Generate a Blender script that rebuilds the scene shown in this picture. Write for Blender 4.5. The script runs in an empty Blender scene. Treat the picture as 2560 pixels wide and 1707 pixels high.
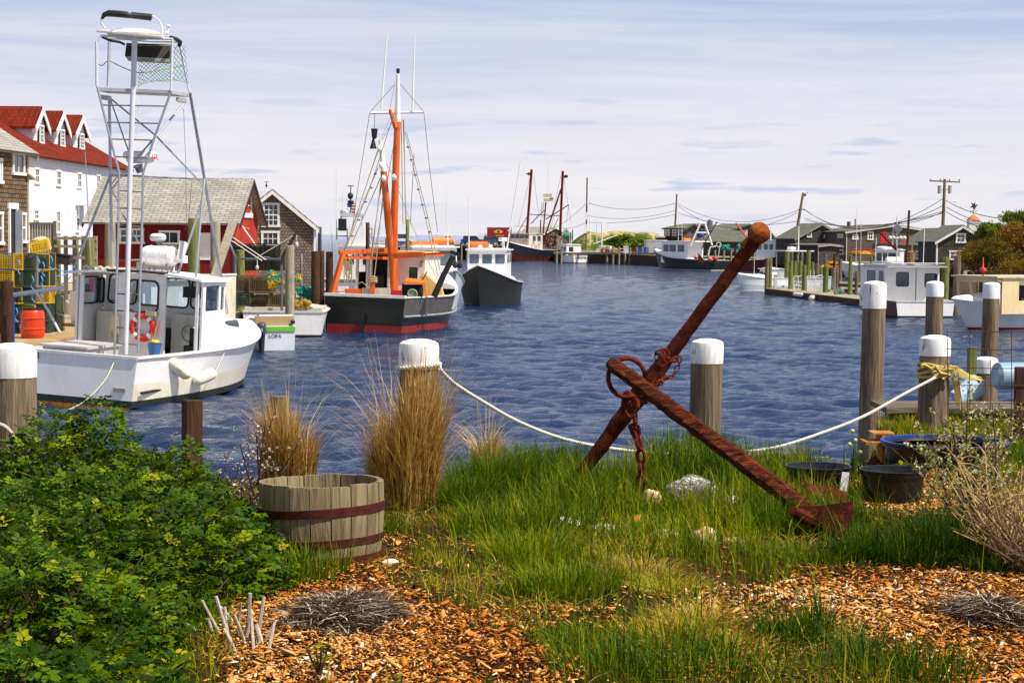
import bpy, math, random
import numpy as np
from mathutils import Vector, Matrix, Euler
random.seed(7); rng = np.random.default_rng(11)
S = bpy.context.scene
COL = S.collection
R = math.radians
# ------------------------------------------------------------------ camera, sky, sun
F = 4800.0; CAMZ = 1.6; WATER = -2.0
PITCH = math.atan(254.5 / F); ROLL = R(0.5)
cd = bpy.data.cameras.new('camera'); cam = bpy.data.objects.new('camera', cd); COL.objects.link(cam)
cd.sensor_width = 36.0; cd.lens = F / 2560.0 * 36.0; cd.clip_start = 0.1; cd.clip_end = 20000
CM = Matrix.Translation((0, 0, CAMZ)) @ Matrix.Rotation(R(90) - PITCH, 4, 'X') @ Matrix.Rotation(ROLL, 4, 'Z')
cam.matrix_world = CM
S.camera = cam
SUN_AZ, SUN_EL = 118.0, 55.0
w = bpy.data.worlds.new('World'); S.world = w; w.use_nodes = True
nt = w.node_tree; N = nt.nodes; Lk = nt.links; N.clear()
def nn(t, **kw):
    n = N.new(t)
    for k, v in kw.items(): setattr(n, k, v)
    return n
out = nn('ShaderNodeOutputWorld'); bg = nn('ShaderNodeBackground'); bg.inputs[1].default_value = 0.06
sky = nn('ShaderNodeTexSky'); sky.sky_type = 'NISHITA'; sky.sun_disc = False
sky.sun_elevation = R(SUN_EL); sky.sun_rotation = R(SUN_AZ); sky.air_density = 1.0; sky.dust_density = 0.6; sky.ozone_density = 2.5
tc = nn('ShaderNodeTexCoord'); sep = nn('ShaderNodeSeparateXYZ'); Lk.new(tc.outputs['Generated'], sep.inputs[0])
# cirrus: bands stretched along the horizon
mp = nn('ShaderNodeMapping'); mp.inputs['Scale'].default_value = (2.2, 2.2, 34.0); mp.inputs['Rotation'].default_value = (0, R(0.8), 0)
Lk.new(tc.outputs['Generated'], mp.inputs[0])
n1 = nn('ShaderNodeTexNoise'); n1.inputs['Scale'].default_value = 1.6; n1.inputs['Detail'].default_value = 7; n1.inputs['Roughness'].default_value = 0.62; n1.inputs['Distortion'].default_value = 0.7
Lk.new(mp.outputs[0], n1.inputs[0])
r1 = nn('ShaderNodeValToRGB'); r1.color_ramp.elements[0].position = 0.36; r1.color_ramp.elements[1].position = 0.64
Lk.new(n1.outputs[0], r1.inputs[0])
# veil amount by height: thick low down, thin high up
vr = nn('ShaderNodeValToRGB'); e = vr.color_ramp.elements
e[0].position = 0.0; e[0].color = (.95, .95, .95, 1); e[1].position = 1.0; e[1].color = (.05, .05, .05, 1)
for p, c in ((.03, .95), (.06, .85), (.10, .42), (.13, .24), (.25, .16), (.6, .08)):
    q = vr.color_ramp.elements.new(p); q.color = (c, c, c, 1)
Lk.new(sep.outputs[2], vr.inputs[0])
mulv = nn('ShaderNodeMath', operation='MULTIPLY_ADD'); Lk.new(r1.outputs[0], mulv.inputs[0]); mulv.inputs[1].default_value = 0.5; Lk.new(vr.outputs[0], mulv.inputs[2])
satu = nn('ShaderNodeMath', operation='MULTIPLY'); satu.use_clamp = True; Lk.new(mulv.outputs[0], satu.inputs[0]); satu.inputs[1].default_value = 0.72
low = nn('ShaderNodeValToRGB'); e = low.color_ramp.elements; e[0].position = 0.0; e[0].color = (.73, .74, .84, 1); e[1].position = 1.0; e[1].color = (.10, .20, .50, 1)   # sky colour from the horizon up
for p, c in ((.045, (.62, .69, .88)), (.09, (.44, .56, .84)), (.14, (.30, .44, .78)), (.3, (.16, .29, .62))):
    q = low.color_ramp.elements.new(p); q.color = (*c, 1)
Lk.new(sep.outputs[2], low.inputs[0]); scl = nn('ShaderNodeVectorMath', operation='SCALE'); Lk.new(low.outputs[0], scl.inputs[0]); scl.inputs['Scale'].default_value = 12.2
hi = nn('ShaderNodeMapRange'); Lk.new(sep.outputs[2], hi.inputs[0]); hi.inputs[1].default_value = .16; hi.inputs[2].default_value = .40
mxs = nn('ShaderNodeMix', data_type='RGBA'); Lk.new(hi.outputs[0], mxs.inputs[0]); Lk.new(scl.outputs[0], mxs.inputs[6]); Lk.new(sky.outputs[0], mxs.inputs[7])
mx = nn('ShaderNodeMix', data_type='RGBA'); Lk.new(satu.outputs[0], mx.inputs[0])
Lk.new(mxs.outputs[2], mx.inputs[6]); mx.inputs[7].default_value = (11.4, 11.1, 11.5, 1)
# small blue-violet cloudlets low over the harbour
mp2 = nn('ShaderNodeMapping'); mp2.inputs['Scale'].default_value = (10, 10, 95.0); mp2.inputs['Location'].default_value = (3.1, 1.2, 0.7)
Lk.new(tc.outputs['Generated'], mp2.inputs[0])
n2 = nn('ShaderNodeTexNoise'); n2.inputs['Scale'].default_value = 1.35; n2.inputs['Detail'].default_value = 5; n2.inputs['Roughness'].default_value = 0.5
Lk.new(mp2.outputs[0], n2.inputs[0])
r2 = nn('ShaderNodeValToRGB'); r2.color_ramp.elements[0].position = 0.56; r2.color_ramp.elements[1].position = 0.64
Lk.new(n2.outputs[0], r2.inputs[0])
band = nn('ShaderNodeValToRGB'); e = band.color_ramp.elements
e[0].position = 0.0; e[0].color = (.1, .1, .1, 1); e[1].position = 1.0; e[1].color = (0, 0, 0, 1)
for p, c in ((.012, .5), (.03, .85), (.05, .8), (.072, .35), (.085, .0)):
    q = band.color_ramp.elements.new(p); q.color = (c, c, c, 1)
Lk.new(sep.outputs[2], band.inputs[0])
m2 = nn('ShaderNodeMath', operation='MULTIPLY'); Lk.new(r2.outputs[0], m2.inputs[0]); Lk.new(band.outputs[0], m2.inputs[1])
mx2 = nn('ShaderNodeMix', data_type='RGBA'); Lk.new(m2.outputs[0], mx2.inputs[0]); Lk.new(mx.outputs[2], mx2.inputs[6]); mx2.inputs[7].default_value = (7.4, 8.2, 10.7, 1)
Lk.new(mx2.outputs[2], bg.inputs[0]); Lk.new(bg.outputs[0], out.inputs[0])
sd = bpy.data.lights.new('sun', 'SUN'); sd.energy = 5.0; sd.angle = R(0.53); sd.color = (1.0, 0.945, 0.86)
sun = bpy.data.objects.new('sun', sd); COL.objects.link(sun)
sv = Vector((math.sin(R(SUN_AZ)) * math.cos(R(SUN_EL)), math.cos(R(SUN_AZ)) * math.cos(R(SUN_EL)), math.sin(R(SUN_EL))))
sun.rotation_euler = sv.to_track_quat('Z', 'Y').to_euler(); sun.location = sv * 60
S.view_settings.view_transform = 'Standard'; S.view_settings.look = 'None'; S.view_settings.gamma = 1; S.view_settings.exposure = 0.38
S.cycles.max_bounces = 6; S.cycles.transparent_max_bounces = 12

# ------------------------------------------------------------------ pixel -> place helpers (2560 x 1707 photo)
CR = CM.to_3x3(); CO = Vector((0, 0, CAMZ))
def ray(px, py): return CR @ Vector(((px - 1280) / F, (853.5 - py) / F, -1))
def at(px, py, Y):
    d = ray(px, py); return CO + d * (Y / d.y)
def onz(px, py, z=0.0):
    d = ray(px, py); return CO + d * ((z - CAMZ) / d.z)
def X(px, Y): return at(px, 600, Y).x
def Zp(px, py, Y): return at(px, py, Y).z

# ------------------------------------------------------------------ materials
MATS = {}
def lin(c):
    if isinstance(c, str):
        c = [int(c[i:i + 2], 16) / 255 for i in (0, 2, 4)]
        return tuple(x / 12.92 if x < .04045 else ((x + .055) / 1.055) ** 2.4 for x in c)
    return c
def rgba(c): c = lin(c); return (c[0], c[1], c[2], 1)
class G:                                                    # tiny node-graph helper
    def __init__(s, name):
        s.m = bpy.data.materials.new(name); s.m.use_nodes = True; s.t = s.m.node_tree; s.n = s.t.nodes; s.l = s.t.links
        s.b = s.n['Principled BSDF']; s.o = s.n['Material Output']
    def new(s, t, **k):
        x = s.n.new(t)
        for a, v in k.items(): setattr(x, a, v)
        return x
    def coord(s, scale=(1, 1, 1), kind='Object', loc=(0, 0, 0)):
        c = s.new('ShaderNodeTexCoord'); m = s.new('ShaderNodeMapping'); m.inputs['Scale'].default_value = scale; m.inputs['Location'].default_value = loc
        s.l.new(c.outputs[kind], m.inputs[0]); return m.outputs[0]
    def world(s, scale=(1, 1, 1)):
        c = s.new('ShaderNodeNewGeometry'); m = s.new('ShaderNodeMapping'); m.inputs['Scale'].default_value = scale
        s.l.new(c.outputs['Position'], m.inputs[0]); return m.outputs[0]
    def noise(s, vec, scale, detail=4, rough=.55, dist=0):
        x = s.new('ShaderNodeTexNoise'); x.inputs['Scale'].default_value = scale; x.inputs['Detail'].default_value = detail
        x.inputs['Roughness'].default_value = rough; x.inputs['Distortion'].default_value = dist; s.l.new(vec, x.inputs[0]); return x.outputs[0]
    def ramp(s, fac, stops):
        x = s.new('ShaderNodeValToRGB'); e = x.color_ramp.elements
        e[0].position, e[0].color = stops[0][0], rgba(stops[0][1]); e[1].position, e[1].color = stops[-1][0], rgba(stops[-1][1])
        for p, c in stops[1:-1]:
            q = e.new(p); q.color = rgba(c)
        s.l.new(fac, x.inputs[0]); return x.outputs[0]
    def mix(s, fac, a, b, blend='MIX'):
        x = s.new('ShaderNodeMix', data_type='RGBA'); x.blend_type = blend
        for i, v in ((0, fac), (6, a), (7, b)):
            if isinstance(v, bpy.types.NodeSocket): s.l.new(v, x.inputs[i])
            elif i == 0: x.inputs[0].default_value = v
            else: x.inputs[i].default_value = rgba(v)
        return x.outputs[2]
    def math(s, op, a, b=0.0, c=None):
        x = s.new('ShaderNodeMath', operation=op)
        for i, v in enumerate((a, b) if c is None else (a, b, c)):
            if isinstance(v, bpy.types.NodeSocket): s.l.new(v, x.inputs[i])
            else: x.inputs[i].default_value = v
        return x.outputs[0]
    def bump(s, h, strength=.4, dist=.01):
        x = s.new('ShaderNodeBump'); x.inputs['Strength'].default_value = strength; x.inputs['Distance'].default_value = dist
        s.l.new(h, x.inputs['Height']); s.l.new(x.outputs[0], s.b.inputs['Normal'])
    def color(s, c): s.l.new(c, s.b.inputs['Base Color'])
    def set(s, rough=.6, metal=0, spec=.5):
        s.b.inputs['Roughness'].default_value = rough; s.b.inputs['Metallic'].default_value = metal; s.b.inputs['Specular IOR Level'].default_value = spec
        return s.m
def paint(name, c, rough=.45, dirt=.35, dc='5a5040', scale=2.5, bump=.15, metal=0):
    if name in MATS: return MATS[name]
    g = G(name); v = g.coord((1, 1, .45)); f = g.noise(v, scale, 6, .65, .4)
    k = g.ramp(f, [(.46, (0, 0, 0)), (.74, (dirt, dirt, dirt))])
    f2 = g.noise(g.coord(), scale * 9, 3); k2 = g.ramp(f2, [(.3, (.88, .88, .88)), (.7, (1, 1, 1))])
    g.color(g.mix(1.0, g.mix(k, c, dc), k2, 'MULTIPLY')); g.bump(f2, bump, .01); MATS[name] = g.set(rough, metal); return MATS[name]
def wood(name, c1, c2, c3=None, axis='z', scale=1.0, bump=.6, rough=.85):
    if name in MATS: return MATS[name]
    g = G(name); sc = {'z': (14, 14, .9), 'x': (.9, 14, 14), 'y': (14, .9, 14)}[axis]
    v = g.coord(tuple(a * scale for a in sc)); f = g.noise(v, 2.2, 7, .6, 1.2)
    big = g.noise(g.coord((1, 1, 1)), 1.7 * scale, 4)
    c = g.ramp(f, [(.25, c1), (.5, c2), (.78, c3 or c2)])
    c = g.mix(g.ramp(big, [(.35, (0, 0, 0)), (.7, (.6, .6, .6))]), c, g.mix(1.0, c, 'a8a090', 'MULTIPLY'))
    g.color(c); g.bump(f, bump, .02); MATS[name] = g.set(rough, 0, .2); return MATS[name]
def shingle(name, c1, c2, mortar, rw=.16, rh=.13, axis='wall', bump=1.0):
    if name in MATS: return MATS[name]
    g = G(name); tcn = g.new('ShaderNodeTexCoord'); sp = g.new('ShaderNodeSeparateXYZ'); g.l.new(tcn.outputs['Object'], sp.inputs[0])
    cb = g.new('ShaderNodeCombineXYZ')
    if axis == 'wall': g.l.new(g.math('ADD', sp.outputs[0], sp.outputs[1]), cb.inputs[0]); g.l.new(sp.outputs[2], cb.inputs[1])
    elif axis == 'roofx': g.l.new(sp.outputs[0], cb.inputs[0]); g.l.new(g.math('MULTIPLY', sp.outputs[1], 1.3), cb.inputs[1])
    else: g.l.new(sp.outputs[1], cb.inputs[0]); g.l.new(g.math('MULTIPLY', sp.outputs[0], 1.3), cb.inputs[1])
    b = g.new('ShaderNodeTexBrick'); g.l.new(cb.outputs[0], b.inputs[0]); b.inputs['Scale'].default_value = 1; b.inputs['Brick Width'].default_value = rw; b.inputs['Row Height'].default_value = rh
    b.inputs['Mortar Size'].default_value = rh * .1; b.inputs['Mortar Smooth'].default_value = .3; b.inputs['Color1'].default_value = rgba(c1); b.inputs['Color2'].default_value = rgba(c2); b.inputs['Mortar'].default_value = rgba(mortar); b.inputs['Bias'].default_value = -.1
    f = g.noise(g.coord(), .9, 5); f2 = g.noise(g.coord((6, 6, 1)), 6, 4)
    c = g.mix(g.ramp(f, [(.35, (0, 0, 0)), (.75, (.5, .5, .5))]), b.outputs[0], mortar)
    c = g.mix(1.0, c, g.ramp(f2, [(.3, (.7, .7, .7)), (.7, (1, 1, 1))]), 'MULTIPLY')
    g.color(c); g.bump(g.math('SUBTRACT', g.math('MULTIPLY', f2, .4), b.outputs['Fac']), bump, .012); MATS[name] = g.set(.9, 0, .15); return MATS[name]
def clap(name, c, dark, rh=.14, vertical=False, rough=.6):
    if name in MATS: return MATS[name]
    g = G(name); tcn = g.new('ShaderNodeTexCoord'); sp = g.new('ShaderNodeSeparateXYZ'); g.l.new(tcn.outputs['Object'], sp.inputs[0])
    src = g.math('ADD', sp.outputs[0], sp.outputs[1]) if vertical else sp.outputs[2]
    fr = g.math('FRACT', g.math('MULTIPLY', src, 1 / rh))
    k = g.ramp(fr, [(0, (1, 1, 1)), (.07, (1, 1, 1)), (.12, (0, 0, 0))])
    f = g.noise(g.coord((1, 1, .5)), 1.5, 6, .6)
    c0 = g.mix(g.ramp(f, [(.45, (0, 0, 0)), (.8, (.45, .45, .45))]), c, dark)
    g.color(g.mix(k, c0, dark)); g.bump(fr, .5, .012); MATS[name] = g.set(rough, 0, .3); return MATS[name]
def plain(name, c, rough=.5, metal=0, spec=.5):
    if name in MATS: return MATS[name]
    g = G(name); f = g.noise(g.coord(), 6, 3); g.color(g.mix(1.0, g.ramp(f, [(.3, (.86, .86, .86)), (.7, (1, 1, 1))]), c, 'MULTIPLY')); MATS[name] = g.set(rough, metal, spec); return MATS[name]
def glass_dark(name='window_glass', c='1a2228'):
    if name in MATS: return MATS[name]
    g = G(name); f = g.noise(g.coord(), 1.3, 2); g.color(g.ramp(f, [(.3, c), (.7, '3a4650')])); MATS[name] = g.set(.06, 0, .8); return MATS[name]
def clear_glass(name='clear_glass', tint='dfe8ea', a=.25):
    if name in MATS: return MATS[name]
    g = G(name); tr = g.new('ShaderNodeBsdfTransparent'); tr.inputs[0].default_value = rgba(tint); gl = g.new('ShaderNodeBsdfGlossy'); gl.inputs['Roughness'].default_value = .03
    m = g.new('ShaderNodeMixShader'); m.inputs[0].default_value = a; g.l.new(tr.outputs[0], m.inputs[1]); g.l.new(gl.outputs[0], m.inputs[2]); g.l.new(m.outputs[0], g.o.inputs[0]); MATS[name] = g.m; return g.m
def leaf(name, stops, rough=.45, trans=.35, spec=.4):
    if name in MATS: return MATS[name]
    g = G(name); a = g.new('ShaderNodeAttribute'); a.attribute_name = 'rnd'; c = g.ramp(a.outputs['Fac'], stops); g.color(c); g.set(rough, 0, spec)
    t = g.new('ShaderNodeBsdfTranslucent'); g.l.new(g.mix(1.0, c, 'ffffc0', 'MULTIPLY'), t.inputs[0]); m = g.new('ShaderNodeMixShader'); m.inputs[0].default_value = trans
    g.l.new(g.b.outputs[0], m.inputs[1]); g.l.new(t.outputs[0], m.inputs[2]); g.l.new(m.outputs[0], g.o.inputs[0]); MATS[name] = g.m; return g.m
def rust(name, stops, bump=.8, scale=9, rough=.9):
    if name in MATS: return MATS[name]
    g = G(name); f = g.noise(g.coord(), scale, 8, .7, .3); f2 = g.noise(g.coord(), scale * 5, 5, .7); g.color(g.mix(.35, g.ramp(f, stops), g.ramp(f2, stops)))
    g.bump(g.math('ADD', f, g.math('MULTIPLY', f2, .5)), bump, .012); MATS[name] = g.set(rough, 0, .15); return MATS[name]

WHITE = paint('white_gelcoat', 'f2f0ee', .3, .16, 'a08a66'); WPAINT = paint('white_paint', 'efece6', .6, .25, '8a8070')
ALU = plain('aluminium', 'b4b6ba', .35, .55); ALUW = paint('white_tube', 'd8d8da', .4, .2, '80786c'); STEEL = plain('steel', '8a8e94', .35, .8)
BLACK = plain('black_rubber', '141414', .6); DGLASS = glass_dark(); CGLASS = clear_glass()
NAVY = plain('dark_blue_cover', '10142c', .7)
ORANGE = paint('orange_paint', 'd8600f', .45, .5, '8a3206', 3); ORANGEB = paint('bright_orange', 'f07818', .5, .2, 'a04810')
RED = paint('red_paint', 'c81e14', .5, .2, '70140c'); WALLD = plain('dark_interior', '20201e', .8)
ROPEW = None
# ------------------------------------------------------------------ mesh builder
class MB:
    def __init__(s): s.v = []; s.f = []; s.mi = []; s.cur = 0
    def add(s, vs, fs):
        o = len(s.v); s.v += [tuple(p) for p in vs]; s.f += [tuple(i + o for i in f) for f in fs]; s.mi += [s.cur] * len(fs); return s
    def quad(s, a, b, c, d): return s.add([a, b, c, d], [(0, 1, 2, 3)])
    def box(s, a, b):
        x0, y0, z0 = a; x1, y1, z1 = b
        x0, x1 = min(x0, x1), max(x0, x1); y0, y1 = min(y0, y1), max(y0, y1); z0, z1 = min(z0, z1), max(z0, z1)
        return s.add([(x0, y0, z0), (x1, y0, z0), (x1, y1, z0), (x0, y1, z0), (x0, y0, z1), (x1, y0, z1), (x1, y1, z1), (x0, y1, z1)],
                     [(0, 3, 2, 1), (4, 5, 6, 7), (0, 1, 5, 4), (1, 2, 6, 5), (2, 3, 7, 6), (3, 0, 4, 7)])
    def obox(s, c, sz, M=None):
        c = Vector(c); M = M or Matrix.Identity(3); h = [a / 2 for a in sz]
        vs = [c + M @ Vector((i * h[0], j * h[1], k * h[2])) for k in (-1, 1) for j in (-1, 1) for i in (-1, 1)]
        return s.add(vs, [(0, 2, 3, 1), (4, 5, 7, 6), (0, 1, 5, 4), (1, 3, 7, 5), (3, 2, 6, 7), (2, 0, 4, 6)])
    def beam(s, p0, p1, w, h, up=(0, 0, 1)):
        p0 = Vector(p0); p1 = Vector(p1); d = p1 - p0; L = d.length; d.normalize(); u = Vector(up)
        if abs(d.dot(u)) > .98: u = Vector((0, 1, 0))
        sd_ = d.cross(u).normalized(); u2 = sd_.cross(d)
        return s.obox((p0 + p1) / 2, (L, w, h), Matrix((d, sd_, u2)).transposed())
    def tube(s, pts, r, n=8, caps=True, flat=1.0):
        pts = [Vector(p) for p in pts]; m = len(pts); rr = r if isinstance(r, (list, tuple)) else [r] * m
        vs = []; prev = None
        for i, p in enumerate(pts):
            d = (pts[min(i + 1, m - 1)] - pts[max(i - 1, 0)])
            if d.length < 1e-9: d = Vector((0, 0, 1))
            d.normalize()
            if prev is None:
                a = Vector((0, 0, 1)) if abs(d.z) < .9 else Vector((1, 0, 0)); u = d.cross(a).normalized()
            else: u = (prev - d * prev.dot(d)).normalized()
            prev = u; v = d.cross(u)
            for k in range(n):
                t = 2 * math.pi * k / n; vs.append(p + (u * math.cos(t) + v * math.sin(t) * flat) * rr[i])
        fs = [(i * n + k, i * n + (k + 1) % n, (i + 1) * n + (k + 1) % n, (i + 1) * n + k) for i in range(m - 1) for k in range(n)]
        if caps: fs += [tuple(range(n - 1, -1, -1)), tuple(range((m - 1) * n, m * n))]
        return s.add(vs, fs)
    def cyl(s, p0, p1, r0, r1=None, n=12): return s.tube([p0, p1], [r0, r0 if r1 is None else r1], n)
    def lathe(s, c, prof, n=18, M=None, jit=0):
        c = Vector(c); M = M or Matrix.Identity(3); vs = []
        for r, z in prof:
            for k in range(n):
                t = 2 * math.pi * k / n; j = 1 + (random.uniform(-jit, jit) if jit else 0); vs.append(c + M @ Vector((r * j * math.cos(t), r * j * math.sin(t), z)))
        m = len(prof); fs = [(i * n + k, i * n + (k + 1) % n, (i + 1) * n + (k + 1) % n, (i + 1) * n + k) for i in range(m - 1) for k in range(n)]
        if prof[0][0] > 1e-6: fs.append(tuple(range(n - 1, -1, -1)))
        if prof[-1][0] > 1e-6: fs.append(tuple(range((m - 1) * n, m * n)))
        return s.add(vs, fs)
    def ell(s, c, rad, nu=16, nv=10, M=None, jit=0, pw=1):
        c = Vector(c); M = M or Matrix.Identity(3); vs = []
        sg = lambda x: math.copysign(abs(x) ** pw, x)
        for j in range(nv + 1):
            ph = math.pi * j / nv - math.pi / 2
            for k in range(nu):
                t = 2 * math.pi * k / nu; q = 1 + (random.uniform(-jit, jit) if jit else 0)
                vs.append(c + M @ Vector((rad[0] * sg(math.cos(ph)) * sg(math.cos(t)) * q, rad[1] * sg(math.cos(ph)) * sg(math.sin(t)) * q, rad[2] * sg(math.sin(ph)) * q)))
        return s.add(vs, [(j * nu + k, j * nu + (k + 1) % nu, (j + 1) * nu + (k + 1) % nu, (j + 1) * nu + k) for j in range(nv) for k in range(nu)])
    def torus(s, c, R_, r, M=None, nu=24, nv=8, sx=1.0, sy=1.0, a0=0, a1=2 * math.pi):
        c = Vector(c); M = M or Matrix.Identity(3); full = abs(a1 - a0 - 2 * math.pi) < 1e-6; m = nu if full else nu + 1
        pts = [c + M @ Vector((R_ * sx * math.cos(a0 + (a1 - a0) * i / nu), R_ * sy * math.sin(a0 + (a1 - a0) * i / nu), 0)) for i in range(m)]
        ax = M @ Vector((0, 0, 1)); vs = []
        for i, p in enumerate(pts):
            o = (p - c).normalized()
            for k in range(nv):
                t = 2 * math.pi * k / nv; vs.append(p + o * math.cos(t) * r + ax * math.sin(t) * r)
        fs = [(i * nv + k, ((i + 1) % m) * nv + k, ((i + 1) % m) * nv + (k + 1) % nv, i * nv + (k + 1) % nv) for i in range(m if full else m - 1) for k in range(nv)]
        return s.add(vs, fs)
    def prism(s, poly, P, U, V, Nn, d):
        P, U, V, Nn = Vector(P), Vector(U), Vector(V), Vector(Nn); n = len(poly)
        a = [P + U * x + V * y for x, y in poly]; b = [p + Nn * d for p in a]
        return s.add(a + b, [tuple(range(n - 1, -1, -1)), tuple(range(n, 2 * n))] + [(i, (i + 1) % n, n + (i + 1) % n, n + i) for i in range(n)])
    def panel(s, P, U, V, w, h, holes, t):
        P, U, V = Vector(P), Vector(U), Vector(V); Nn = U.cross(V).normalized() * t
        us = sorted({0, w} | {x for q in holes for x in (q[0], q[2])}); vs_ = sorted({0, h} | {x for q in holes for x in (q[1], q[3])})
        sol = lambda i, j: 0 <= i < len(us) - 1 and 0 <= j < len(vs_) - 1 and not any(q[0] <= (us[i] + us[i + 1]) / 2 <= q[2] and q[1] <= (vs_[j] + vs_[j + 1]) / 2 <= q[3] for q in holes)
        pt = lambda u, v, k: P + U * u + V * v + Nn * k
        for i in range(len(us) - 1):
            for j in range(len(vs_) - 1):
                if not sol(i, j): continue
                a, b, c, d = us[i], us[i + 1], vs_[j], vs_[j + 1]
                s.quad(pt(a, c, 1), pt(b, c, 1), pt(b, d, 1), pt(a, d, 1)); s.quad(pt(a, c, 0), pt(a, d, 0), pt(b, d, 0), pt(b, c, 0))
                if not sol(i - 1, j): s.quad(pt(a, c, 0), pt(a, c, 1), pt(a, d, 1), pt(a, d, 0))
                if not sol(i + 1, j): s.quad(pt(b, c, 0), pt(b, d, 0), pt(b, d, 1), pt(b, c, 1))
                if not sol(i, j - 1): s.quad(pt(a, c, 0), pt(b, c, 0), pt(b, c, 1), pt(a, c, 1))
                if not sol(i, j + 1): s.quad(pt(a, d, 0), pt(a, d, 1), pt(b, d, 1), pt(b, d, 0))
        return s
    def xf(s, M): s.v = [tuple(M @ Vector(p)) for p in s.v]; return s

def mesh_np(name, V, Fc, mats, rnd=None, smooth=False):
    me = bpy.data.meshes.new(name); nV = len(V); nF, k = Fc.shape
    me.vertices.add(nV); me.vertices.foreach_set('co', np.asarray(V, np.float32).ravel())
    me.loops.add(nF * k); me.loops.foreach_set('vertex_index', Fc.astype(np.int32).ravel())
    me.polygons.add(nF); me.polygons.foreach_set('loop_start', np.arange(0, nF * k, k, dtype=np.int32)); me.polygons.foreach_set('loop_total', np.full(nF, k, np.int32))
    if smooth: me.polygons.foreach_set('use_smooth', np.ones(nF, bool))
    if rnd is not None:
        a = me.attributes.new('rnd', 'FLOAT', 'FACE'); a.data.foreach_set('value', np.asarray(rnd, np.float32))
    for m in mats: me.materials.append(m)
    me.update(calc_edges=True); return me
def stamp(tv, tf, Pos, Mats, scl=None):
    """copies of a small template (verts tv, quads tf) at Pos with 3x3 Mats -> arrays"""
    n = len(Pos); k = len(tv); V = np.einsum('nij,kj->nki', Mats, tv)
    if scl is not None: V *= scl[:, None, None]
    V += Pos[:, None, :]
    Fc = (tf[None, :, :] + (np.arange(n) * k)[:, None, None]).reshape(-1, tf.shape[1]); return V.reshape(-1, 3), Fc
def rot_np(yaw, pitch, roll):
    cy, sy, cp, sp, cr, sr = np.cos(yaw), np.sin(yaw), np.cos(pitch), np.sin(pitch), np.cos(roll), np.sin(roll)
    M = np.empty((len(yaw), 3, 3))
    M[:, 0, 0] = cy * cp; M[:, 0, 1] = cy * sp * sr - sy * cr; M[:, 0, 2] = cy * sp * cr + sy * sr
    M[:, 1, 0] = sy * cp; M[:, 1, 1] = sy * sp * sr + cy * cr; M[:, 1, 2] = sy * sp * cr - cy * sr
    M[:, 2, 0] = -sp; M[:, 2, 1] = cp * sr; M[:, 2, 2] = cp * cr; return M

def mk(name, mb, mat, parent=None, inv=None, ang=38):
    me = bpy.data.meshes.new(name); vs = mb.v
    if inv is not None: vs = [tuple(inv @ Vector(p)) for p in vs]
    me.from_pydata(vs, [], mb.f)
    for m in (mat if isinstance(mat, (list, tuple)) else [mat]): me.materials.append(m)
    if any(mb.mi): me.polygons.foreach_set('material_index', mb.mi)
    me.polygons.foreach_set('use_smooth', [True] * len(me.polygons)); me.set_sharp_from_angle(angle=R(ang)); me.update()
    o = bpy.data.objects.new(name, me); COL.objects.link(o)
    if parent: o.parent = parent
    return o
def tag(o, label, cat=None, group=None, kind=None):
    if label: o['label'] = label
    if cat: o['category'] = cat
    if group: o['group'] = group
    if kind: o['kind'] = kind
    return o
class Thing:
    """an Empty at the thing's base; parts are meshes under it. world=True: part vertices are given in world metres"""
    def __init__(s, name, label, cat, loc=(0, 0, 0), rot=(0, 0, 0), group=None, world=False):
        if not isinstance(rot, tuple): rot = (0, 0, rot)
        s.o = bpy.data.objects.new(name, None); COL.objects.link(s.o); s.o.location = loc; s.o.rotation_euler = rot; s.o.empty_display_size = .2
        tag(s.o, label, cat, group); s.M = Matrix.Translation(loc) @ Euler(rot).to_matrix().to_4x4(); s.inv = s.M.inverted(); s.world = world
    def part(s, name, mb, mat, parent=None, label=None, world=None, ang=38):
        o = mk(name, mb, mat, parent or s.o, s.inv if (s.world if world is None else world) else None, ang)
        if label: o['label'] = label
        return o
def single(name, mb, mat, label, cat, group=None, kind=None, base=None, ang=38):
    """a thing that is one mesh; vertices in world metres, origin moved to its base"""
    c = base
    if c is None:
        xs, ys, zs = zip(*mb.v); c = ((min(xs) + max(xs)) / 2, (min(ys) + max(ys)) / 2, min(zs))
    o = mk(name, mb, mat, None, Matrix.Translation(c).inverted(), ang); o.location = c; return tag(o, label, cat, group, kind)
def dup(t, loc=None, rot=None, label=None, group=None):
    src = t.o if isinstance(t, Thing) else t
    def cp(o, par):
        c = o.copy(); COL.objects.link(c); c.parent = par
        for ch in o.children: cp(ch, c)
        return c
    r = cp(src, None)
    if loc is not None: r.location = loc
    if rot is not None: r.rotation_euler = rot if isinstance(rot, tuple) else (0, 0, rot)
    if label: r['label'] = label
    if group: r['group'] = group
    return r
def sag(p0, p1, s, n=14):
    p0, p1 = Vector(p0), Vector(p1); return [p0.lerp(p1, i / n) - Vector((0, 0, 4 * s * (i / n) * (1 - i / n))) for i in range(n + 1)]
def spline(pts, n=8):
    pts = [Vector(p) for p in pts]; q = [pts[0]] + pts + [pts[-1]]; out_ = []
    for i in range(1, len(q) - 2):
        a, b, c, d = q[i - 1], q[i], q[i + 1], q[i + 2]
        for k in range(n):
            t = k / n; out_.append(.5 * ((2 * b) + (c - a) * t + (2 * a - 5 * b + 4 * c - d) * t * t + (3 * b - a - 3 * c + d) * t ** 3))
    return out_ + [pts[-1]]
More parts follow.
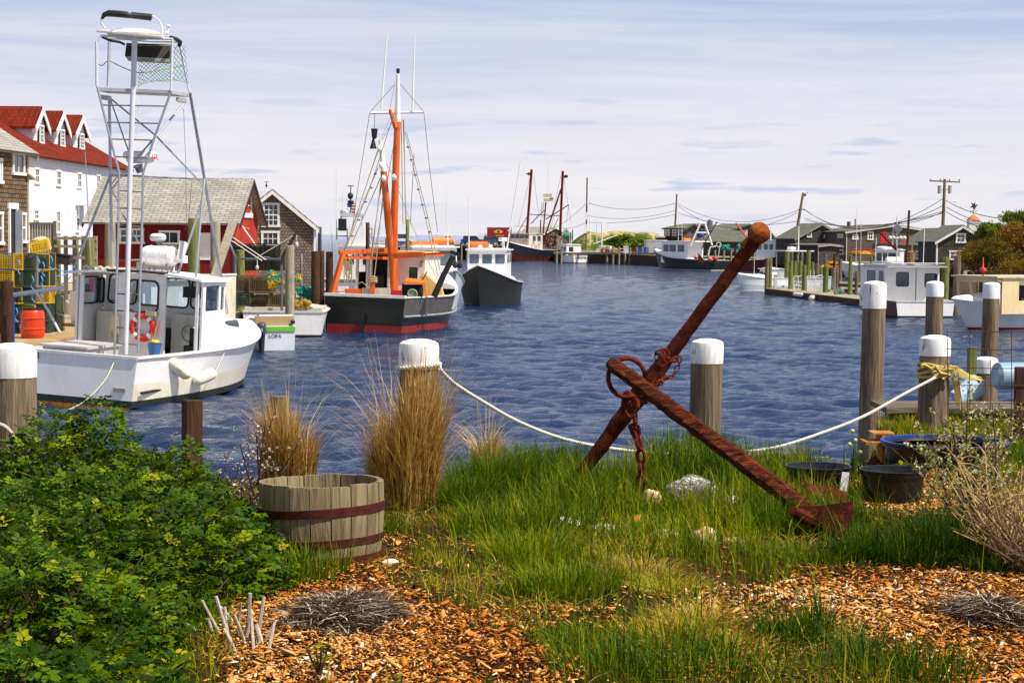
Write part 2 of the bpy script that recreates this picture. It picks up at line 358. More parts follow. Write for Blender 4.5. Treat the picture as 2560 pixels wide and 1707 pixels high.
def text_mb(txt, size, P, U, V, depth=.004, bold=0.0, sx=1.0, align='CENTER'):
    cu = bpy.data.curves.new('txt', 'FONT'); cu.body = txt; cu.size = 1; cu.align_x = align; cu.align_y = 'CENTER'; cu.offset = bold; cu.resolution_u = 3
    o = bpy.data.objects.new('txt', cu); COL.objects.link(o); bpy.context.view_layer.update()
    me = bpy.data.meshes.new_from_object(o.evaluated_get(bpy.context.evaluated_depsgraph_get()))
    U, V, P = Vector(U).normalized(), Vector(V).normalized(), Vector(P); Nn = U.cross(V)
    mb = MB(); vs = [P + U * v.co.x * size * sx + V * v.co.y * size + Nn * depth for v in me.vertices]
    mb.add(vs, [tuple(p.vertices) for p in me.polygons]); bpy.data.objects.remove(o); bpy.data.meshes.remove(me); bpy.data.curves.remove(cu); return mb
def ring_rect(mb, P, U, V, u0, v0, u1, v1, wd, d, rad=.06, n=4):
    """window gasket: square outside, rounded inside, standing d proud of the plane"""
    P, U, V = Vector(P), Vector(U).normalized(), Vector(V).normalized(); Nn = U.cross(V); o, i = [], []
    cs = [(u0, v0, 180), (u1, v0, 270), (u1, v1, 0), (u0, v1, 90)]; mid = ((u0 + u1) / 2, (v0 + v1) / 2)
    for cu, cv, a in cs:
        su = 1 if cu < mid[0] else -1; sv_ = 1 if cv < mid[1] else -1
        cx, cy = cu + su * rad, cv + sv_ * rad; ox, oy = cu + su * (rad - wd) - su * 0, cv + sv_ * (rad - wd)
        for k in range(n + 1):
            t = R(a + 90 * k / n); i.append((cx + rad * math.cos(t), cy + rad * math.sin(t))); o.append((cx + (rad + wd) * math.cos(t), cy + (rad + wd) * math.sin(t)))
    m = len(i); pt = lambda q, k: P + U * q[0] + V * q[1] + Nn * k
    vs = [pt(q, d) for q in o] + [pt(q, d) for q in i] + [pt(q, -d * 2) for q in o] + [pt(q, -d * 2) for q in i]
    fs = []
    for k in range(m):
        l = (k + 1) % m; fs += [(k, l, m + l, m + k), (2 * m + k, k + 0, l, 2 * m + l)[::-1], (m + k, m + l, 3 * m + l, 3 * m + k), (2 * m + l, 2 * m + k, 3 * m + k, 3 * m + l)]
    return mb.add(vs, fs)

# ------------------------------------------------------------------ boat hull
def hull(L, B, Bt, fa, fm, fb, draft=.5, flare=.25, tm=.42, pw=2.3, rake=.09, deck=.35, stripe=.12, n=26, cap=.10, wlb=.93, deckz=None, tran_rake=0.0, fore=None):
    """returns dict of MBs in boat space: x forward from the transom, y to port, z up from the water"""
    def bf(t):
        if t < tm: k = t / tm; return (Bt + (B - Bt) * math.sin(k * math.pi / 2)) / 2
        return B / 2 * (1 - ((t - tm) / (1 - tm)) ** pw)
    def sh(t): return fa + (fm - fa) * t * 2 if t < .5 else fm + (fb - fm) * ((t - .5) * 2) ** 1.6
    def sec(t):
        b = bf(t); s_ = sh(t); bw = b * wlb * (1 - flare * t ** 1.6)
        z = [-draft * (1 - .5 * t), -.18 * (1 - t * .3), -.03, stripe, s_ * .45, s_ * .78, s_]
        y = [0.0, bw * .8, bw * .97, bw, bw + (b - bw) * .30, bw + (b - bw) * .68, b]
        xs = [t * L * (1 - rake * t ** 5 * max(0, (1 - zz / s_))) - tran_rake * max(0, 1 - zz / s_) * (1 - t) ** 8 * -1 for zz in z]
        return [(xs[i], y[i], z[i]) for i in range(7)]
    ts = [1 - (1 - i / n) ** 1.25 for i in range(n + 1)]; ts[-1] = 1.0
    secs = [sec(t) for t in ts]; side = MB(); rows = 7
    for sgn in (1, -1):
        o = len(side.v); side.v += [(x, y * sgn, z) for q in secs for x, y, z in q]
        for i in range(n):
            for j in range(rows - 1):
                f = [o + i * rows + j, o + (i + 1) * rows + j, o + (i + 1) * rows + j + 1, o + i * rows + j + 1]
                side.f.append(tuple(f if sgn < 0 else f[::-1])); side.mi.append(0 if j < 2 else (1 if j == 2 else (2 if j < 4 else 3)))
    tr = MB(); q = secs[0]
    for j in range(rows - 1):
        a, b = q[j], q[j + 1]; tr.cur = 0 if j < 2 else (1 if j == 2 else (2 if j < 4 else 3))
        tr.quad((a[0], a[1], a[2]), (a[0], -a[1], a[2]), (b[0], -b[1], b[2]), (b[0], b[1], b[2]))
    rail = MB(); dk = MB(); inn = MB()
    top = [q[-1] for q in secs]; zd = deckz if deckz is not None else deck; nf = n if fore is None else max(i for i, t in enumerate(ts) if t * L <= fore + .01)
    def yat(t, z):
        b_ = bf(t); bw_ = b_ * wlb * (1 - flare * t ** 1.6); k_ = max(0, min(1, (z - stripe) / max(.05, sh(t) - stripe))); return max(0, bw_ + (b_ - bw_) * (k_ * .85) - cap * .9)
    for sgn in (1, -1):
        for i in range(n):
            a, b = top[i], top[i + 1]; ia, ib = max(0, a[1] - cap), max(0, b[1] - cap); da, db = min(ia, yat(ts[i], zd)), min(ib, yat(ts[i + 1], zd))
            A, Bp, C, D = (a[0], a[1] * sgn, a[2] + .003), (b[0], b[1] * sgn, b[2] + .003), (b[0], ib * sgn, b[2] + .003), (a[0], ia * sgn, a[2] + .003)
            rail.quad(*((A, Bp, C, D) if sgn < 0 else (D, C, Bp, A)))
            if i < nf: inn.quad((a[0], ia * sgn, a[2]), (b[0], ib * sgn, b[2]), (b[0], db * sgn, zd), (a[0], da * sgn, zd))
        rail.tube([(p[0], p[1] * sgn, p[2] - .03) for p in top], .035, 6)
    rail.box((-.03, -top[0][1], top[0][2] - .05), (cap, top[0][1], top[0][2] + .008))
    inn.box((cap - .01, -top[0][1] + cap, zd), (cap, top[0][1] - cap, top[0][2]))
    for i in range(nf):
        a, b = top[i], top[i + 1]; da, db = min(max(0, a[1] - cap), yat(ts[i], zd)), min(max(0, b[1] - cap), yat(ts[i + 1], zd))
        dk.quad((a[0], -da, zd), (b[0], -db, zd), (b[0], db, zd), (a[0], da, zd))
    return dict(side=side, transom=tr, rail=rail, deck=dk, inner=inn, bf=bf, sh=sh, top=top, L=L)
def fore_deck(H, x0, crown, n=14, m=12, bow=.06, inset=.05, pw=1.0):
    """crowned foredeck from x0 to the stem, closed at its after end"""
    mb = MB(); L = H['L']; rowsv = []
    for i in range(n + 1):
        x = x0 + (L - .02 - x0) * i / n; t = x / L; b = max(.004, H['bf'](t) - inset); s_ = H['sh'](t) + .01; c = bow + (crown - bow) * (1 - i / n) ** pw
        c = min(c, b * 1.2)
        rowsv.append([(x, b * math.cos(math.pi * k / m), s_ + c * math.sin(math.pi * k / m) ** .8) for k in range(m + 1)])
    vs = [p for r_ in rowsv for p in r_]; mb.add(vs, [(i * (m + 1) + k, (i + 1) * (m + 1) + k, (i + 1) * (m + 1) + k + 1, i * (m + 1) + k + 1) for i in range(n) for k in range(m)])
    mb.add(rowsv[0] + [(x0, 0, H['sh'](x0 / L))], [tuple(range(m + 1))])
    return mb

# ------------------------------------------------------------------ window set in any wall (world coordinates)
class Wall:
    """vertical plane through ground points A -> B (B to the right seen from outside)"""
    def __init__(s, A, B): s.A = Vector((A[0], A[1], 0)); s.B = Vector((B[0], B[1], 0)); s.U = (s.B - s.A).normalized(); s.V = Vector((0, 0, 1)); s.N = s.U.cross(s.V)
    def uv(s, px, py):
        d = ray(px, py); k = (s.A - CO).dot(s.N) / d.dot(s.N); p = CO + d * k; return (p - s.A).dot(s.U), p.z
    def pt(s, u, z, d=0): return s.A + s.U * u + s.V * z + s.N * d
def window(T, W, px0, py0, px1, py1, fm=None, nx=2, ny=2, fw=.10, pane=None, name='window', label=None, uvs=None, sill=True, bar=.035):
    fm = fm or WPAINT
    if uvs: u0, z0, u1, z1 = uvs
    else:
        c = [(W.uv(px0, py0)), (W.uv(px1, py1))]; u0, u1 = sorted((c[0][0], c[1][0])); z0, z1 = sorted((c[0][1], c[1][1]))
    fr = MB(); mt = Matrix((W.U, W.N, W.V)).transposed()
    def bx(mb, a, b, c_, d, o0, o1): mb.obox(W.pt((a + c_) / 2, (b + d) / 2, (o0 + o1) / 2), (c_ - a, o1 - o0, d - b), mt)
    bx(fr, u0, z0 + fw, u0 + fw, z1 - fw, .0, .05); bx(fr, u1 - fw, z0 + fw, u1, z1 - fw, 0, .05); bx(fr, u0 - .02, z1 - fw, u1 + .02, z1, 0, .06); bx(fr, u0 - (.05 if sill else 0), z0, u1 + (.05 if sill else 0), z0 + fw, 0, .08 if sill else .055)
    w_, h_ = u1 - u0 - 2 * fw, z1 - z0 - 2 * fw; b2 = bar / 2
    for i in range(1, nx): bx(fr, u0 + fw + w_ * i / nx - b2, z0 + fw, u0 + fw + w_ * i / nx + b2, z1 - fw, .012, .032)
    for j in range(1, ny): k = b2 * (1.6 if (ny % 2 == 0 and j == ny // 2) else 1); bx(fr, u0 + fw, z0 + fw + h_ * j / ny - k, u1 - fw, z0 + fw + h_ * j / ny + k, .014, .036)
    f = T.part(name, fr, fm, world=True, label=label)
    p = MB(); bx(p, u0 + fw, z0 + fw, u1 - fw, z1 - fw, .002, .010); T.part('pane', p, pane or DGLASS, parent=f, world=True); return f
def gable_house(name, label, A, B, depth, z0, ze, zr, gable_front, mw, mr, mt, oh=.25, group=None, cat='building', trim=True, ro=.09):
    """A->B is the wall facing us (B right). gable_front: that wall carries the gable; else the ridge runs along it.
    Everything in the house's own frame: x along A->B, y inward (away from us), z up from z0."""
    A = Vector((A[0], A[1], 0)); B = Vector((B[0], B[1], 0)); U = (B - A).normalized(); wd = (B - A).length
    T = Thing(name, label, cat, (A.x, A.y, z0), (0, 0, math.atan2(U.y, U.x)), group); h = ze - z0; hr = zr - z0; wl = MB()
    if gable_front:
        poly = [(0, 0), (wd, 0), (wd, h), (wd / 2, hr), (0, h)]; wl.prism(poly, (0, 0, 0), (1, 0, 0), (0, 0, 1), (0, 1, 0), depth)
    else:
        poly = [(0, 0), (depth, 0), (depth, h), (depth / 2, hr), (0, h)]; wl.prism(poly, (0, 0, 0), (0, 1, 0), (0, 0, 1), (1, 0, 0), wd)
    T.part('wall', wl, mw); rf = MB(); tr = MB(); half = (wd if gable_front else depth) / 2; sl = (hr - h) / half
    for sg in (-1, 1):
        a = [(half + sg * 0, hr), (half + sg * (half + oh), h - sl * oh)]; n_ = Vector((sl * sg, 1)).normalized()
        p = [a[0], a[1], (a[1][0] + n_.x * ro, a[1][1] + n_.y * ro), (half, hr + ro / n_.y)]
        p = [(x, z + .012) for x, z in p]
        if gable_front: rf.prism(p, (0, -oh, 0), (1, 0, 0), (0, 0, 1), (0, 1, 0), depth + 2 * oh)
        else: rf.prism(p, (-oh, 0, 0), (0, 1, 0), (0, 0, 1), (1, 0, 0), wd + 2 * oh)
        if trim:
            q = [(half, hr - .16), (half + sg * (half + oh), h - sl * oh - .16), (half + sg * (half + oh), h - sl * oh + .04), (half, hr + .04)]
            if gable_front: tr.prism(q, (0, -oh - .03, 0), (1, 0, 0), (0, 0, 1), (0, 1, 0), .05)
            else:
                tr.prism(q, (-oh - .03, 0, 0), (0, 1, 0), (0, 0, 1), (1, 0, 0), .05); tr.prism(q, (wd + oh - .02, 0, 0), (0, 1, 0), (0, 0, 1), (1, 0, 0), .05)
    T.part('roof', rf, mr)
    if trim:
        T.part('rake_trim', tr, mt)
        for x in ((0, wd)): T.part('corner_board', MB().box((x - .06, -.025, 0), (x + .06, .06, h - .02)), mt)
    T.W = Wall(A, B); T.U = U; T.Nin = Vector((-U.y, U.x, 0)); T.A = A; T.B = B
    T.Wr = Wall(B, B + T.Nin * depth); T.Wl = Wall(A + T.Nin * depth, A); T.h = h; T.hr = hr; T.wd = wd; T.depth = depth; T.z0 = z0
    return T
# ================================================================== SETTING
def vnoise(x, y, s, seed=0):
    r_ = np.random.default_rng(seed); t = r_.random((64, 64)); fx, fy = np.asarray(x) * s + 100, np.asarray(y) * s + 100; ix, iy = np.floor(fx).astype(int), np.floor(fy).astype(int); u, v = fx - ix, fy - iy
    u = u * u * (3 - 2 * u); v = v * v * (3 - 2 * v); g_ = lambda a, b: t[a % 64, b % 64]
    return (g_(ix, iy) * (1 - u) + g_(ix + 1, iy) * u) * (1 - v) + (g_(ix, iy + 1) * (1 - u) + g_(ix + 1, iy + 1) * u) * v
def water_mat():
    g = G('harbour_water'); a = g.noise(g.world((1.0, 1.5, 1)), 3.1, 5, .66, .4); b = g.noise(g.world((1.0, 1.4, 1)), 10, 3, .6, .3); c = g.noise(g.world((1, .35, 1)), .045, 4, .6); d = g.noise(g.world((.8, 1.2, 1)), .5, 4, .6)
    h = g.math('ADD', g.math('MULTIPLY', a, .5), g.math('ADD', g.math('MULTIPLY', b, .1), g.math('MULTIPLY', d, .9)))
    bp = g.new('ShaderNodeBump'); bp.inputs['Strength'].default_value = 1.0; bp.inputs['Distance'].default_value = .12; g.l.new(h, bp.inputs['Height']); fr = g.new('ShaderNodeFresnel'); fr.inputs[0].default_value = 1.333; g.l.new(bp.outputs[0], fr.inputs['Normal'])
    di = g.new('ShaderNodeBsdfDiffuse'); g.l.new(g.ramp(c, [(.3, '0c2144'), (.7, '14325a')]), di.inputs[0])
    gl = g.new('ShaderNodeBsdfGlossy'); gl.inputs['Roughness'].default_value = .06; g.l.new(bp.outputs[0], gl.inputs['Normal'])
    k = g.math('MULTIPLY', g.math('POWER', fr.outputs[0], .85), 1.05)
    m = g.new('ShaderNodeMixShader'); g.l.new(k, m.inputs[0]); g.l.new(di.outputs[0], m.inputs[1]); g.l.new(gl.outputs[0], m.inputs[2]); g.l.new(m.outputs[0], g.o.inputs[0]); return g.m
WM = water_mat()
wy = [19.0]
while wy[-1] < 420: wy.append(wy[-1] * (1 + (.0034 if wy[-1] < 90 else .006)))
wy = np.array(wy); WC = 420; wu = np.linspace(-1, 1, WC); WX = wu[None, :] * (wy[:, None] * .285 + 2.0); WY = np.repeat(wy[:, None], WC, 1); WZ = np.zeros_like(WX); rw_ = np.random.default_rng(3)
for k in range(64):
    lam = math.exp(rw_.uniform(math.log(.26), math.log(2.2))); th = rw_.normal(.2, .45); sl = .235 * math.sqrt(2 / 64) * rw_.uniform(.6, 1.4); amp = sl * lam / 6.283
    ft = np.clip((lam / (wy * .0034) - 2.2) / 3.0, 0, 1)[:, None]; ph = 6.283 / lam * (WX * math.sin(th) + WY * math.cos(th)) + rw_.uniform(0, 6.28) + 1.1 * np.sin(WX * .31 * rw_.uniform(.5, 1.5) + WY * .23 * rw_.uniform(.5, 1.5))
    WZ += amp * ft * (np.sin(ph) + .22 * np.sin(2 * ph + 1.2))
edge = np.clip((1 - np.abs(wu)) * 30, 0, 1)[None, :] * np.clip((420 - wy) / 60, 0, 1)[:, None]; WZ *= edge * (.75 + .5 * vnoise(WX, WY, .06, 41)); WV = np.stack([WX, WY, WZ + WATER], -1).reshape(-1, 3); nr_ = len(wy)
i_, j_ = np.meshgrid(np.arange(nr_ - 1), np.arange(WC - 1), indexing='ij'); k_ = (i_ * WC + j_).ravel(); WF = np.stack([k_, k_ + 1, k_ + WC + 1, k_ + WC], 1); print('water', len(WF))
ys = [wy[0] - 6, wy[0]] + [float(wy[-1]) * (1.5 ** i) for i in range(10)]; ov = []; of = []; xr = lambda y: y * .285 + 2.0   # flat outer sheets that meet the wavy part edge to edge
def sheet(p): o_ = len(WV) + len(ov); ov.extend(p); of.append([o_, o_ + 1, o_ + 2, o_ + 3])
yl = [float(wy[0]), 60.0, 200.0, float(wy[-1])]
for s_ in (-1, 1):
    for a_, b_ in zip(yl, yl[1:]): q_ = [(s_ * xr(a_), a_, WATER), (s_ * (a_ + 90), a_, WATER), (s_ * (b_ + 90), b_, WATER), (s_ * xr(b_), b_, WATER)]; sheet(q_ if s_ > 0 else q_[::-1])
sheet([(-110, 10, WATER), (110, 10, WATER), (109, yl[0], WATER), (-109, yl[0], WATER)]); yo = [float(wy[-1]), 900, 2500, 7000, 16000]
for a_, b_ in zip(yo, yo[1:]): sheet([(-(a_ + 90), a_, WATER), (a_ + 90, a_, WATER), (b_ + 90, b_, WATER), (-(b_ + 90), b_, WATER)])
o = bpy.data.objects.new('water', mesh_np('water', np.concatenate([WV, np.array(ov)]), np.concatenate([WF, np.array(of)]), [WM], smooth=True)); COL.objects.link(o); o['kind'] = 'structure'

# ---- foreground ground: edge of the land behind the bulkhead
EDGE = [(-40, 12.3), (-3.3, 12.3), (-1.8, 12.35), (-.45, 12.3), (.53, 12.85), (1.0, 13.65), (1.95, 13.75), (2.62, 14.0), (2.95, 15.3), (3.3, 17.3), (5.0, 18.2), (40, 20)]
ex = np.array([e[0] for e in EDGE]); ey = np.array([e[1] for e in EDGE])
def ground_z(x, y):
    x = np.asarray(x, float); y = np.asarray(y, float)
    z = (vnoise(x, y, 1.1, 1) - .5) * .05 + (vnoise(x, y, 3.7, 2) - .5) * .025
    return z
gx = np.concatenate([np.linspace(-14, -4, 20), np.linspace(-3.9, 6, 230), np.linspace(6.5, 14, 14)]); tt = np.concatenate([np.linspace(0, 1, 260)])
GV = []; nx_ = len(gx)
for t in tt:
    yy = 1.5 + (np.interp(gx, ex, ey) - 1.5) * t; GV.append(np.stack([gx, yy, ground_z(gx, yy)], 1))
yy = np.interp(gx, ex, ey); GV.append(np.stack([gx, yy + .02, np.full(nx_, -2.6)], 1))
GV = np.concatenate(GV); nr = len(tt) + 1; i_, j_ = np.meshgrid(np.arange(nr - 1), np.arange(nx_ - 1), indexing='ij'); k_ = (i_ * nx_ + j_).ravel()
GF = np.stack([k_, k_ + 1, k_ + nx_ + 1, k_ + nx_], 1)
g = G('soil_and_mulch'); f = g.noise(g.world(), 70, 7, .8, .5); f2 = g.noise(g.world(), 1.6, 4)
c1 = g.ramp(f, [(.32, '1e1008'), (.46, '4a2c16'), (.6, '805428'), (.74, 'b48c58')]); c2 = g.ramp(f, [(.35, '1c1808'), (.55, '3a3212'), (.75, '6a5a28')])
g.color(g.mix(g.ramp(f2, [(.35, (0, 0, 0)), (.6, (.75, .75, .75))]), c1, c2)); g.bump(f, 1.0, .03)
GM = g.set(.95, 0, .1)
o = bpy.data.objects.new('ground', mesh_np('ground', GV, GF, [GM], smooth=True)); COL.objects.link(o); o['kind'] = 'structure'

def gpoly(pts): return np.array([tuple(onz(a, b, 0)[:2]) for a, b in pts])
def inside(P, x, y):
    r_ = np.zeros(len(x), bool); n = len(P)
    for i in range(n):
        x0, y0 = P[i]; x1, y1 = P[(i + 1) % n]; c = ((y0 > y) != (y1 > y)) & (x < (x1 - x0) * (y - y0) / (y1 - y0 + 1e-12) + x0); r_ ^= c
    return r_
MUL1 = gpoly([(560, 1470), (700, 1420), (880, 1405), (990, 1455), (1090, 1500), (1240, 1520), (1330, 1590), (1420, 1640), (1460, 1800), (560, 1800)])
MUL2 = gpoly([(1890, 1470), (1990, 1425), (2150, 1420), (2330, 1395), (2700, 1400), (2700, 1800), (2420, 1800), (2330, 1680), (2190, 1590), (2060, 1540)])
MUL3 = gpoly([(2080, 1200), (2130, 1160), (2400, 1200), (2480, 1290), (2300, 1300), (2150, 1260)])
MUL4 = gpoly([(930, 1420), (955, 1330), (1010, 1330), (1030, 1400), (990, 1470)])
MUL5 = gpoly([(1690, 1530), (1780, 1490), (2000, 1560), (1960, 1640), (1750, 1620)])
BAR = onz(806, 1372, 0)                                    # barrel centre on the ground
BUSHX0 = [(-9, -.85), (4.4, -.85), (6.3, -1.05), (7.0, -1.22), (7.7, -1.34), (8.2, -1.22), (8.7, -1.03), (9.3, -1.08), (10.2, -1.38), (11.2, -1.62), (12.2, -1.9)]   # right edge of the bush by depth
bY = np.array([b[0] for b in BUSHX0]); bX = np.array([b[1] for b in BUSHX0])

# ------------------------------------------------------------------ grass
def blades(x, y, h, w, lean, yaw=None, z=None, segs=(0, .35, .7, 1), wt=(1, .85, .55, .06), spread=1.0):
    n = len(x); yaw = rng.uniform(0, 2 * np.pi, n) if yaw is None else yaw; z = ground_z(x, y) if z is None else z
    side = yaw + np.pi / 2 + rng.normal(0, .5, n); V = np.empty((n, 2 * len(segs), 3))
    for i, s in enumerate(segs):
        off = lean * h * s ** 2; zz = z - .01 + h * (s - .28 * lean * s ** 2.2)
        cx, cy = x + np.cos(yaw) * off, y + np.sin(yaw) * off; ww = w * wt[i] / 2
        V[:, 2 * i] = np.stack([cx - np.cos(side) * ww, cy - np.sin(side) * ww, zz], 1); V[:, 2 * i + 1] = np.stack([cx + np.cos(side) * ww, cy + np.sin(side) * ww, zz], 1)
    q = np.array([[2 * i, 2 * i + 1, 2 * i + 3, 2 * i + 2] for i in range(len(segs) - 1)]); k = 2 * len(segs)
    Fc = (q[None] + (np.arange(n) * k)[:, None, None]).reshape(-1, 4); return V.reshape(-1, 3), Fc, len(q)
class Acc:
    def __init__(s): s.V = []; s.F = []; s.r = []; s.n = 0
    def add(s, V, Fc, r_): s.V.append(V); s.F.append(Fc + s.n); s.r.append(r_); s.n += len(V)
    def obj(s, name, mats, parent=None):
        o = bpy.data.objects.new(name, mesh_np(name, np.concatenate(s.V), np.concatenate(s.F), mats, np.concatenate(s.r))); COL.objects.link(o)
        if parent: o.parent = parent
        return o
    def blades(s, x, y, h, w, lean, c, cs=.12, **k):
        V, Fc, q = blades(x, y, h, w, lean, **k); s.add(V, Fc, np.repeat(np.clip(rng.normal(c, cs, len(x)) + .25 * (rng.random(len(x)) < .05), 0, 1), q))
GRASS = leaf('grass_blades', [(0, '1e3404'), (.25, '3e5c06'), (.48, '7c8e0e'), (.7, 'aaa01c'), (.86, 'be9234'), (1, 'dcc078')], .6, .38, .12)
A = Acc()
n = 250000; y = 5.6 + rng.random(n) ** .8 * 12.5; x = (rng.random(n) - .5) * 2 * (y * .272 + .25)
ok = y < np.interp(x, ex, ey) - .03; ok &= x > np.interp(y, bY, bX) - .35
jx, jy = x + rng.normal(0, .045, n), y + rng.normal(0, .09, n)
inm = inside(MUL1, jx, jy) | inside(MUL2, jx, jy) | inside(MUL4, jx, jy) | inside(MUL3, jx, jy); inm5 = inside(MUL5, jx, jy) | ((vnoise(x, y, 1.6, 77) > .74) & (y < 10.2))
patch = vnoise(x, y, 2.3, 5) * .6 + vnoise(x, y, 6.5, 6) * .4
dens = np.where(inm, .012 + .05 * (patch > .74), np.where(inm5, .25, .16 + .84 * np.clip((patch - .36) * 3.4, 0, 1)))
dens = dens * np.clip(.42 + (y - 5.6) * .03, .3, 1)
far = y > 10.4; ok &= rng.random(n) < dens; ok &= (np.hypot(x - BAR.x, y - BAR.y) > .34)
x, y, patch, inm = x[ok], y[ok], patch[ok], inm[ok]
tall = np.clip((y - 9.7) / 1.3, 0, 1) * (x > -.7) * (x < 2.1) + .55 * np.clip((y - 8.3) / 1.5, 0, 1) * (x > .05) * (x < 1.3)
tall = np.clip(tall, 0, 1) * (.45 + .8 * vnoise(x, y, 1.7, 8)); h = (.03 + .10 * patch ** 1.3 + .15 * tall * (.45 + patch)) * rng.uniform(.6, 1.45, len(x)) * np.where(inm, .7, 1)
dry = .20 + .34 * vnoise(x, y, 1.9, 9) + (vnoise(x, y, 3.1, 12) > .72) * .28 - .05 * tall
A.blades(x, y, h, rng.uniform(.0035, .0062, len(x)) * (1 + .05 * (y - 8)), np.abs(rng.normal(.35, .3, len(x))), dry, .13)
def clump(px, py, r_, n, hh, c, ln=.45, w_=.006, cs=.1, acc=A, ry=None):
    p = onz(px, py, 0); a = rng.uniform(0, 2 * np.pi, n); q = np.sqrt(rng.random(n)) * r_; xx, yy_ = p.x + np.cos(a) * q, p.y + np.sin(a) * q * (ry or 1)
    acc.blades(xx, yy_, hh * rng.uniform(.45, 1.15, n), rng.uniform(.6, 1.2, n) * w_, np.abs(rng.normal(ln, .25, n)) * (.4 + q / r_), c, cs, yaw=a + rng.normal(0, .8, n))
for a in ((2400, 1385, .30, 1500, .27, .08), (2280, 1405, .2, 700, .2, .12), (2165, 1395, .17, 450, .2, .14), (2500, 1420, .18, 500, .16, .2), (1980, 1600, .15, 550, .13, .15), (2050, 1570, .06, 60, .26, .2),
          (1960, 1330, .26, 900, .22, .25), (1850, 1300, .22, 700, .2, .3), (1240, 1230, .3, 1600, .3, .28), (1350, 1190, .3, 1200, .27, .3), (1130, 1270, .25, 900, .24, .26), (1500, 1230, .35, 1500, .22, .3),
          (1700, 1290, .35, 1000, .14, .35), (1330, 1400, .25, 900, .2, .42), (1430, 1480, .22, 700, .18, .38), (1300, 1330, .4, 1300, .2, .3), (2260, 1235, .1, 200, .2, .25), (2150, 1240, .15, 260, .16, .3), (1850, 1190, .3, 700, .15, .45),
          (1640, 1340, .3, 700, .12, .4), (2100, 1330, .15, 350, .22, .16), (2030, 1400, .2, 400, .12, .3), (770, 1440, .14, 260, .2, .35), (850, 1430, .05, 60, .2, .35), (690, 1450, .2, 300, .14, .35), (960, 1330, .12, 200, .16, .3),
          (1560, 1690, .3, 500, .17, .3), (1800, 1700, .3, 380, .2, .25), (2200, 1690, .25, 260, .2, .2), (1700, 1640, .2, 200, .2, .3), (1450, 1620, .2, 400, .12, .3), (1300, 1480, .15, 400, .1, .3), (2150, 1660, .1, 80, .22, .2), (2330, 1690, .2, 200, .17, .25)):
    clump(*a)
for a in ((1600, 1430, .17, 500, .13, .86), (1560, 1390, .2, 260, .14, .74), (1740, 1570, .18, 420, .11, .84), (1860, 1620, .14, 260, .09, .82), (1660, 1600, .18, 260, .12, .7), (1540, 1350, .22, 240, .1, .72), (1660, 1480, .16, 300, .12, .62)): clump(*a, ln=1.0, w_=.005)
n = 2600; y = 6.2 + rng.random(n) * 6.2; x = -1.2 + rng.random(n) * 4.3; ok = (~inside(MUL2, x, y) | (rng.random(n) < .06)) & (~inside(MUL1, x, y) | (rng.random(n) < .04)) & (y < np.interp(x, ex, ey) - .1) & (vnoise(x, y, 1.9, 61) > .42) & (np.hypot(x - BAR.x, y - BAR.y) > .4) & (x > np.interp(y, bY, bX) + .15); x, y = x[ok], y[ok]
A.blades(x, y, rng.uniform(.10, .30, len(x)), rng.uniform(.004, .0075, len(x)), np.abs(rng.normal(.6, .35, len(x))), .25, .2)
n = 15000; y = 5.8 + rng.random(n) * 6.4; x = -1.4 + rng.random(n) * 4.6; ok = (vnoise(x, y, 2.9, 63) > .60) & ~inside(MUL2, x, y) & ~inside(MUL1, x, y) & (y < np.interp(x, ex, ey) - .1) & (np.hypot(x - BAR.x, y - BAR.y) > .36) & (x > np.interp(y, bY, bX) + .1); x, y = x[ok], y[ok]   # matted dead thatch between the tufts
A.blades(x, y, rng.uniform(.05, .13, len(x)), rng.uniform(.003, .005, len(x)), rng.uniform(1.2, 2.6, len(x)), .82, .12)
n = 9000; y = 5.8 + rng.random(n) * 5.5; x = -1.4 + rng.random(n) * 4.6; ok = (vnoise(x, y, 2.2, 65) > .62) & (rng.random(n) < np.where(inside(MUL2, x, y) | inside(MUL1, x, y), .12, 1)) & (x > np.interp(y, bY, bX) + .05) & (np.hypot(x - BAR.x, y - BAR.y) > .36); x, y = x[ok], y[ok]   # low broad-leaved weeds
A.blades(x, y, rng.uniform(.02, .05, len(x)), rng.uniform(.010, .018, len(x)), rng.uniform(.5, 1.4, len(x)), .16, .12, wt=(.3, .9, 1, .2))
o = A.obj('grass', [GRASS]); tag(o, 'green and dry grass growing over the foreground bank', 'grass', kind='stuff')

# ------------------------------------------------------------------ wood chips
CH = leaf('wood_chips', [(0, '38160a'), (.2, '84440f'), (.42, 'c47a2a'), (.66, 'dca058'), (.9, 'dcb67e'), (1, 'ecdcc4')], .8, 0.0, .1)
n = 150000; y = 6.0 + rng.random(n) * 8.5; x = (rng.random(n) - .5) * 2 * (y * .272 + .2)
jx, jy = x + rng.normal(0, .05, n), y + rng.normal(0, .12, n); m_in = inside(MUL1, jx, jy) | inside(MUL2, jx, jy) | inside(MUL4, jx, jy) | inside(MUL3, jx, jy); ok = (m_in | ((inside(MUL5, jx, jy) | ((vnoise(x, y, 1.6, 77) > .74) & (y < 10.2))) & (rng.random(n) < .4)) | (rng.random(n) < .05)) & (x > np.interp(y, bY, bX) - .25) & (y < np.interp(x, ex, ey) - .05) & (np.hypot(x - BAR.x, y - BAR.y) > .36)
x, y = x[ok], y[ok]; n = len(x); tv = np.array([(-.5, -.5, -.5), (.5, -.38, -.5), (.55, .42, -.5), (-.45, .5, -.5), (-.5, -.45, .5), (.48, -.3, .5), (.5, .4, .5), (-.5, .42, .5)]); tf = np.array([[0, 3, 2, 1], [4, 5, 6, 7], [0, 1, 5, 4], [1, 2, 6, 5], [2, 3, 7, 6], [3, 0, 4, 7]])
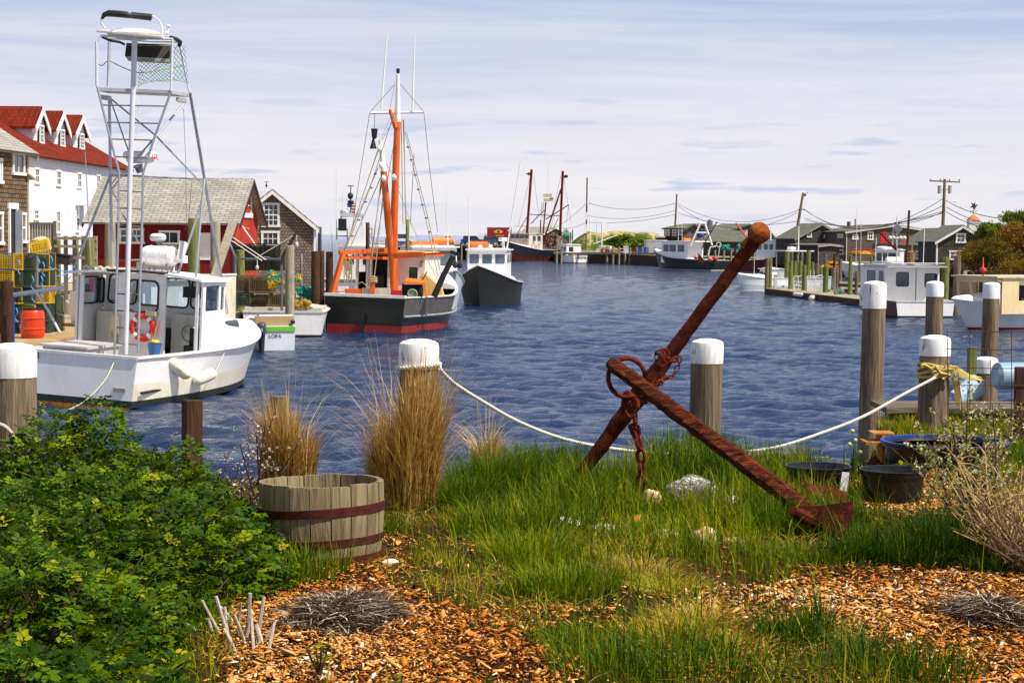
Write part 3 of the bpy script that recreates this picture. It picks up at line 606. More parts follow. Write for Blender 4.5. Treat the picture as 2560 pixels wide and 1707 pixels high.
sz = np.exp(rng.normal(-4.5, .55, n)); L3 = np.stack([sz * 1.25, sz * rng.uniform(.3, .62, n), np.minimum(sz * .13, .004) + .0008], 1)
M = rot_np(rng.uniform(0, 6.28, n), rng.normal(0, .32, n), rng.normal(0, .35, n)) * L3[:, None, :]
V, Fc = stamp(tv, tf, np.stack([x, y, ground_z(x, y) + .008 + rng.random(n) * .012], 1), M)
o = bpy.data.objects.new('wood_chips', mesh_np('wood_chips', V, Fc, [CH], np.repeat(np.clip(rng.normal(.52, .25, n) + .45 * (vnoise(x, y, 1.4, 55) - .5) - .16 * (sz < .010), 0, 1), 6))); COL.objects.link(o); tag(o, 'orange wood chip mulch scattered in front of the anchor', 'wood chips', kind='stuff')

# dried seaweed mounds: tangles of thin strands
def seaweed(name, px, py, rx, ry, hz, n, label):
    p = onz(px, py, 0); a = rng.uniform(0, 6.28, n); q = np.sqrt(rng.random(n)); wob = .8 + .22 * np.sin(a * 2 + px) + .16 * np.sin(a * 5 + 1) + .1 * rng.normal(size=n); xx = p.x + np.cos(a) * q * rx * wob; yy_ = p.y + np.sin(a) * q * ry * wob; zz = hz * np.clip(1 - q ** 2, 0, 1) * rng.uniform(.6, 1.05, n) + .005
    ac = Acc(); V, Fc, k = blades(xx, yy_, rng.uniform(.03, .09, n), rng.uniform(.003, .007, n), rng.uniform(1.2, 2.4, n), z=zz, segs=(0, .4, .75, 1), wt=(.6, 1, .8, .3)); V = V.copy(); V[:, 2] = np.maximum(V[:, 2], .004)
    ac.add(V, Fc, np.repeat(np.where(rng.random(n) < .18, rng.uniform(.7, 1, n), rng.uniform(0, .42, n)), k)); o = ac.obj(name, [SEAM]); dm = MB(); dm.ell((p.x, p.y, -.01), (rx * .72, ry * .72, hz * .85), 20, 8, jit=.03)
    d = mk('mound', dm, SEAD, o); tag(o, label, 'seaweed'); return o
SEAM = leaf('dry_seaweed', [(0, '20140c'), (.4, '54381f'), (.7, 'a8906c'), (1, 'e4d8c4')], .8, 0, .15); SEAD = plain('seaweed_dark', '1e140d', .95)
seaweed('seaweed_pile', 860, 1552, .29, .42, .07, 4200, 'mound of dark dried seaweed on the mulch beside the cut stems')
seaweed('seaweed_pile', 2480, 1545, .2, .30, .06, 2200, 'mound of dark dried seaweed with pale wisps at the right of the mulch')

# ------------------------------------------------------------------ rugosa rose bush
def leaflets(nl):
    tv = []; tf = []
    def lf(cx, cy, ang, ln):
        o = len(tv); ca, sa = math.cos(ang), math.sin(ang)
        for u, v, z in ((0, 0, 0), (.3, .30, .07), (.72, .26, .03), (1, 0, -.10), (.72, -.26, .03), (.3, -.30, .07), (.35, 0, .0), (.75, 0, -.03)):
            tv.append((cx + (u * ca - v * sa) * ln, cy + (u * sa + v * ca) * ln, z * ln))
        tf.extend([[o, o + 6, o + 1, o], [o + 6, o + 7, o + 2, o + 1], [o + 7, o + 3, o + 2, o + 7], [o, o + 5, o + 6, o], [o + 5, o + 4, o + 7, o + 6], [o + 4, o + 3, o + 7, o + 4]])
    lf(1.9, 0, 0, 1.15)
    for i, d in enumerate((1.55, .8, .15)[:nl]): lf(d, .06, 1.0, 1.0 - .05 * i); lf(d, -.06, -1.0, 1.0 - .05 * i)
    tv = np.array(tv); tf = np.array([[a, b, c, d] if a != d else [a, b, c, c] for a, b, c, d in tf]); return tv, tf
def tri_fix(tf):            # degenerate quads -> keep as quads with a repeated vertex removed is costly; nudge instead
    return tf
LT, LF_ = leaflets(2)
LF_ = np.array([f if len(set(f)) == 4 else f for f in LF_.tolist()])
def fix_quads(tv, tf):
    tv = tv.tolist(); o = []
    for f in tf.tolist():
        u = []
        for k in f:
            if k not in u: u.append(k)
        if len(u) == 3:
            a, b, c = u; m = [(tv[a][i] + tv[b][i]) / 2 for i in range(3)]; tv.append(m); u = [a, len(tv) - 1, b, c]
        o.append(u)
    return np.array(tv), np.array(o)
LT, LF_ = fix_quads(LT, LF_)
ROSE = leaf('rose_leaves', [(0, '101e01'), (.35, '2c4601'), (.6, '526e02'), (.85, '8a9408'), (1, 'b4a41c')], .5, .3, .14)
def bush_h(x, y):
    e_ = np.interp(y, bY, bX) - x; d = np.clip(e_ / .9, 0, 1); back = np.clip((12.0 - y) / .8, 0, 1)
    front = np.clip((y - 4.4) / .8, 0, 1)
    b = .36 * np.sqrt(np.clip(1 - (1 - d) ** 2, 0, 1)) * np.sqrt(back) * np.sqrt(front)
    b = b * (.66 + .62 * vnoise(x, y, 1.8, 21)) + .13 * (vnoise(x, y, 4.2, 22) - .5) * (d > 0)
    for px, py, Y, hh, s in ((130, 1035, 11.0, .24, .13), (258, 1048, 11.0, .22, .12), (30, 1115, 10.8, .08, .2), (470, 1140, 11.2, .2, .07), (200, 1100, 11.0, .12, .2), (640, 1225, 11, .1, .12)):
        cx = X(px, Y); b = b + hh * np.exp(-(((x - cx) / s) ** 2 + ((y - Y) / .45) ** 2)) * (e_ > 0)
    return np.maximum(b, .0) * (e_ > -.02)
n = 29000; y = 4.6 + rng.random(n) ** .85 * 7.3; x = -(y * .272 + .15) + rng.random(n) * (y * .272 + .15 - .6); ok = (x < np.interp(y, bY, bX)) & (rng.random(n) < np.clip(1.25 - (y - 5) * .07, .3, 1)); x, y = x[ok], y[ok]
H0 = bush_h(x, y); ok = H0 > .05; x, y, H0 = x[ok], y[ok], H0[ok]; e = .03
nx1 = (bush_h(x - e, y) - bush_h(x + e, y)) / (2 * e); ny1 = (bush_h(x, y - e) - bush_h(x, y + e)) / (2 * e); n = len(x); print('rose leaves', n)
dep = rng.random(n) ** 1.5 * .30; z = np.maximum(H0 - dep, .02)
yaw = np.arctan2(ny1 + rng.normal(0, .8, n), nx1 + rng.normal(0, .8, n)); pit = rng.normal(-.05, .4, n)
M = rot_np(yaw, pit, rng.normal(0, .4, n)); V, Fc = stamp(LT, LF_, np.stack([x, y, z], 1), M, rng.uniform(.022, .036, n))
BU = Thing('rose_bush', 'dense dark green leafy rose bush filling the lower left corner', 'bush', (-2.2, 8.5, 0))
me = mesh_np('foliage', V - np.array([-2.2, 8.5, 0]), Fc, [ROSE], np.repeat(np.clip(rng.normal(.46, .2, n), 0, 1), len(LF_))); o = bpy.data.objects.new('foliage', me); COL.objects.link(o); o.parent = BU.o
st = MB()
for i in range(420):
    a = random.uniform(0, 1); yy0 = random.uniform(5.2, 11.6); xx0 = random.uniform(-(yy0 * .272), float(np.interp(yy0, bY, bX)) - .05); hh = float(bush_h(np.array([xx0]), np.array([yy0]))[0])
    if hh < .1: continue
    st.tube([(xx0, yy0, 0), (xx0 + random.uniform(-.05, .05), yy0 + random.uniform(-.05, .05), hh * .5), (xx0 + random.uniform(-.1, .1), yy0 + random.uniform(-.1, .1), hh * .97)], [.006, .005, .0025], 5, False)
BU.part('stems', st, plain('rose_stem', '4a2e1a', .8), world=True)

def sprig(name, px, py, Y, hh, label, n=26, w_=.10, size=.017, z0=None):
    p = at(px, py, Y); T = Thing(name, label, 'plant', tuple(p), world=True); s_ = MB(); pos = []; 
    for k in range(max(3, n // 8)):
        dx, dy = random.uniform(-w_, w_), random.uniform(-w_, w_) * .6; t = Vector((p.x + dx, p.y + dy, p.z + hh * random.uniform(.6, 1))); s_.tube([p, p.lerp(t, .5) + Vector((dx * .2, 0, hh * .1)), t], [.005, .004, .002], 5, False)
        for j in range(8): pos.append(tuple(p.lerp(t, .25 + .75 * j / 7)))
    T.part('stems', s_, plain('rose_stem', '4a2e1a', .8)); P_ = np.array(pos); m = len(P_); V, Fc = stamp(LT, LF_, P_ - np.array(p), rot_np(rng.uniform(0, 6.28, m), rng.normal(-.2, .4, m), rng.normal(0, .4, m)), rng.uniform(.7, 1.2, m) * size)
    o = bpy.data.objects.new('foliage', mesh_np('foliage', V, Fc, [ROSE], np.repeat(rng.uniform(.35, .95, m), len(LF_)))); COL.objects.link(o); o.parent = T.o; return T
sprig('rose_shoot', 800, 1690, 6.85, .16, 'small green rose shoot growing alone out of the wood chips', 34, .07, .013)
sprig('rose_shoot', 705, 1540, 8.1, .07, 'tiny rose seedling beside the cut grey stems', 12, .03, .008)
sprig('rose_shoot', 1000, 1715, 6.65, .05, 'low seedling at the lower edge of the wood chips', 14, .04, .008)

# ------------------------------------------------------------------ cut stems
STUB = wood('bleached_stem', 'a09080', 'cbbba8', 'e8ddd0', 'z', 3, .5)
T = Thing('cut_stems', 'cluster of bleached cut woody stems standing in front of the rose bush', 'stump', tuple(onz(580, 1640)), world=True)
for (a, b, c, d, r_) in ((590, 1640, 540, 1490, .010), (560, 1590, 505, 1500, .008), (610, 1610, 625, 1482, .011), (630, 1600, 618, 1500, .009), (600, 1600, 603, 1505, .007), (640, 1620, 660, 1492, .010), (655, 1630, 640, 1560, .014), (650, 1610, 690, 1550, .007), (575, 1600, 562, 1515, .009),
                        (540, 1585, 520, 1545, .010), (500, 1580, 460, 1555, .006), (620, 1620, 588, 1540, .008), (635, 1640, 628, 1545, .008), (665, 1640, 686, 1555, .009), (600, 1650, 560, 1570, .008), (595, 1560, 545, 1510, .008)):
    q = MB(); p0 = onz(a, b, 0); p1 = at(c, d, p0.y - random.uniform(-.05, .05)); mid = p0.lerp(p1, .5) + Vector((random.uniform(-.008, .008), 0, 0)); q.tube([p0 - Vector((0, 0, .02)), mid, p1], [r_ * .95, r_ * .85, r_ * .7], 7); T.part('stem', q, STUB)

# ------------------------------------------------------------------ white and beach-plum shrubs
def twig_shrub(name, label, base, tips, blossom, n_sub, col='5a4034', bl_n=5, cat='shrub', bsz=.006, leafy=0.0, sub=.22, lc=None):
    T = Thing(name, label, cat, tuple(base), world=True); s_ = MB(); pts = []
    for tip in tips:
        b0 = Vector(base) + Vector((random.uniform(-.08, .08), random.uniform(-.08, .08), 0)); path = spline([b0, b0.lerp(Vector(tip), .45) + Vector((random.uniform(-.05, .05), random.uniform(-.06, .06), random.uniform(0, .04))), Vector(tip)], 5); s_.tube(path, [.0065 - .0042 * i / (len(path) - 1) for i in range(len(path))], 5, False)
        for k in range(n_sub):
            t = random.uniform(.3, 1); q = path[int(t * (len(path) - 1))]; d = Vector((random.uniform(-1, 1), random.uniform(-.6, .6), random.uniform(-.2, 1))).normalized() * random.uniform(.4, 1) * sub
            s_.tube([q, q + d * .55 + Vector((0, 0, .01)), q + d], [.0028, .002, .0012], 4, False)
            for j in range(bl_n): pts.append(q + d * random.uniform(.25, 1) + Vector([random.gauss(0, .006) for _ in range(3)]))
    T.part('branches', s_, plain('twig_' + col, col, .8))
    if blossom and pts:
        P_ = np.array([tuple(p - Vector(base)) for p in pts]); m = len(P_); th = np.arange(5) * 2 * np.pi / 5; tv = []; tf = []
        for t in th:
            o = len(tv); tv += [(0, 0, 0), (math.cos(t - .5) * .8, math.sin(t - .5) * .8, .35), (math.cos(t) * 1.15, math.sin(t) * 1.15, .45), (math.cos(t + .5) * .8, math.sin(t + .5) * .8, .35)]; tf.append([o, o + 1, o + 2, o + 3])
        V, Fc = stamp(np.array(tv), np.array(tf), P_, rot_np(rng.uniform(0, 6.28, m), rng.normal(0, .9, m), rng.normal(0, .9, m)), rng.uniform(.6, 1.3, m) * bsz)
        o = bpy.data.objects.new('blossom', mesh_np('blossom', V, Fc, [leaf('blossom_' + blossom, [(0, blossom), (1, 'fffaf0')], .7, .4, .1)], np.repeat(rng.random(m), 5))); COL.objects.link(o); o.parent = T.o
    if leafy and pts:
        m = int(len(pts) * leafy); P_ = np.array([tuple(random.choice(pts) - Vector(base) + Vector([random.gauss(0, .012) for _ in range(3)])) for _ in range(m)]); tv = np.array([(0, 0, 0), (.5, .28, .08), (1, 0, 0), (.5, -.28, .08)]) * 1.0; tf = np.array([[0, 1, 2, 3]])
        V, Fc = stamp(tv, tf, P_, rot_np(rng.uniform(0, 6.28, m), rng.normal(-.4, .5, m), rng.normal(0, .6, m)), rng.uniform(.6, 1.3, m) * .018)
        o = bpy.data.objects.new('leaves', mesh_np('leaves', V, Fc, [leaf('young_leaves', lc or [(0, '4a6010'), (.6, '8a9020'), (1, 'c0b040')], .5, .4, .3)], rng.random(m))); COL.objects.link(o); o.parent = T.o
    return T
B0 = onz(655, 1330, 0)
twig_shrub('beach_plum', 'leafless twiggy shrub with pinkish white buds leaning over the rose bush beside the barrel', tuple(B0),
           [tuple(at(a, b, B0.y + random.uniform(-.2, .5))) for a, b in ((690, 1020), (640, 1080), (600, 1110), (560, 1130), (745, 1110), (720, 1160), (700, 1240), (640, 1090), (665, 1050), (770, 1245), (590, 1170), (710, 1270), (540, 1180), (620, 1060))], 'e8c8b8', 7, '43302a', 4, bsz=.007, sub=.13)
B1 = onz(2440, 1330, 0)
twig_shrub('beach_plum', 'blossoming shrub with creamy flowers and young yellow leaves in front of the wire fence', tuple(B1),
           [tuple(at(a, b, B1.y + random.uniform(-.2, .6))) for a, b in ((2330, 1010), (2290, 1060), (2260, 1100), (2420, 960), (2395, 930), (2480, 1010), (2530, 1040), (2560, 1060), (2350, 1080), (2440, 1080), (2300, 1130), (2500, 1110), (2230, 1120), (2540, 1000), (2380, 1040), (2460, 1040), (2590, 1020), (2400, 1110), (2325, 1050), (2510, 1070))], 'e8dca0', 13, '4a3428', 8, bsz=.007, leafy=1.8, sub=.12)
B2 = onz(2540, 1420, 0)
twig_shrub('dry_shrub', 'bare straw coloured twiggy shrub at the right edge', tuple(B2),
           [tuple(at(a, b, B2.y + random.uniform(-.3, .8))) for a, b in [(random.randint(2360, 2620), random.randint(1110, 1330)) for _ in range(44)]], None, 6, 'b49458', 0, sub=.13)
twig_shrub('dry_shrub', 'dark bare twiggy shrub with reddish stems at the far right edge', (B2.x + .1, B2.y - .25, 0),
           [tuple(at(a, b, B2.y + random.uniform(-.4, .4))) for a, b in [(random.randint(2330, 2620), random.randint(1190, 1400)) for _ in range(34)]], None, 6, '6a4c34', 0, sub=.12)

# ------------------------------------------------------------------ tall golden grass clumps
GOLD = leaf('golden_grass', [(0, '6c4818'), (.4, 'a87c34'), (.75, 'cca45c'), (1, 'f0dcac')], .6, .3, .2)
def gold(name, px, py, r_, n, hh, label, plume=26, ln=.14):
    p = onz(px, py, 0); ac = Acc(); a = rng.uniform(0, 6.28, n); q = np.sqrt(rng.random(n)) * r_
    lobe = .55 + .45 * vnoise(p.x + np.cos(a) * q, np.full(n, p.y), 9, int(px) % 50) + .25 * np.cos(a) * (px > 900); ac.blades(p.x + np.cos(a) * q, p.y + np.sin(a) * q * .6, lobe * hh * (rng.random(n) ** .5) * rng.uniform(.62, 1.15, n), rng.uniform(.0025, .006, n), np.abs(rng.normal(ln, .12, n)), .5, .2, yaw=a + rng.normal(0, .9, n), segs=(0, .3, .55, .75, .9, 1), wt=(1, .95, .85, .7, .5, .1))
    m = plume; a = rng.uniform(0, 6.28, m); ac.blades(p.x + np.cos(a) * r_ * .7, p.y + np.sin(a) * r_ * .4, hh * rng.uniform(1.0, 1.3, m), np.full(m, .0018), np.abs(rng.normal(.16, .1, m)), .9, .05, yaw=a, segs=(0, .3, .55, .75, .9, 1), wt=(1, .95, .85, .7, .5, .1))
    for k in range(9):      # broken curling straws
        a = rng.uniform(0, 6.28, 24); q = r_ * rng.uniform(.5, 1.0, 24); ac.blades(p.x + np.cos(a) * q, p.y + np.sin(a) * q * .6, hh * rng.uniform(.2, .8, 24), np.full(24, .004), rng.uniform(.5, 1.1, 24), .8, .1, yaw=a + rng.normal(0, .4, 24), z=np.full(24, 1.0) * hh * rng.uniform(0, .45, 24))
    o = ac.obj(name, [GOLD]); return tag(o, label, 'grass clump', 'tall golden grass clumps')
gold('golden_grass_clump', 1012, 1275, .19, 4200, .90, 'large golden dry grass clump in front of the roped white topped pile')
gold('golden_grass_clump', 722, 1215, .17, 2600, .68, 'golden dry grass clump around the short square post behind the barrel', 26)
gold('golden_grass_clump', 1215, 1195, .09, 420, .45, 'small sparse golden grass tuft by the water between the pile and the anchor', 30)

# ------------------------------------------------------------------ piles
def pile_mat(name, c1, c2, c3): return wood(name, c1, c2, c3, 'z', .8, .7)
PW = pile_mat('pile_weathered', '463828', '80705a', 'aa9a80'); PG = pile_mat('pile_green', '4c5426', '7c8244', 'a8a468'); PD = pile_mat('pile_dark', '2c1c14', '4e3626', '6c503a'); PY = pile_mat('pile_pale', '857a64', 'aaa088', 'c8c0a8')
g = G('chipped_white_paint'); f = g.noise(g.coord((7, 7, 1.6)), 2.6, 8, .75, .6); sp = g.new('ShaderNodeSeparateXYZ'); tcn = g.new('ShaderNodeTexCoord'); g.l.new(tcn.outputs['Generated'], sp.inputs[0])
k = g.ramp(g.math('SUBTRACT', f, g.math('MULTIPLY', sp.outputs[2], .02)), [(.60, (0, 0, 0)), (.625, (1, 1, 1))]); f3 = g.noise(g.coord((10, 10, 1)), 5, 5)
g.color(g.mix(k, g.ramp(f3, [(.3, 'cfccc6'), (.6, 'f2f0ee')]), g.ramp(f3, [(.4, '5c4a36'), (.6, '8a785c')]))); g.bump(g.math('MULTIPLY', k, -1), .5, .01); PCAP = g.set(.75, 0, .2)
g = G('smooth_white_cap'); f = g.noise(g.coord((6, 6, 1.2)), 2.6, 8, .75, .6); k = g.ramp(f, [(.585, (0, 0, 0)), (.61, (1, 1, 1))]); g.color(g.mix(k, 'f2f1f0', '8c8070')); g.bump(f, .2, .01); SCAP = g.set(.6, 0, .3)
def pile(px0, px1, ytop, Y, mat, label, cap=None, zb=WATER - .6, lean=0, group=None, capm=None, name='pile', flat=False, leany=0, cat='piling', base_px=None, rnd=.45):
    """round timber pile; px0..px1 is its width in the photo at depth Y"""
    r_ = (px1 - px0) / F * Y / 2; xc = X((px0 + px1) / 2, Y); zt = Zp((px0 + px1) / 2, ytop, Y); T = Thing(name, label, cat, (xc - lean * (zt - zb), Y - leany * (zt - zb), zb), (0, 0, 0), group); H = zt - zb
    cz = H - (cap or 0); seg = 7; pr = [(r_ * (1.06 - .06 * i / seg) * random.uniform(.985, 1.015), cz * i / seg) for i in range(seg + 1)]
    body = MB(); 
    if not cap: pr[-1] = (r_ * .97, cz - .015); pr += [(r_ * .86, cz), (0.001, cz + .004)]
    body.lathe((0, 0, 0), pr, 20, jit=.012)
    sh = Matrix(((1, 0, lean, 0), (0, 1, leany, 0), (0, 0, 1, 0), (0, 0, 0, 1))); body.xf(sh); T.part('post', body, mat)
    if cap:
        c = MB(); k = r_ * 1.035; c.lathe((0, 0, cz), [(k * .99, -.004), (k, .03), (k, cap - r_ * rnd), (k * .95, cap - r_ * rnd * .45), (k * .8, cap - r_ * .1), (k * .45, cap), (0.001, cap + .004)], 24, jit=.006).xf(sh); T.part('white_cap', c, capm or SCAP)
    return T
P1 = pile(1000, 1098, 848, 12.15, PW, 'near pile with a smooth white cap and the rope tied round its neck', .18, -.4, -.005)
P2 = pile(-24, 88, 858, 12.1, PW, 'thick weathered pile with a chipped white cap cut off by the left edge', .21, -.4, .0, capm=PCAP)
P3 = pile(1732, 1812, 847, 15.3, PW, 'white capped pile standing in the water behind the anchor', .19, lean=.012, capm=PCAP)
P4 = pile(2160, 2218, 703, 21.5, PW, 'tall pile with a chipped white cap rising right of the anchor', .30, lean=.012, capm=PCAP)
P5 = pile(2318, 2361, 703, 28, PW, 'tall slim pile with a clean white cap in front of the maroon and white boat', .22)
P6 = pile(2461, 2502, 706, 29, PW, 'tall slim pile with a clean white cap in front of the cream boat', .24, lean=.01)
P7 = pile(2306, 2381, 838, 16.3, PW, 'stout pile with a white cap and yellow rope knotted round it', .17, -.5, lean=.01)
P8 = pile(2443, 2501, 892, 19.5, PW, 'short pile with a white cap behind the wire fence', .16, -1)
# square posts
def sqpost(px0, px1, y0, Y, zb, label, m=PD, lean=0.0):
    wd = (px1 - px0) / F * Y; xc = X((px0 + px1) / 2, Y); zt = Zp(px0, y0, Y); q = MB(); q.obox((xc, Y, (zt + zb) / 2), (wd * .82, wd * .82, zt - zb), Matrix.Rotation(.5, 3, 'Z')); return single('wooden_post', q, m, label, 'post')
sqpost(455, 505, 1000, 12.6, -.9, 'square dark brown post standing alone between the rose bush and the white boat')
sqpost(679, 724, 990, 12.7, -.9, 'short square post rising out of the golden grass', PW)

# ------------------------------------------------------------------ ropes
def rope3(name, path, r_, label, m, pitch=.075, cat='rope'):
    q = MB(); L = [0]; 
    for a, b in zip(path, path[1:]): L.append(L[-1] + (b - a).length)
    npt = int(L[-1] / .010); P_ = []; j = 0
    for i in range(npt + 1):
        s_ = L[-1] * i / npt
        while j < len(L) - 2 and L[j + 1] < s_: j += 1
        P_.append(path[j].lerp(path[j + 1], (s_ - L[j]) / max(1e-9, L[j + 1] - L[j])))
    for k in range(3):
        pts = []
        for i, p in enumerate(P_):
            d = (P_[min(i + 1, npt)] - P_[max(0, i - 1)]).normalized(); u = d.cross(Vector((0, .3, 1))).normalized(); v = d.cross(u); t = 2 * math.pi * (L[-1] * i / npt / pitch + k / 3); pts.append(p + (u * math.cos(t) + v * math.sin(t)) * r_ * .52)
        q.tube(pts, r_ * .56, 6)
    return single(name, q, m, label, cat, ang=70)
RW = plain('white_rope', 'e2dccb', .8); RY = plain('yellow_rope', 'c8b060', .8)
r1_ = (1098 - 1000) / F * 12.15 / 2 + .012; c1_ = Vector((X(1049, 12.15), 12.15, Zp(1049, 914, 12.15))); loop = [c1_ + Vector((math.cos(t) * r1_, math.sin(t) * r1_, .012 * math.cos(t))) for t in [math.pi * 2 * i / 30 - .2 for i in range(31)]]
pA = at(1100, 924, 12.1); pB = at(2338, 944, 16.1)
mid = [at(a, b, Y) for a, b, Y in ((1135, 958, 12.25), (1200, 1000, 12.5), (1300, 1056, 12.9), (1420, 1100, 13.3), (1560, 1125, 13.7), (1700, 1136, 14.1), (1820, 1132, 14.5), (1940, 1118, 14.9), (2060, 1080, 15.3), (2160, 1040, 15.6), (2260, 985, 15.9))]
rope3('mooring_rope', loop + spline([pA] + mid + [pB], 10), .0125, 'white twisted rope sagging from the near pile across behind the anchor', RW)
# knot of frayed yellow rope on the stout pile
q = MB(); c = Vector((X(2343, 16.3), 16.3, Zp(2343, 925, 16.3)))
for k in range(4): q.tube([c + Vector((math.cos(t) * .138, math.sin(t) * .138, .03 * math.sin(t * 1.3 + k) + .02 * k - .03)) for t in [2 * math.pi * i / 20 for i in range(21)]], .013, 7)
for k in range(9): q.tube([c + Vector((random.uniform(-.06, .12), -.15 - random.random() * .03, random.uniform(-.07, .05))) for _ in range(5)], .014, 6)
q.tube(spline([c + Vector((-.03, -.16, 0)), at(2310, 912, 16.1), at(2303, 918, 16.1)], 6), .014, 6)
for k in range(16): q.tube(spline([c + Vector((.1, -.12, .03)), at(2390 + k, 915 + k * 2, 16.2), at(2420 + k * 2, 935 + k, 16.25), at(2445 + random.randint(0, 15), 948 + random.randint(-6, 10), 16.3)], 5), .004, 4)
for k in range(5): q.tube(spline([c + Vector((.1, -.12, 0)), at(2385 + k * 3, 960, 16.2), at(2388 + k * 3, 1000 + 6 * k, 16.2)], 5), .006, 4)
single('rope_knot', q, RY, 'frayed yellow rope knotted round the stout white capped pile', 'rope')
# ------------------------------------------------------------------ bulkhead timbers, rusty beam, low dock at right
TB = wood('old_timber_x', '3c3026', '6e6252', 'a09684', 'x', .8, .8)
def timber(pts, w_, h_, label, m=TB, name='bulkhead_timber'):
    q = MB()
    for a, b in zip(pts, pts[1:]): q.beam(a, b, w_, h_)
    return single(name, q, m, label, 'timber')
timber([(-5, 12.42, -.06), (-.2, 12.38, -.07)], .22, .2, 'long grey bulkhead timber along the water behind the barrel')
timber([(-.15, 12.42, -.06), (.62, 12.95, -.06)], .2, .2, 'grey bulkhead timber behind the foot of the anchor stock')
timber([at(1640, 1166, 13.75), at(1962, 1150, 14.1)], .25, .13, 'weathered horizontal timber at the foot of the white capped pile')
RUST = rust('rusted_iron', [(.28, '2a0e08'), (.42, '5c2110'), (.56, '8c3a18'), (.74, 'b8602c')]); RUSTD = rust('dark_rust', [(.3, '1c0c08'), (.5, '43190e'), (.7, '722c14')])
q = MB(); c = at(2203, 1100, 14.1)
q.box((c.x - .10, c.y - .1, c.z - .17), (c.x + .10, c.y + .1, c.z - .155)); q.box((c.x - .012, c.y - .1, c.z - .155), (c.x + .012, c.y + .1, c.z + .05)); q.box((c.x - .08, c.y - .1, c.z + .05), (c.x + .08, c.y + .1, c.z + .062)); q.box((c.x - .14, c.y - .14, c.z - .02), (c.x + .14, c.y + .1, c.z + .0))
single('steel_beam', q, rust('orange_rust', [(.3, '6a3010'), (.5, 'b07030'), (.7, 'd8b888')]), 'short rusted steel beam end at the foot of the tall chipped pile', 'beam')
q = MB(); a = at(2206, 1014, 17.6); b = at(2316, 1008, 17.6); q.box((a.x, 17.4, a.z - .05), (b.x + 2.4, 18.2, a.z)); q.box((a.x + .03, 17.5, -.9), (b.x + 2.4, 17.62, a.z - .05)); single('low_dock', q, TB, 'low weathered timber dock edge behind the flowering shrub', 'dock')
# wire fence
q = MB(); Yf = 15.2
xs = [2369 + 53.5 * i for i in range(8)]; ys2 = [828, 872, 920, 963, 1008, 1050, 1090]
T = Thing('wire_fence', 'rusty square wire mesh fence panel at the right edge', 'fence', tuple(at(2470, 1090, Yf)), world=True)
for i, a in enumerate(xs): q.tube([at(a + random.uniform(-3, 3), 826, Yf), at(a + random.uniform(-2, 2), 960, Yf), at(a + random.uniform(-3, 3), 1105, Yf)], .0035, 5)
for b in ys2: q.tube([at(2366, b + random.uniform(-2, 2), Yf), at(2500, b + random.uniform(-2, 3), Yf), at(2740, b + random.uniform(-2, 3), Yf)], .0035, 5)
T.part('wire_mesh', q, rust('wire_rust', [(.3, '3a2418'), (.7, '6a4a38')], .2))
q = MB(); p = at(2552, 918, 15.35); q.box((p.x - .03, p.y, -.2), (p.x + .05, p.y + .08, p.z)); T.part('fence_post', q, PD)
q = MB(); p = at(2433, 868, 19); q.box((p.x - .04, p.y, -1), (p.x + .04, p.y + .08, p.z)); single('wooden_post', q, PG, 'thin greenish post behind the wire fence', 'post')
# barrel-like floats seen through the fence
q = MB(); p = at(2535, 940, 18.4); q.tube([p + Vector((-.17, 0, 0)), p + Vector((-.16, 0, 0)), p + Vector((.2, .1, 0))], [.10, .13, .13], 16); single('plastic_float', q, paint('pale_blue_plastic', '88a8bc', .5, .3), 'pale blue cylindrical float lying on the dock behind the wire fence', 'float', base=tuple(p - Vector((0, 0, .13))))
q = MB(); p = at(2425, 985, 18.6); q.tube([p + Vector((-.13, 0, -.06)), p + Vector((.1, .05, .1))], [.10, .11], 14); single('plastic_float', q, paint('white_blue_plastic', 'c4dcec', .4, .2, '5a88b8'), 'white and blue float between the two roped piles', 'float', base=tuple(p - Vector((0, 0, .13))))
# ================================================================== FOREGROUND OBJECTS
# ---- half barrel planter
OAK = wood('barrel_oak', '5a4a34', '968464', 'bcaa82', 'z', .9, .7); HOOP = rust('hoop_rust', [(.3, '2c1410'), (.5, '4a2018'), (.75, '74382a')], .4)
bc = onz(806, 1388, 0); T = Thing('barrel_planter', 'half wooden barrel planter with rusty iron hoops at the edge of the bush', 'barrel', (bc.x, bc.y, -.02), (R(-1), R(-1.2), 0))
Hb = .40; ns = 19; body = MB()
def br(z): return .288 + .026 * (z / Hb) + .012 * math.sin(math.pi * z / Hb)
for i in range(ns):
    a0 = 2 * math.pi * (i + .03) / ns; a1 = 2 * math.pi * (i + .97) / ns; top = Hb + random.uniform(-.006, .004); off = random.uniform(-.002, .002); vs = []
    for z in (0, Hb * .33, Hb * .66, top):
        for rr in (br(z) + off, br(z) - .026):
            for a in (a0, (a0 + a1) / 2, a1): vs.append((rr * math.cos(a), rr * math.sin(a), z))
    fs = []
    for j in range(3):
        b0, b1 = j * 6, j * 6 + 6; fs += [(b0, b0 + 1, b1 + 1, b1), (b0 + 1, b0 + 2, b1 + 2, b1 + 1), (b0 + 3, b1 + 3, b1 + 4, b0 + 4), (b0 + 4, b1 + 4, b1 + 5, b0 + 5), (b0, b1, b1 + 3, b0 + 3), (b0 + 2, b0 + 5, b1 + 5, b1 + 2)]
    fs += [(18, 19, 22, 21), (19, 20, 23, 22)]; body.add(vs, fs)
T.part('staves', body, OAK)
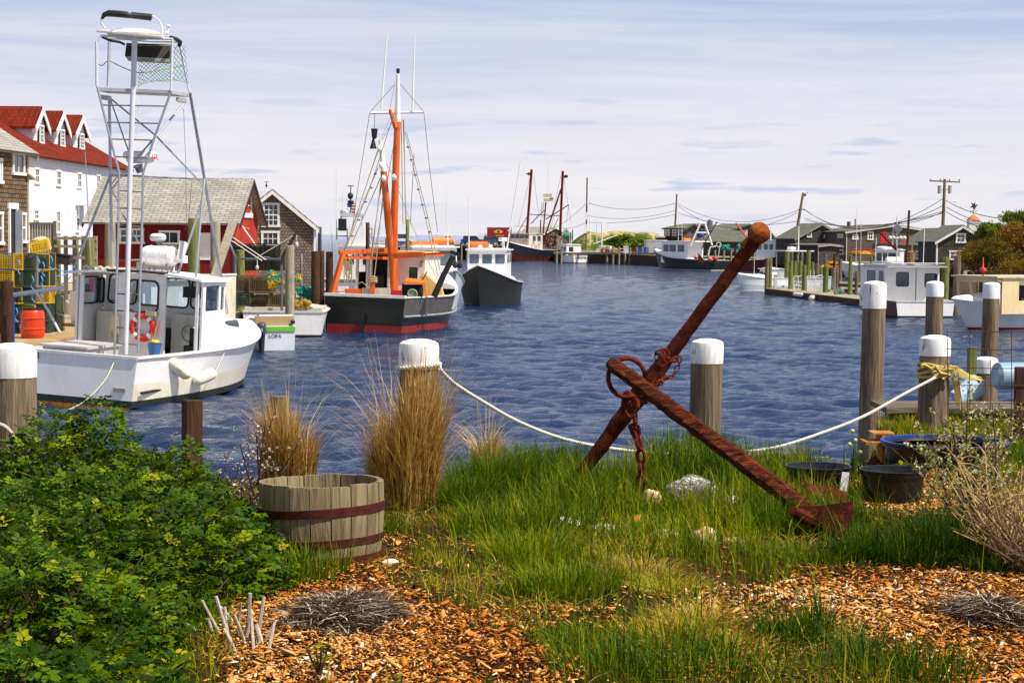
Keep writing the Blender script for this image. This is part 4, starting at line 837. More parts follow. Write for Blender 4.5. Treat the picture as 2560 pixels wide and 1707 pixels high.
for z, t, w_ in ((.262, -.055, .042), (.11, -.05, .034), (.015, -.03, .05)):
    h = MB(); M = Matrix.Rotation(t, 3, 'Y'); pr = []
    vs = []; n = 40
    for dz, dr in ((-w_ / 2, .006), (w_ / 2, .006), (w_ / 2, -.001), (-w_ / 2, -.001)):
        for k in range(n):
            a = 2 * math.pi * k / n; zz = z + dz + math.tan(t) * math.cos(a + .35) * -.3; r_ = br(min(Hb, max(0, zz))) + dr; vs.append((r_ * math.cos(a), r_ * math.sin(a), zz))
    h.add(vs, [(j * n + k, j * n + (k + 1) % n, ((j + 1) % 4) * n + (k + 1) % n, ((j + 1) % 4) * n + k) for j in range(4) for k in range(n)]); T.part('hoop', h, HOOP)
s_ = MB(); s_.lathe((0, 0, .03), [(.2, 0), (.262, 0), (.268, .17), (.2, .19), (.001, .2)], 24, jit=.02); T.part('soil', s_, plain('barrel_soil', '2c1e14', .95))

# ---- anchor
IR = rust('anchor_rust', [(.30, '160806'), (.45, '3c160c'), (.58, '642612'), (.70, '88401f'), (.82, 'a0683c')], 1.0, 15); IR2 = rust('anchor_ball_rust', [(.32, '2c100a'), (.45, '64280f'), (.58, '98501f'), (.74, 'c08048')], 1.0, 14); CHR = rust('chain_rust', [(.3, '240c06'), (.5, '5a2010'), (.75, '94401c')], .5, 30)
g = G('shank_rust'); v = g.coord((1.2, 9, 9)); f = g.noise(v, 5, 8, .7, .8); g.color(g.ramp(f, [(.36, '180a06'), (.48, '48200f'), (.58, '74361a'), (.68, '945228'), (.78, 'b08052')])); g.bump(f, 1.0, .03); IRS = g.set(.9, 0, .15)
aT = Thing('anchor', 'big rusty iron anchor leaning in the grass with its stock pointing up right', 'anchor', tuple(onz(2085, 1335)), world=True)
st0 = at(1394, 1262, 11.9); st1 = at(1886, 602, 11.55)
def bar(mb, p0, p1, rs, n=10, seg=26, jit=.045, flat=1.0):
    pts = []; rr = []
    for i in range(seg + 1):
        t = i / seg; pts.append(Vector(p0).lerp(Vector(p1), t) + Vector([random.gauss(0, .0016) for _ in range(3)])); k = t * (len(rs) - 1); a = int(min(k, len(rs) - 2)); rr.append((rs[a] + (rs[a + 1] - rs[a]) * (k - a)) * random.uniform(1 - jit, 1 + jit))
    mb.tube(pts, rr, n, flat=flat)
q = MB(); bar(q, st0, st1, [.038, .040, .043, .048, .056, .058, .047, .043, .041, .041, .040, .046], 10, 44); stock = aT.part('stock', q, IR)
q = MB(); bc_ = at(1897, 583, 11.55); dr_ = (st1 - st0).normalized()
prof = []; Mb = dr_.to_track_quat('Z', 'Y').to_matrix()
for i in range(13):
    a = -1.15 + (math.pi / 2 + 1.15) * i / 12; prof.append((max(.001, .068 * math.cos(a)), .066 * math.sin(a) + random.uniform(-.002, .002)))
prof = [(.046, -.125), (.047, -.09)] + prof[1:]; q.lathe(bc_, prof, 18, Mb, jit=.04); aT.part('ball', q, IR2, stock)
# shank: rough rectangular bar, seen as lying across in front of the stock
s0 = at(1524, 905, 11.42); s1 = at(2080, 1322, 10.62); q = MB(); dd = (s1 - s0).normalized(); sd_ = dd.cross(Vector((0, -1, .35))).normalized(); up_ = sd_.cross(dd); seg = 40; ring_ = []
for i in range(seg + 1):
    t = i / seg; c = s0.lerp(s1, t); hw = (.042 + .012 * t) * random.uniform(.95, 1.05); hh = (.040 + .011 * t) * random.uniform(.94, 1.06)
    if i == 0: hw *= .8; hh *= .8
    q_ = [(-.55, -.95), (.5, -1), (.92, -.6), (1, .5), (.62, .98), (-.5, 1), (-.95, .55), (-1, -.45)]; ring_ += [c + sd_ * (a * hw + random.uniform(-.004, .004)) + up_ * (b * hh + random.uniform(-.004, .004)) for a, b in q_]
q.add(ring_, [(i * 8 + k, i * 8 + (k + 1) % 8, i * 8 + 8 + (k + 1) % 8, i * 8 + 8 + k) for i in range(seg) for k in range(8)] + [tuple(range(7, -1, -1)), tuple(range(seg * 8, seg * 8 + 8))])
shank = mk('shank', q, IRS, None); 
shM = Matrix.Translation(aT.o.location)
for v in shank.data.vertices: v.co = v.co - aT.o.location
shank.parent = aT.o
# ring through the top of the shank
q = MB(); rc = at(1567, 944, 11.47); q.torus(rc, .116, .0145, Matrix.Rotation(R(84), 3, 'X') @ Matrix.Rotation(R(14), 3, 'Y'), 36, 10); aT.part('ring', q, CHR)
# arms and flukes
q = MB(); cr_ = at(2092, 1336, 10.55); q.tube(spline([at(1981, 1276, 10.2), at(2030, 1302, 10.35), cr_, at(2118, 1310, 10.9), at(2090, 1240, 11.35)], 7), [.03 + .034 * math.sin(math.pi * i / 28) for i in range(29)], 9, flat=.8); arm = aT.part('arms', q, IR)
def fluke(pts, th):
    v = [at(*p) for p in pts]; n_ = (v[1] - v[0]).cross(v[2] - v[0]).normalized() * th; q = MB(); k = len(v); q.add(v + [a + n_ for a in v], [tuple(range(k)), tuple(range(2 * k - 1, k - 1, -1))] + [(i, k + i, k + (i + 1) % k, (i + 1) % k) for i in range(k)]); return q
aT.part('fluke', fluke([(1990, 1280, 10.25), (2055, 1276, 10.3), (2131, 1266, 10.4), (2134, 1300, 10.42), (2118, 1348, 10.42), (2066, 1326, 10.32)], .03), IR, arm); aT.part('fluke', fluke([(1998, 1205, 11.4), (2060, 1214, 11.35), (2116, 1228, 11.3), (2118, 1268, 11.2), (2040, 1252, 11.25)], .028), IR, arm)
def chain(path, L, r_, mb, w_=.62, tw=0):
    path = [Vector(p) for p in path]; D = [0]
    for a, b in zip(path, path[1:]): D.append(D[-1] + (b - a).length)
    n = max(1, int(round(D[-1] / (L * .78)))); j = 0
    def P(s_):
        s_ = min(max(s_, 0), D[-1] - 1e-6); j = max(i for i in range(len(D) - 1) if D[i] <= s_); return path[j].lerp(path[j + 1], (s_ - D[j]) / max(1e-9, D[j + 1] - D[j]))
    for i in range(n):
        s_ = D[-1] * (i + .5) / n; d = (P(s_ + L * .3) - P(s_ - L * .3)).normalized(); u = d.cross(Vector((.1, -1, .2))).normalized(); v = d.cross(u); a = (i % 2) * math.pi / 2 + .5 + tw + random.uniform(-.2, .2); u2 = u * math.cos(a) + v * math.sin(a); n3 = d.cross(u2); M = Matrix((d, u2, n3)).transposed()
        mb.torus(P(s_), L / 2 - r_, r_, M, 14, 6, 1.0, w_)
q = MB(); chain(spline([at(1584, 996, 11.6), at(1588, 1050, 11.55), at(1590, 1085, 11.55), at(1600, 1120, 11.55), at(1603, 1165, 11.55), at(1602, 1210, 11.6), at(1594, 1262, 11.7)], 6), .105, .0125, q, .6); aT.part('hanging_chain', q, CHR)
q = MB(); q.tube([at(1561, 985, 11.5), at(1558, 1010, 11.5), at(1554, 1036, 11.52)], .0135, 8); q.torus(at(1574, 1018, 11.5), .046, .014, Matrix.Rotation(R(80), 3, 'X'), 20, 8, .55, 1.25); q.ell(at(1570, 985, 11.48), (.03, .024, .024), 10, 8); q.tube([at(1577, 1060, 11.55), at(1592, 1095, 11.55)], .022, 8); aT.part('shackle', q, CHR)
f_ = lambda a, b, Y: at(1480 + a / 3.92, 860 + b / 3.92, Y); q = MB()
for pl in ([(620, 100, 11.5), (715, 50, 11.48), (760, 140, 11.44), (845, 175, 11.5), (835, 235, 11.5), (790, 310, 11.46), (700, 345, 11.4)], [(640, 90, 11.5), (630, 180, 11.48), (650, 250, 11.44), (690, 300, 11.4), (725, 345, 11.38)], [(700, 350, 11.38), (650, 370, 11.33), (585, 400, 11.3), (520, 455, 11.3), (440, 485, 11.33), (400, 430, 11.4)], [(690, 385, 11.38), (600, 420, 11.3), (520, 480, 11.3), (500, 540, 11.4)], [(660, 60, 11.46), (700, 130, 11.4), (770, 170, 11.42), (850, 120, 11.5), (855, 180, 11.5)], [(690, 70, 11.46), (700, 210, 11.4), (610, 215, 11.46)], [(395, 440, 11.4), (470, 500, 11.33), (540, 560, 11.36), (500, 570, 11.4)]):
    chain(spline([f_(*p) for p in pl], 5), .052, .0052, q, .62)
aT.part('wrapped_chain', q, CHR)

# ---- rocks
def rock(px, py, wpx, hpx, label, m, name='rock', seed=1, dy=.7):
    random.seed(seed); p = onz(px, py, 0); k = p.y / F; a, h = wpx * k / 2, hpx * k; q = MB(); q.ell((p.x, p.y + a * .3, h * .32), (a, a * dy, h * .68), 20, 12, pw=.82)
    ph = [random.uniform(0, 6) for _ in range(9)]
    vs = []
    for v in q.v:
        d = Vector(v) - Vector((p.x, p.y, h * .3)); n = d.normalized(); s_ = 1 + .10 * math.sin(n.x * 4 + ph[0]) * math.cos(n.y * 5 + ph[1]) + .08 * math.sin(n.z * 7 + ph[2] + n.x * 3) + .04 * math.sin(n.x * 13 + ph[3]) * math.sin(n.z * 11 + ph[4]) + random.uniform(-.012, .012)
        vs.append(tuple(Vector((p.x, p.y, h * .3)) + d * s_))
    q.v = vs; return single(name, q, m, label, name, ang=50)
g = G('granite'); f = g.noise(g.coord((1, 1, 2)), 16, 8, .7, .8); f2 = g.noise(g.coord(), 60, 4); g.color(g.mix(g.ramp(f, [(.40, (0, 0, 0)), (.47, (1, 1, 1)), (.53, (1, 1, 1)), (.60, (0, 0, 0))]), g.ramp(f2, [(.3, 'b4aea2'), (.6, 'e6e2d8')]), '58544c')); g.bump(f, .8, .015); GRAN = g.set(.85, 0, .2)
TAN = rust('tan_stone', [(.3, 'a88050'), (.5, 'd8b888'), (.7, 'ecdcc0')], .6, 12, .9); WST = rust('white_stone', [(.3, 'b8a480'), (.5, 'e8dcc0'), (.7, 'f8f4e8')], .6, 14, .9)
rock(1728, 1262, 132, 66, 'big grey and white veined rock lying in the grass below the rope', GRAN, seed=3)
rock(1628, 1268, 48, 44, 'small tan stone in the grass left of the big veined rock', TAN, seed=4)
rock(1420, 1322, 64, 28, 'pale flat stone at the left end of the line of stones', WST, seed=5)
rock(1508, 1332, 62, 20, 'second pale flat stone of the line of stones', WST, seed=6)
rock(1660, 1350, 70, 26, 'low tan stone half hidden by grass in the line of stones', TAN, seed=7)
rock(1764, 1362, 62, 42, 'rounded tan stone below the big veined rock', TAN, seed=8)
rock(1834, 1366, 56, 22, 'flat tan stone at the right end of the line of stones', TAN, seed=9)
g = G('painted_stone'); f = g.noise(g.coord(), 22, 4, .6, 1); g.color(g.ramp(f, [(.40, '2a62b4'), (.47, 'e8eef0'), (.62, 'f4f6f6'), (.68, '4a9a8c')])); PST = g.set(.6, 0, .3)
rock(1829, 1292, 50, 54, 'white and blue painted stone beside the big veined rock', PST, 'painted_stone', seed=10)
rock(810, 1700, 44, 24, 'bright white stone at the bottom edge beside the rose shoot', WST, seed=12); rock(975, 1412, 44, 14, 'small heap of crushed shell at the foot of the barrel', WST, 'shell_heap', seed=13)
random.seed(5)
# ---- black tubs
PB = plain('black_plastic', '16161a', .32, 0, .6)
def tub(px0, px1, yr, Y, label, hb, inner=None, name='plant_pot', ribs=True, soil='2a2018'):
    r_ = (px1 - px0) / F * Y / 2; zr = Zp((px0 + px1) / 2, yr, Y); cx = X((px0 + px1) / 2, Y); rb = r_ * .82; T = Thing(name, label, 'tub', (cx, Y, zr - hb)); q = MB()
    pr = [(rb, 0), (r_ * .93, hb - .035)] + ([(r_ * .97, hb - .034), (r_ * .97, hb - .02), (r_ * .985, hb - .018)] if ribs else []) + [(r_, hb - .012), (r_, hb), (r_ * .95, hb), (r_ * .93, hb - .03), (rb * .98, hb * .55)]
    q.lathe((0, 0, 0), pr, 36); T.part('tub_body', q, PB)
    if inner: i_ = MB(); i_.lathe((0, 0, hb + .002), [(r_ * .955, -.035), (r_ * .955, 0), (r_ * 1.002, 0), (r_ * 1.002, .006), (r_ * .945, .006), (r_ * .94, -.035)], 36); T.part('liner', i_, inner)
    s_ = MB(); s_.lathe((0, 0, hb * .56), [(rb * .95, 0), (rb * .6, .012), (.001, .015)], 20, jit=.02); T.part('soil', s_, plain('pot_soil', soil, .95)); return T
tub(1973, 2138, 1163, 12.0, 'round black plant pot behind the lower end of the anchor', .20); tub(2159, 2328, 1172, 11.85, 'black plant pot half hidden by dark grass', .2)
tub(2213, 2532, 1104, 13.7, 'wide black tub with a bright blue inside', .24, paint('blue_plastic', '103c98', .4, .3), 'garden_tub')
q = MB(); a = at(2111, 1190, 11.82); q.obox((a.x, a.y, a.z - .04), (.045, .008, .13), Matrix.Rotation(.12, 3, 'Y')); single('plant_label', q, WPAINT, 'blank white wooden plant label leaning on the left black pot', 'label')
def seedling(px, py, Y, label):
    p = at(px, py, Y); ac = Acc(); n = 9; V, Fc = stamp(np.array([(0, 0, 0), (.5, .3, .1), (1, 0, -.05), (.5, -.3, .1)]), np.array([[0, 1, 2, 3]]), np.tile(np.array([tuple(p)]), (n, 1)), rot_np(rng.uniform(0, 6.28, n), rng.uniform(-.7, -.1, n), rng.normal(0, .2, n)), rng.uniform(.03, .055, n)); ac.add(V, Fc, rng.uniform(.5, 1, n)); o = ac.obj('seedling', [ROSE]); tag(o, label, 'plant')
seedling(2068, 1150, 11.95, 'tiny green seedling in the left black pot'); seedling(2255, 1163, 11.85, 'tiny green seedling in the right black pot')
T = Thing('flowering_onion', 'spiky green plant with small pale yellow flower heads between the black pots and the water', 'plant', tuple(at(2140, 1195, 12.6)), world=True); b_ = at(2140, 1195, 12.6); ac = Acc(); n = 34
ac.blades(b_.x + rng.normal(0, .035, n), b_.y + rng.normal(0, .03, n), rng.uniform(.14, .30, n), np.full(n, .011), np.abs(rng.normal(.3, .2, n)), .25, .1, z=np.full(n, b_.z)); o = ac.obj('leaves', [GRASS], T.o); o.data.transform(Matrix.Translation(-b_))
q = MB(); hds = MB()
for a, b in ((2131, 1077), (2124, 1110), (2138, 1100), (2150, 1130)):
    t = at(a, b, 12.6); q.tube([b_, b_.lerp(t, .5) + Vector((.01, 0, 0)), t], .0035, 5); T.part('flower_head', MB().ell(t, (.014, .014, .013), 8, 6), plain('pale_yellow_flower', 'dcc868', .8))
T.part('stalks', q, plain('stalk_green', '4c6c18', .6))
q = MB(); pc = at(-8, 1125, 11.9); q.torus(pc, .12, .014, Matrix.Rotation(R(88), 3, 'X'), 18, 8, 1, 1.35, -.1, math.pi + .1); single('metal_handle', q, paint('galvanised', 'b8ae9c', .6, .4), 'curved weathered metal pipe handle at the left edge beside the big pile', 'handle')
# ================================================================== LEFT SIDE OF THE HARBOUR
def land(name, poly, z, mat, drop=1.6):
    q = MB(); n = len(poly); a = [(x, y, z) for x, y in poly]; b = [(x, y, z - drop) for x, y in poly]; q.add(a + b, [tuple(range(n))]); q.cur = 1; q.add(a + b, [(i, n + i, n + (i + 1) % n, (i + 1) % n) for i in range(n)]); o = mk(name, q, [mat, clap('bulkhead_boards_shadow', '3a3026', '15110d', .3, True, .9)]); o['kind'] = 'structure'; return o  # side walls coloured dark to carry the shadow on the quay face
GRAV = rust('quay_gravel', [(.3, '6e604c'), (.5, '9c8e76'), (.7, 'c4b8a0')], .3, 2); 
land('quay_ground', [(-80, 59), (-11.6, 59), (-9.9, 66), (-9.6, 104), (-90, 130)], -1.1, GRAV, 1.5)
PLK = wood('dock_planks', '8a6c48', 'b8976a', 'd8c09a', 'x', .8, .5); TBD = wood('dock_side_timber', '2c2018', '4a3828', '6a5440', 'x', .8, .6); TBZ = wood('grey_board', '6a6052', '958a78', 'b8ae9c', 'z', .8, .5)
T = Thing('wooden_dock', 'sunlit plank dock under the red barrel and the lobster traps', 'dock', (-14, 51, -1.0)); q = MB()
for i in range(60): y0 = 44.2 + i * .25; q.box((-24, y0, -1.06), (-11.3, y0 + .235, -1.0 + random.uniform(0, .006)))
T.part('planks', q, PLK, world=True); q = MB(); q.box((-24, 44.4, -1.35), (-11.4, 44.7, -1.07)); q.box((-11.7, 44.5, -1.35), (-11.42, 59, -1.07)); T.part('beams', q, TBD, world=True)
for i in range(6): q = MB(); q.cyl((-11.9, 45 + i * 2.7, -2.6), (-11.9, 45 + i * 2.7, -1.07), .14, .14, 10); T.part('dock_pile', q, PD, world=True)

# ------------------------------------------------------------------ houses
SH1 = shingle('brown_shingle', '7c6248', '9c8468', '2e2218', .17, .145); SH2 = shingle('grey_shingle', '8c7e72', 'a89a8c', '4a403a', .17, .15); SH3 = shingle('dark_grey_shingle', '544c46', '6e645c', '2c2826', .2, .16)
RRX = shingle('red_roof_shingle', '7a2410', '943418', '4c180c', .5, .2, 'roofx'); GRX = shingle('grey_roof_shingle', 'a8a498', 'c0bcb0', '7a766e', .45, .2, 'roofx'); GRY = shingle('grey_roof_shingle_y', 'a8a498', 'c0bcb0', '7a766e', .45, .2, 'roofy'); DRX = shingle('olive_roof', '76766a', '8e8c7c', '5a5a4e', .5, .2, 'roofx'); DRY = shingle('olive_roof_y', '76766a', '8e8c7c', '5a5a4e', .5, .2, 'roofy')
WCL = clap('white_clapboard', 'f0eeee', 'b8b6ba', .15); RCL = clap('red_boards_sunlit', 'b03420', '701c12', .22, True, .8); RCD = clap('red_boards_shaded', '741210', '3a0a08', .22, True, .8)  # two barn reds: sunlit gable, and long wall darkened for the eave shadow
H = gable_house('shingle_house', 'brown shingled house at the left edge with an open door', (X(-90, 59), 59), (X(70, 64.5), 64.5), 7, -1.1, Zp(70, 378, 64.5), Zp(70, 378, 64.5) + 2.2, False, SH1, GRX, paint('lichen_trim', 'b0a890', .8, .4), oh=.28)
window(H, H.W, -6, 395, 4, 460, nx=2, ny=2); window(H, H.W, 30, 378, 60, 440, nx=2, ny=1, label='upper window with one open sash'); window(H, H.W, 46, 530, 64, 608, nx=2, ny=2); window(H, H.W, -14, 528, 6, 612, nx=2, ny=2)
q = MB(); c = [H.W.uv(20, 522), H.W.uv(42, 630)]; u0, u1, z0, z1 = c[0][0], c[1][0], -1.1, c[0][1]; mt = Matrix((H.W.U, H.W.N, H.W.V)).transposed()
for a, b, c_, d in ((u0, z0, u0 + .1, z1), (u1 - .1, z0, u1, z1), (u0 - .05, z1, u1 + .05, z1 + .2)): q.obox(H.W.pt((a + c_) / 2, (b + d) / 2, .03), (c_ - a, .06, d - b), mt)
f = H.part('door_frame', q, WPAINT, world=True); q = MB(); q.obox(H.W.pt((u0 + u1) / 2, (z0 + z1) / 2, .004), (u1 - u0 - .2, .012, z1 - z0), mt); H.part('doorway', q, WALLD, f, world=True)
q = MB(); q.obox(H.W.pt(u1 - .12, (z0 + z1) / 2, .12), (.04, .24, z1 - z0 - .1), mt); H.part('open_door', q, paint('blue_grey_door', 'a8b0bc', .6), f, world=True)
q = MB(); q.obox(H.W.pt(H.wd + .02, Zp(80, 440, 64) , -.1), (.7, .5, .05), mt @ Matrix.Rotation(.25, 3, 'Y')); H.part('porch_hood', q, paint('lichen_trim', 'b0a890'), world=True)

H = gable_house('white_house', 'big white clapboard house with a red roof and three arched dormers', (X(-60, 95), 95), (X(318, 125), 125), 8, -1.1, 6.0, 8.3, False, WCL, RRX, WPAINT, oh=.35)
W = H.W
for a, b, c_, d in ((86, 418, 98, 461), (140, 424, 152, 467), (192, 430, 203, 472), (240, 435, 250, 476), (84, 521, 96, 551), (140, 525, 150, 584), (189, 526, 197, 582), (237, 530, 244, 560)): window(H, W, a, b, c_, d, nx=2, ny=2, fw=.12)
q = MB(); c = W.uv(196, 512); q.obox(W.pt(c[0], c[1], .35), (1.3, .8, .12), mt := Matrix((W.U, W.N, W.V)).transposed()); q.obox(W.pt(c[0], c[1] - .4, .1), (.9, .2, .8), mt); H.part('wall_lamp_hood', q, WPAINT, world=True)
SB = 1.4; W = Wall(W.A - W.N * SB, W.B - W.N * SB)
for px, ya, yb in ((103, 272, 371), (155, 283, 378), (203.5, 293, 385)):
    u, zt = W.uv(px, ya); _, zb = W.uv(px, yb); uL = W.uv(px - 15, ya)[0]; uR = W.uv(px + 15, ya)[0]; hw = (uR - uL) / 2; ze = zt - 1.0; zb = 6.35; q = MB(); q.prism([(-hw, zb), (hw, zb), (hw, ze), (0, zt - .1), (-hw, ze)], W.pt(u, 0, -.15), W.U, W.V, -W.N, 3.8)
    d = H.part('dormer', q, WCL, world=True); q = MB()
    for sg in (-1, 1): p = [(0, zt), (sg * (hw + .3), ze - .22), (sg * (hw + .3), ze - .08), (0, zt + .14)]; q.prism(p, W.pt(u, 0, .05), W.U, W.V, -W.N, 4.0)
    H.part('dormer_roof', q, RRX, d, world=True); q = MB()
    for sg in (-1, 1): p = [(0, zt - .32), (sg * (hw + .25), ze - .5), (sg * (hw + .25), ze - .1), (0, zt + .06)]; q.prism(p, W.pt(u, 0, .10), W.U, W.V, W.N, .06)
    H.part('dormer_trim', q, WPAINT, d, world=True)
    wu0, wz0 = W.uv(px - 4.5, yb - 12); wu1, wz1 = W.uv(px + 5.5, ya + 42); fr = window(H, W, 0, 0, 0, 0, uvs=(wu0, wz0, wu1, wz1), nx=2, ny=4, fw=.10)
    q = MB(); q.prism([(0, 0)] + [(math.cos(t) * (wu1 - wu0) / 2, math.sin(t) * .42) for t in [math.pi * k / 10 for k in range(11)]], W.pt((wu0 + wu1) / 2, wz1, .0), W.U, W.V, W.N, .05); H.part('arched_light', q, DGLASS, fr, world=True)

Bn = (X(582, 88), 88.0); Un = Vector((1, -.075, 0)).normalized(); Ln = 7.4; An = (Bn[0] - Un.x * (88 / F * 353), Bn[1] - Un.y * (88 / F * 353))
H = gable_house('red_barn', 'red board barn with a long pale grey shingle roof', An, Bn, 5.4, -1.1, Zp(582, 548, 88), Zp(621, 452, 90.7), False, [RCD], GRX, plain('barn_trim', '3a1410', .8), oh=.42, trim=True)
window(H, H.W, 298, 570, 360, 610, nx=4, ny=2); window(H, H.W, 398, 576, 450, 612, nx=2, ny=1); window(H, H.W, 496, 582, 530, 650, nx=1, ny=1, pane=WPAINT, name='white_door', sill=False); window(H, H.Wr, 608, 482, 628, 545, nx=1, ny=2, fw=.22)
q = MB(); q.prism([(.03, 0), (5.37, 0), (5.37, H.h), (2.7, H.hr - .05), (.03, H.h)], H.B + Vector((0, 0, -1.1)) + Un * .004, H.Nin, (0, 0, 1), Un, .012); H.part('gable_boards', q, RCL, world=True)  # lit red laid over the gable; the wall beneath has the shaded red
q = MB(); q.tube([at(606, 567, 90), at(642, 617, 89.2)], .03, 6); q.tube([at(598, 560, 90), at(612, 570, 89.6), at(622, 572, 89.2)], .02, 6); H.part('gaff_pole', q, WPAINT, world=True)
H = gable_house('grey_shed', 'grey shingled shed with white trimmed windows beside the red barn', (X(574, 96), 96), (X(785, 96), 96.4), 8, -1.1, Zp(785, 566, 96), Zp(680, 478, 96), True, SH2, GRY, WPAINT, oh=.22)
window(H, H.W, 656, 507, 699, 568, nx=3, ny=4, fw=.11); window(H, H.W, 653, 577, 699, 645, nx=3, ny=4, fw=.11)
q = MB(); p = at(666, 470, 98); q.tube([p, p + Vector((0, 0, .3))], .02, 5); q.tube([p + Vector((-.1, 0, .3)), p + Vector((.1, 0, .3))], .015, 5); q.ell(p + Vector((0, 0, .12)), (.06, .06, .06), 8, 6); H.part('roof_vent', q, BLACK, world=True)
T = Thing('board_fence', 'tall grey brown board fence panel in front of the white house', 'fence', tuple(at(104, 640, 78)), world=True); q = MB(); a, b = at(74, 556, 78), at(133, 556, 78)
for i in range(9): x0 = a.x + (b.x - a.x) * i / 9; q.box((x0 + .01, 78, -1.1), (x0 + (b.x - a.x) / 9 - .01, 78.04, a.z - .08))
T.part('boards', q, paint('taupe_boards', '7a7064', .8)); q = MB(); q.box((a.x - .08, 77.95, a.z - .12), (b.x + .08, 78.1, a.z)); q.box((b.x, 77.94, -1.1), (b.x + .12, 78.06, a.z + .06)); T.part('fence_frame', q, paint('taupe_frame', '6a6058', .8))
T = Thing('dock_railing', 'open timber railing on the dock below the white house', 'railing', tuple(at(190, 640, 66)), world=True); q = MB()
for z in (592, 612, 640): a, b = at(134, z, 66), at(240, z, 66); q.box((a.x, 66, a.z - .1), (b.x, 66.15, a.z))
T.part('rails', q, TBZ)
for px in (138, 164, 186, 208, 238): q = MB(); a = at(px, 590, 66.2); q.box((a.x - .06, 66.15, -1.1), (a.x + .06, 66.3, a.z)); T.part('rail_post', q, TBZ)
def lp(px0, px1, yt, Y, m, label, **k): return pile(px0, px1, yt, Y, m, label, **k)
for a in ((213, 237, 598, 60, PG, 'green stained pile left of the pale pile on the quay', {}), (262, 289, 557, 62, PY, 'tall pale grey pile behind the tower of the white boat', {}), (143, 152, 600, 68, PG, 'small green pile behind the dock railing near the yellow crate', {}), (187, 197, 597, 68, PG, 'small green pile behind the dock railing near the wide green pile', {}),
          (470, 499, 545, 58, PG, 'tall mossy green pile seen through the tower legs', {}), (526, 551, 553, 61, PY, 'twisted grey driftwood pile beside the leaning plank', {}), (589, 612, 625, 72, PG, 'short green pile in front of the stacked black traps', {}), (714, 736, 614, 67.5, PY, 'pale pile standing beside the colourful net heap', {}),
          (778, 800, 628, 74, PD, 'thick dark pile at the left stern corner of the orange rigged boat', {}), (798, 811, 627, 75.5, PD, 'dark pile touching the thick dark pile beside the orange rigged boat', {}), (815, 833, 629, 77, PD, 'dark pile behind the leaning orange gantry leg', {}), (795, 804, 567, 105, plain('steel_pile', '3c3c44', .7), 'thin dark steel pile rising against the open sea', {}),
          (914, 924, 556, 90, PD, 'brown pile standing by the grey patrol boat', {}), (1014, 1023, 549, 88, PG, 'slim pale pile rising behind the orange mast', {}), (750, 757, 636, 80, TBZ, 'thin pale post left of the dark piles', {}), (963, 971, 595, 105, PG, 'short green pile behind the orange mast foot', {}),
          (0, 33, 702, 46.3, PD, 'thick dark brown pile beside the red barrel at the left edge', {})): pile(*a[:6], zb=WATER - .5, **a[6])
q = MB(); q.cyl(at(34, 857, 46), at(34.5, 752, 46), .028, n=8); single('blue_pipe', q, paint('blue_pipe_paint', '1a3fa8', .5), 'thin blue pipe standing beside the dark pile at the left edge', 'pipe')
q = MB(); q.beam(at(583, 556, 60), at(534, 700, 58.5), .26, .09, (0, 1, 0)); single('leaning_plank', q, TBZ, 'thick grey plank leaning against the driftwood pile', 'plank')
# red barrel
T = Thing('plastic_drum', 'bright orange red plastic drum with a black lid standing on the dock', 'drum', tuple(onz(82, 845, -1.0))); r_ = 59 / F * T.o.location.y / 2; h_ = 2.02 * r_ * 1.52 / 1.25
q = MB(); q.lathe((0, 0, 0), [(r_ * .86, 0), (r_ * .96, .05), (r_, .15), (r_ * 1.0, h_ * .3), (r_ * 1.05, h_ * .32), (r_ * 1.05, h_ * .34), (r_, h_ * .36), (r_, h_ * .66), (r_ * 1.05, h_ * .68), (r_ * 1.05, h_ * .70), (r_, h_ * .72), (r_ * .98, h_ * .86), (r_ * .86, h_ * .96), (r_ * .80, h_ * .97)], 28); T.part('body', q, paint('orange_red_plastic', 'd8401c', .35, .15, '8a2410'))
q = MB(); q.lathe((0, 0, h_ * .965), [(r_ * .84, 0), (r_ * .84, .05), (r_ * .7, .055), (.001, .055)], 28); T.part('lid', q, BLACK)

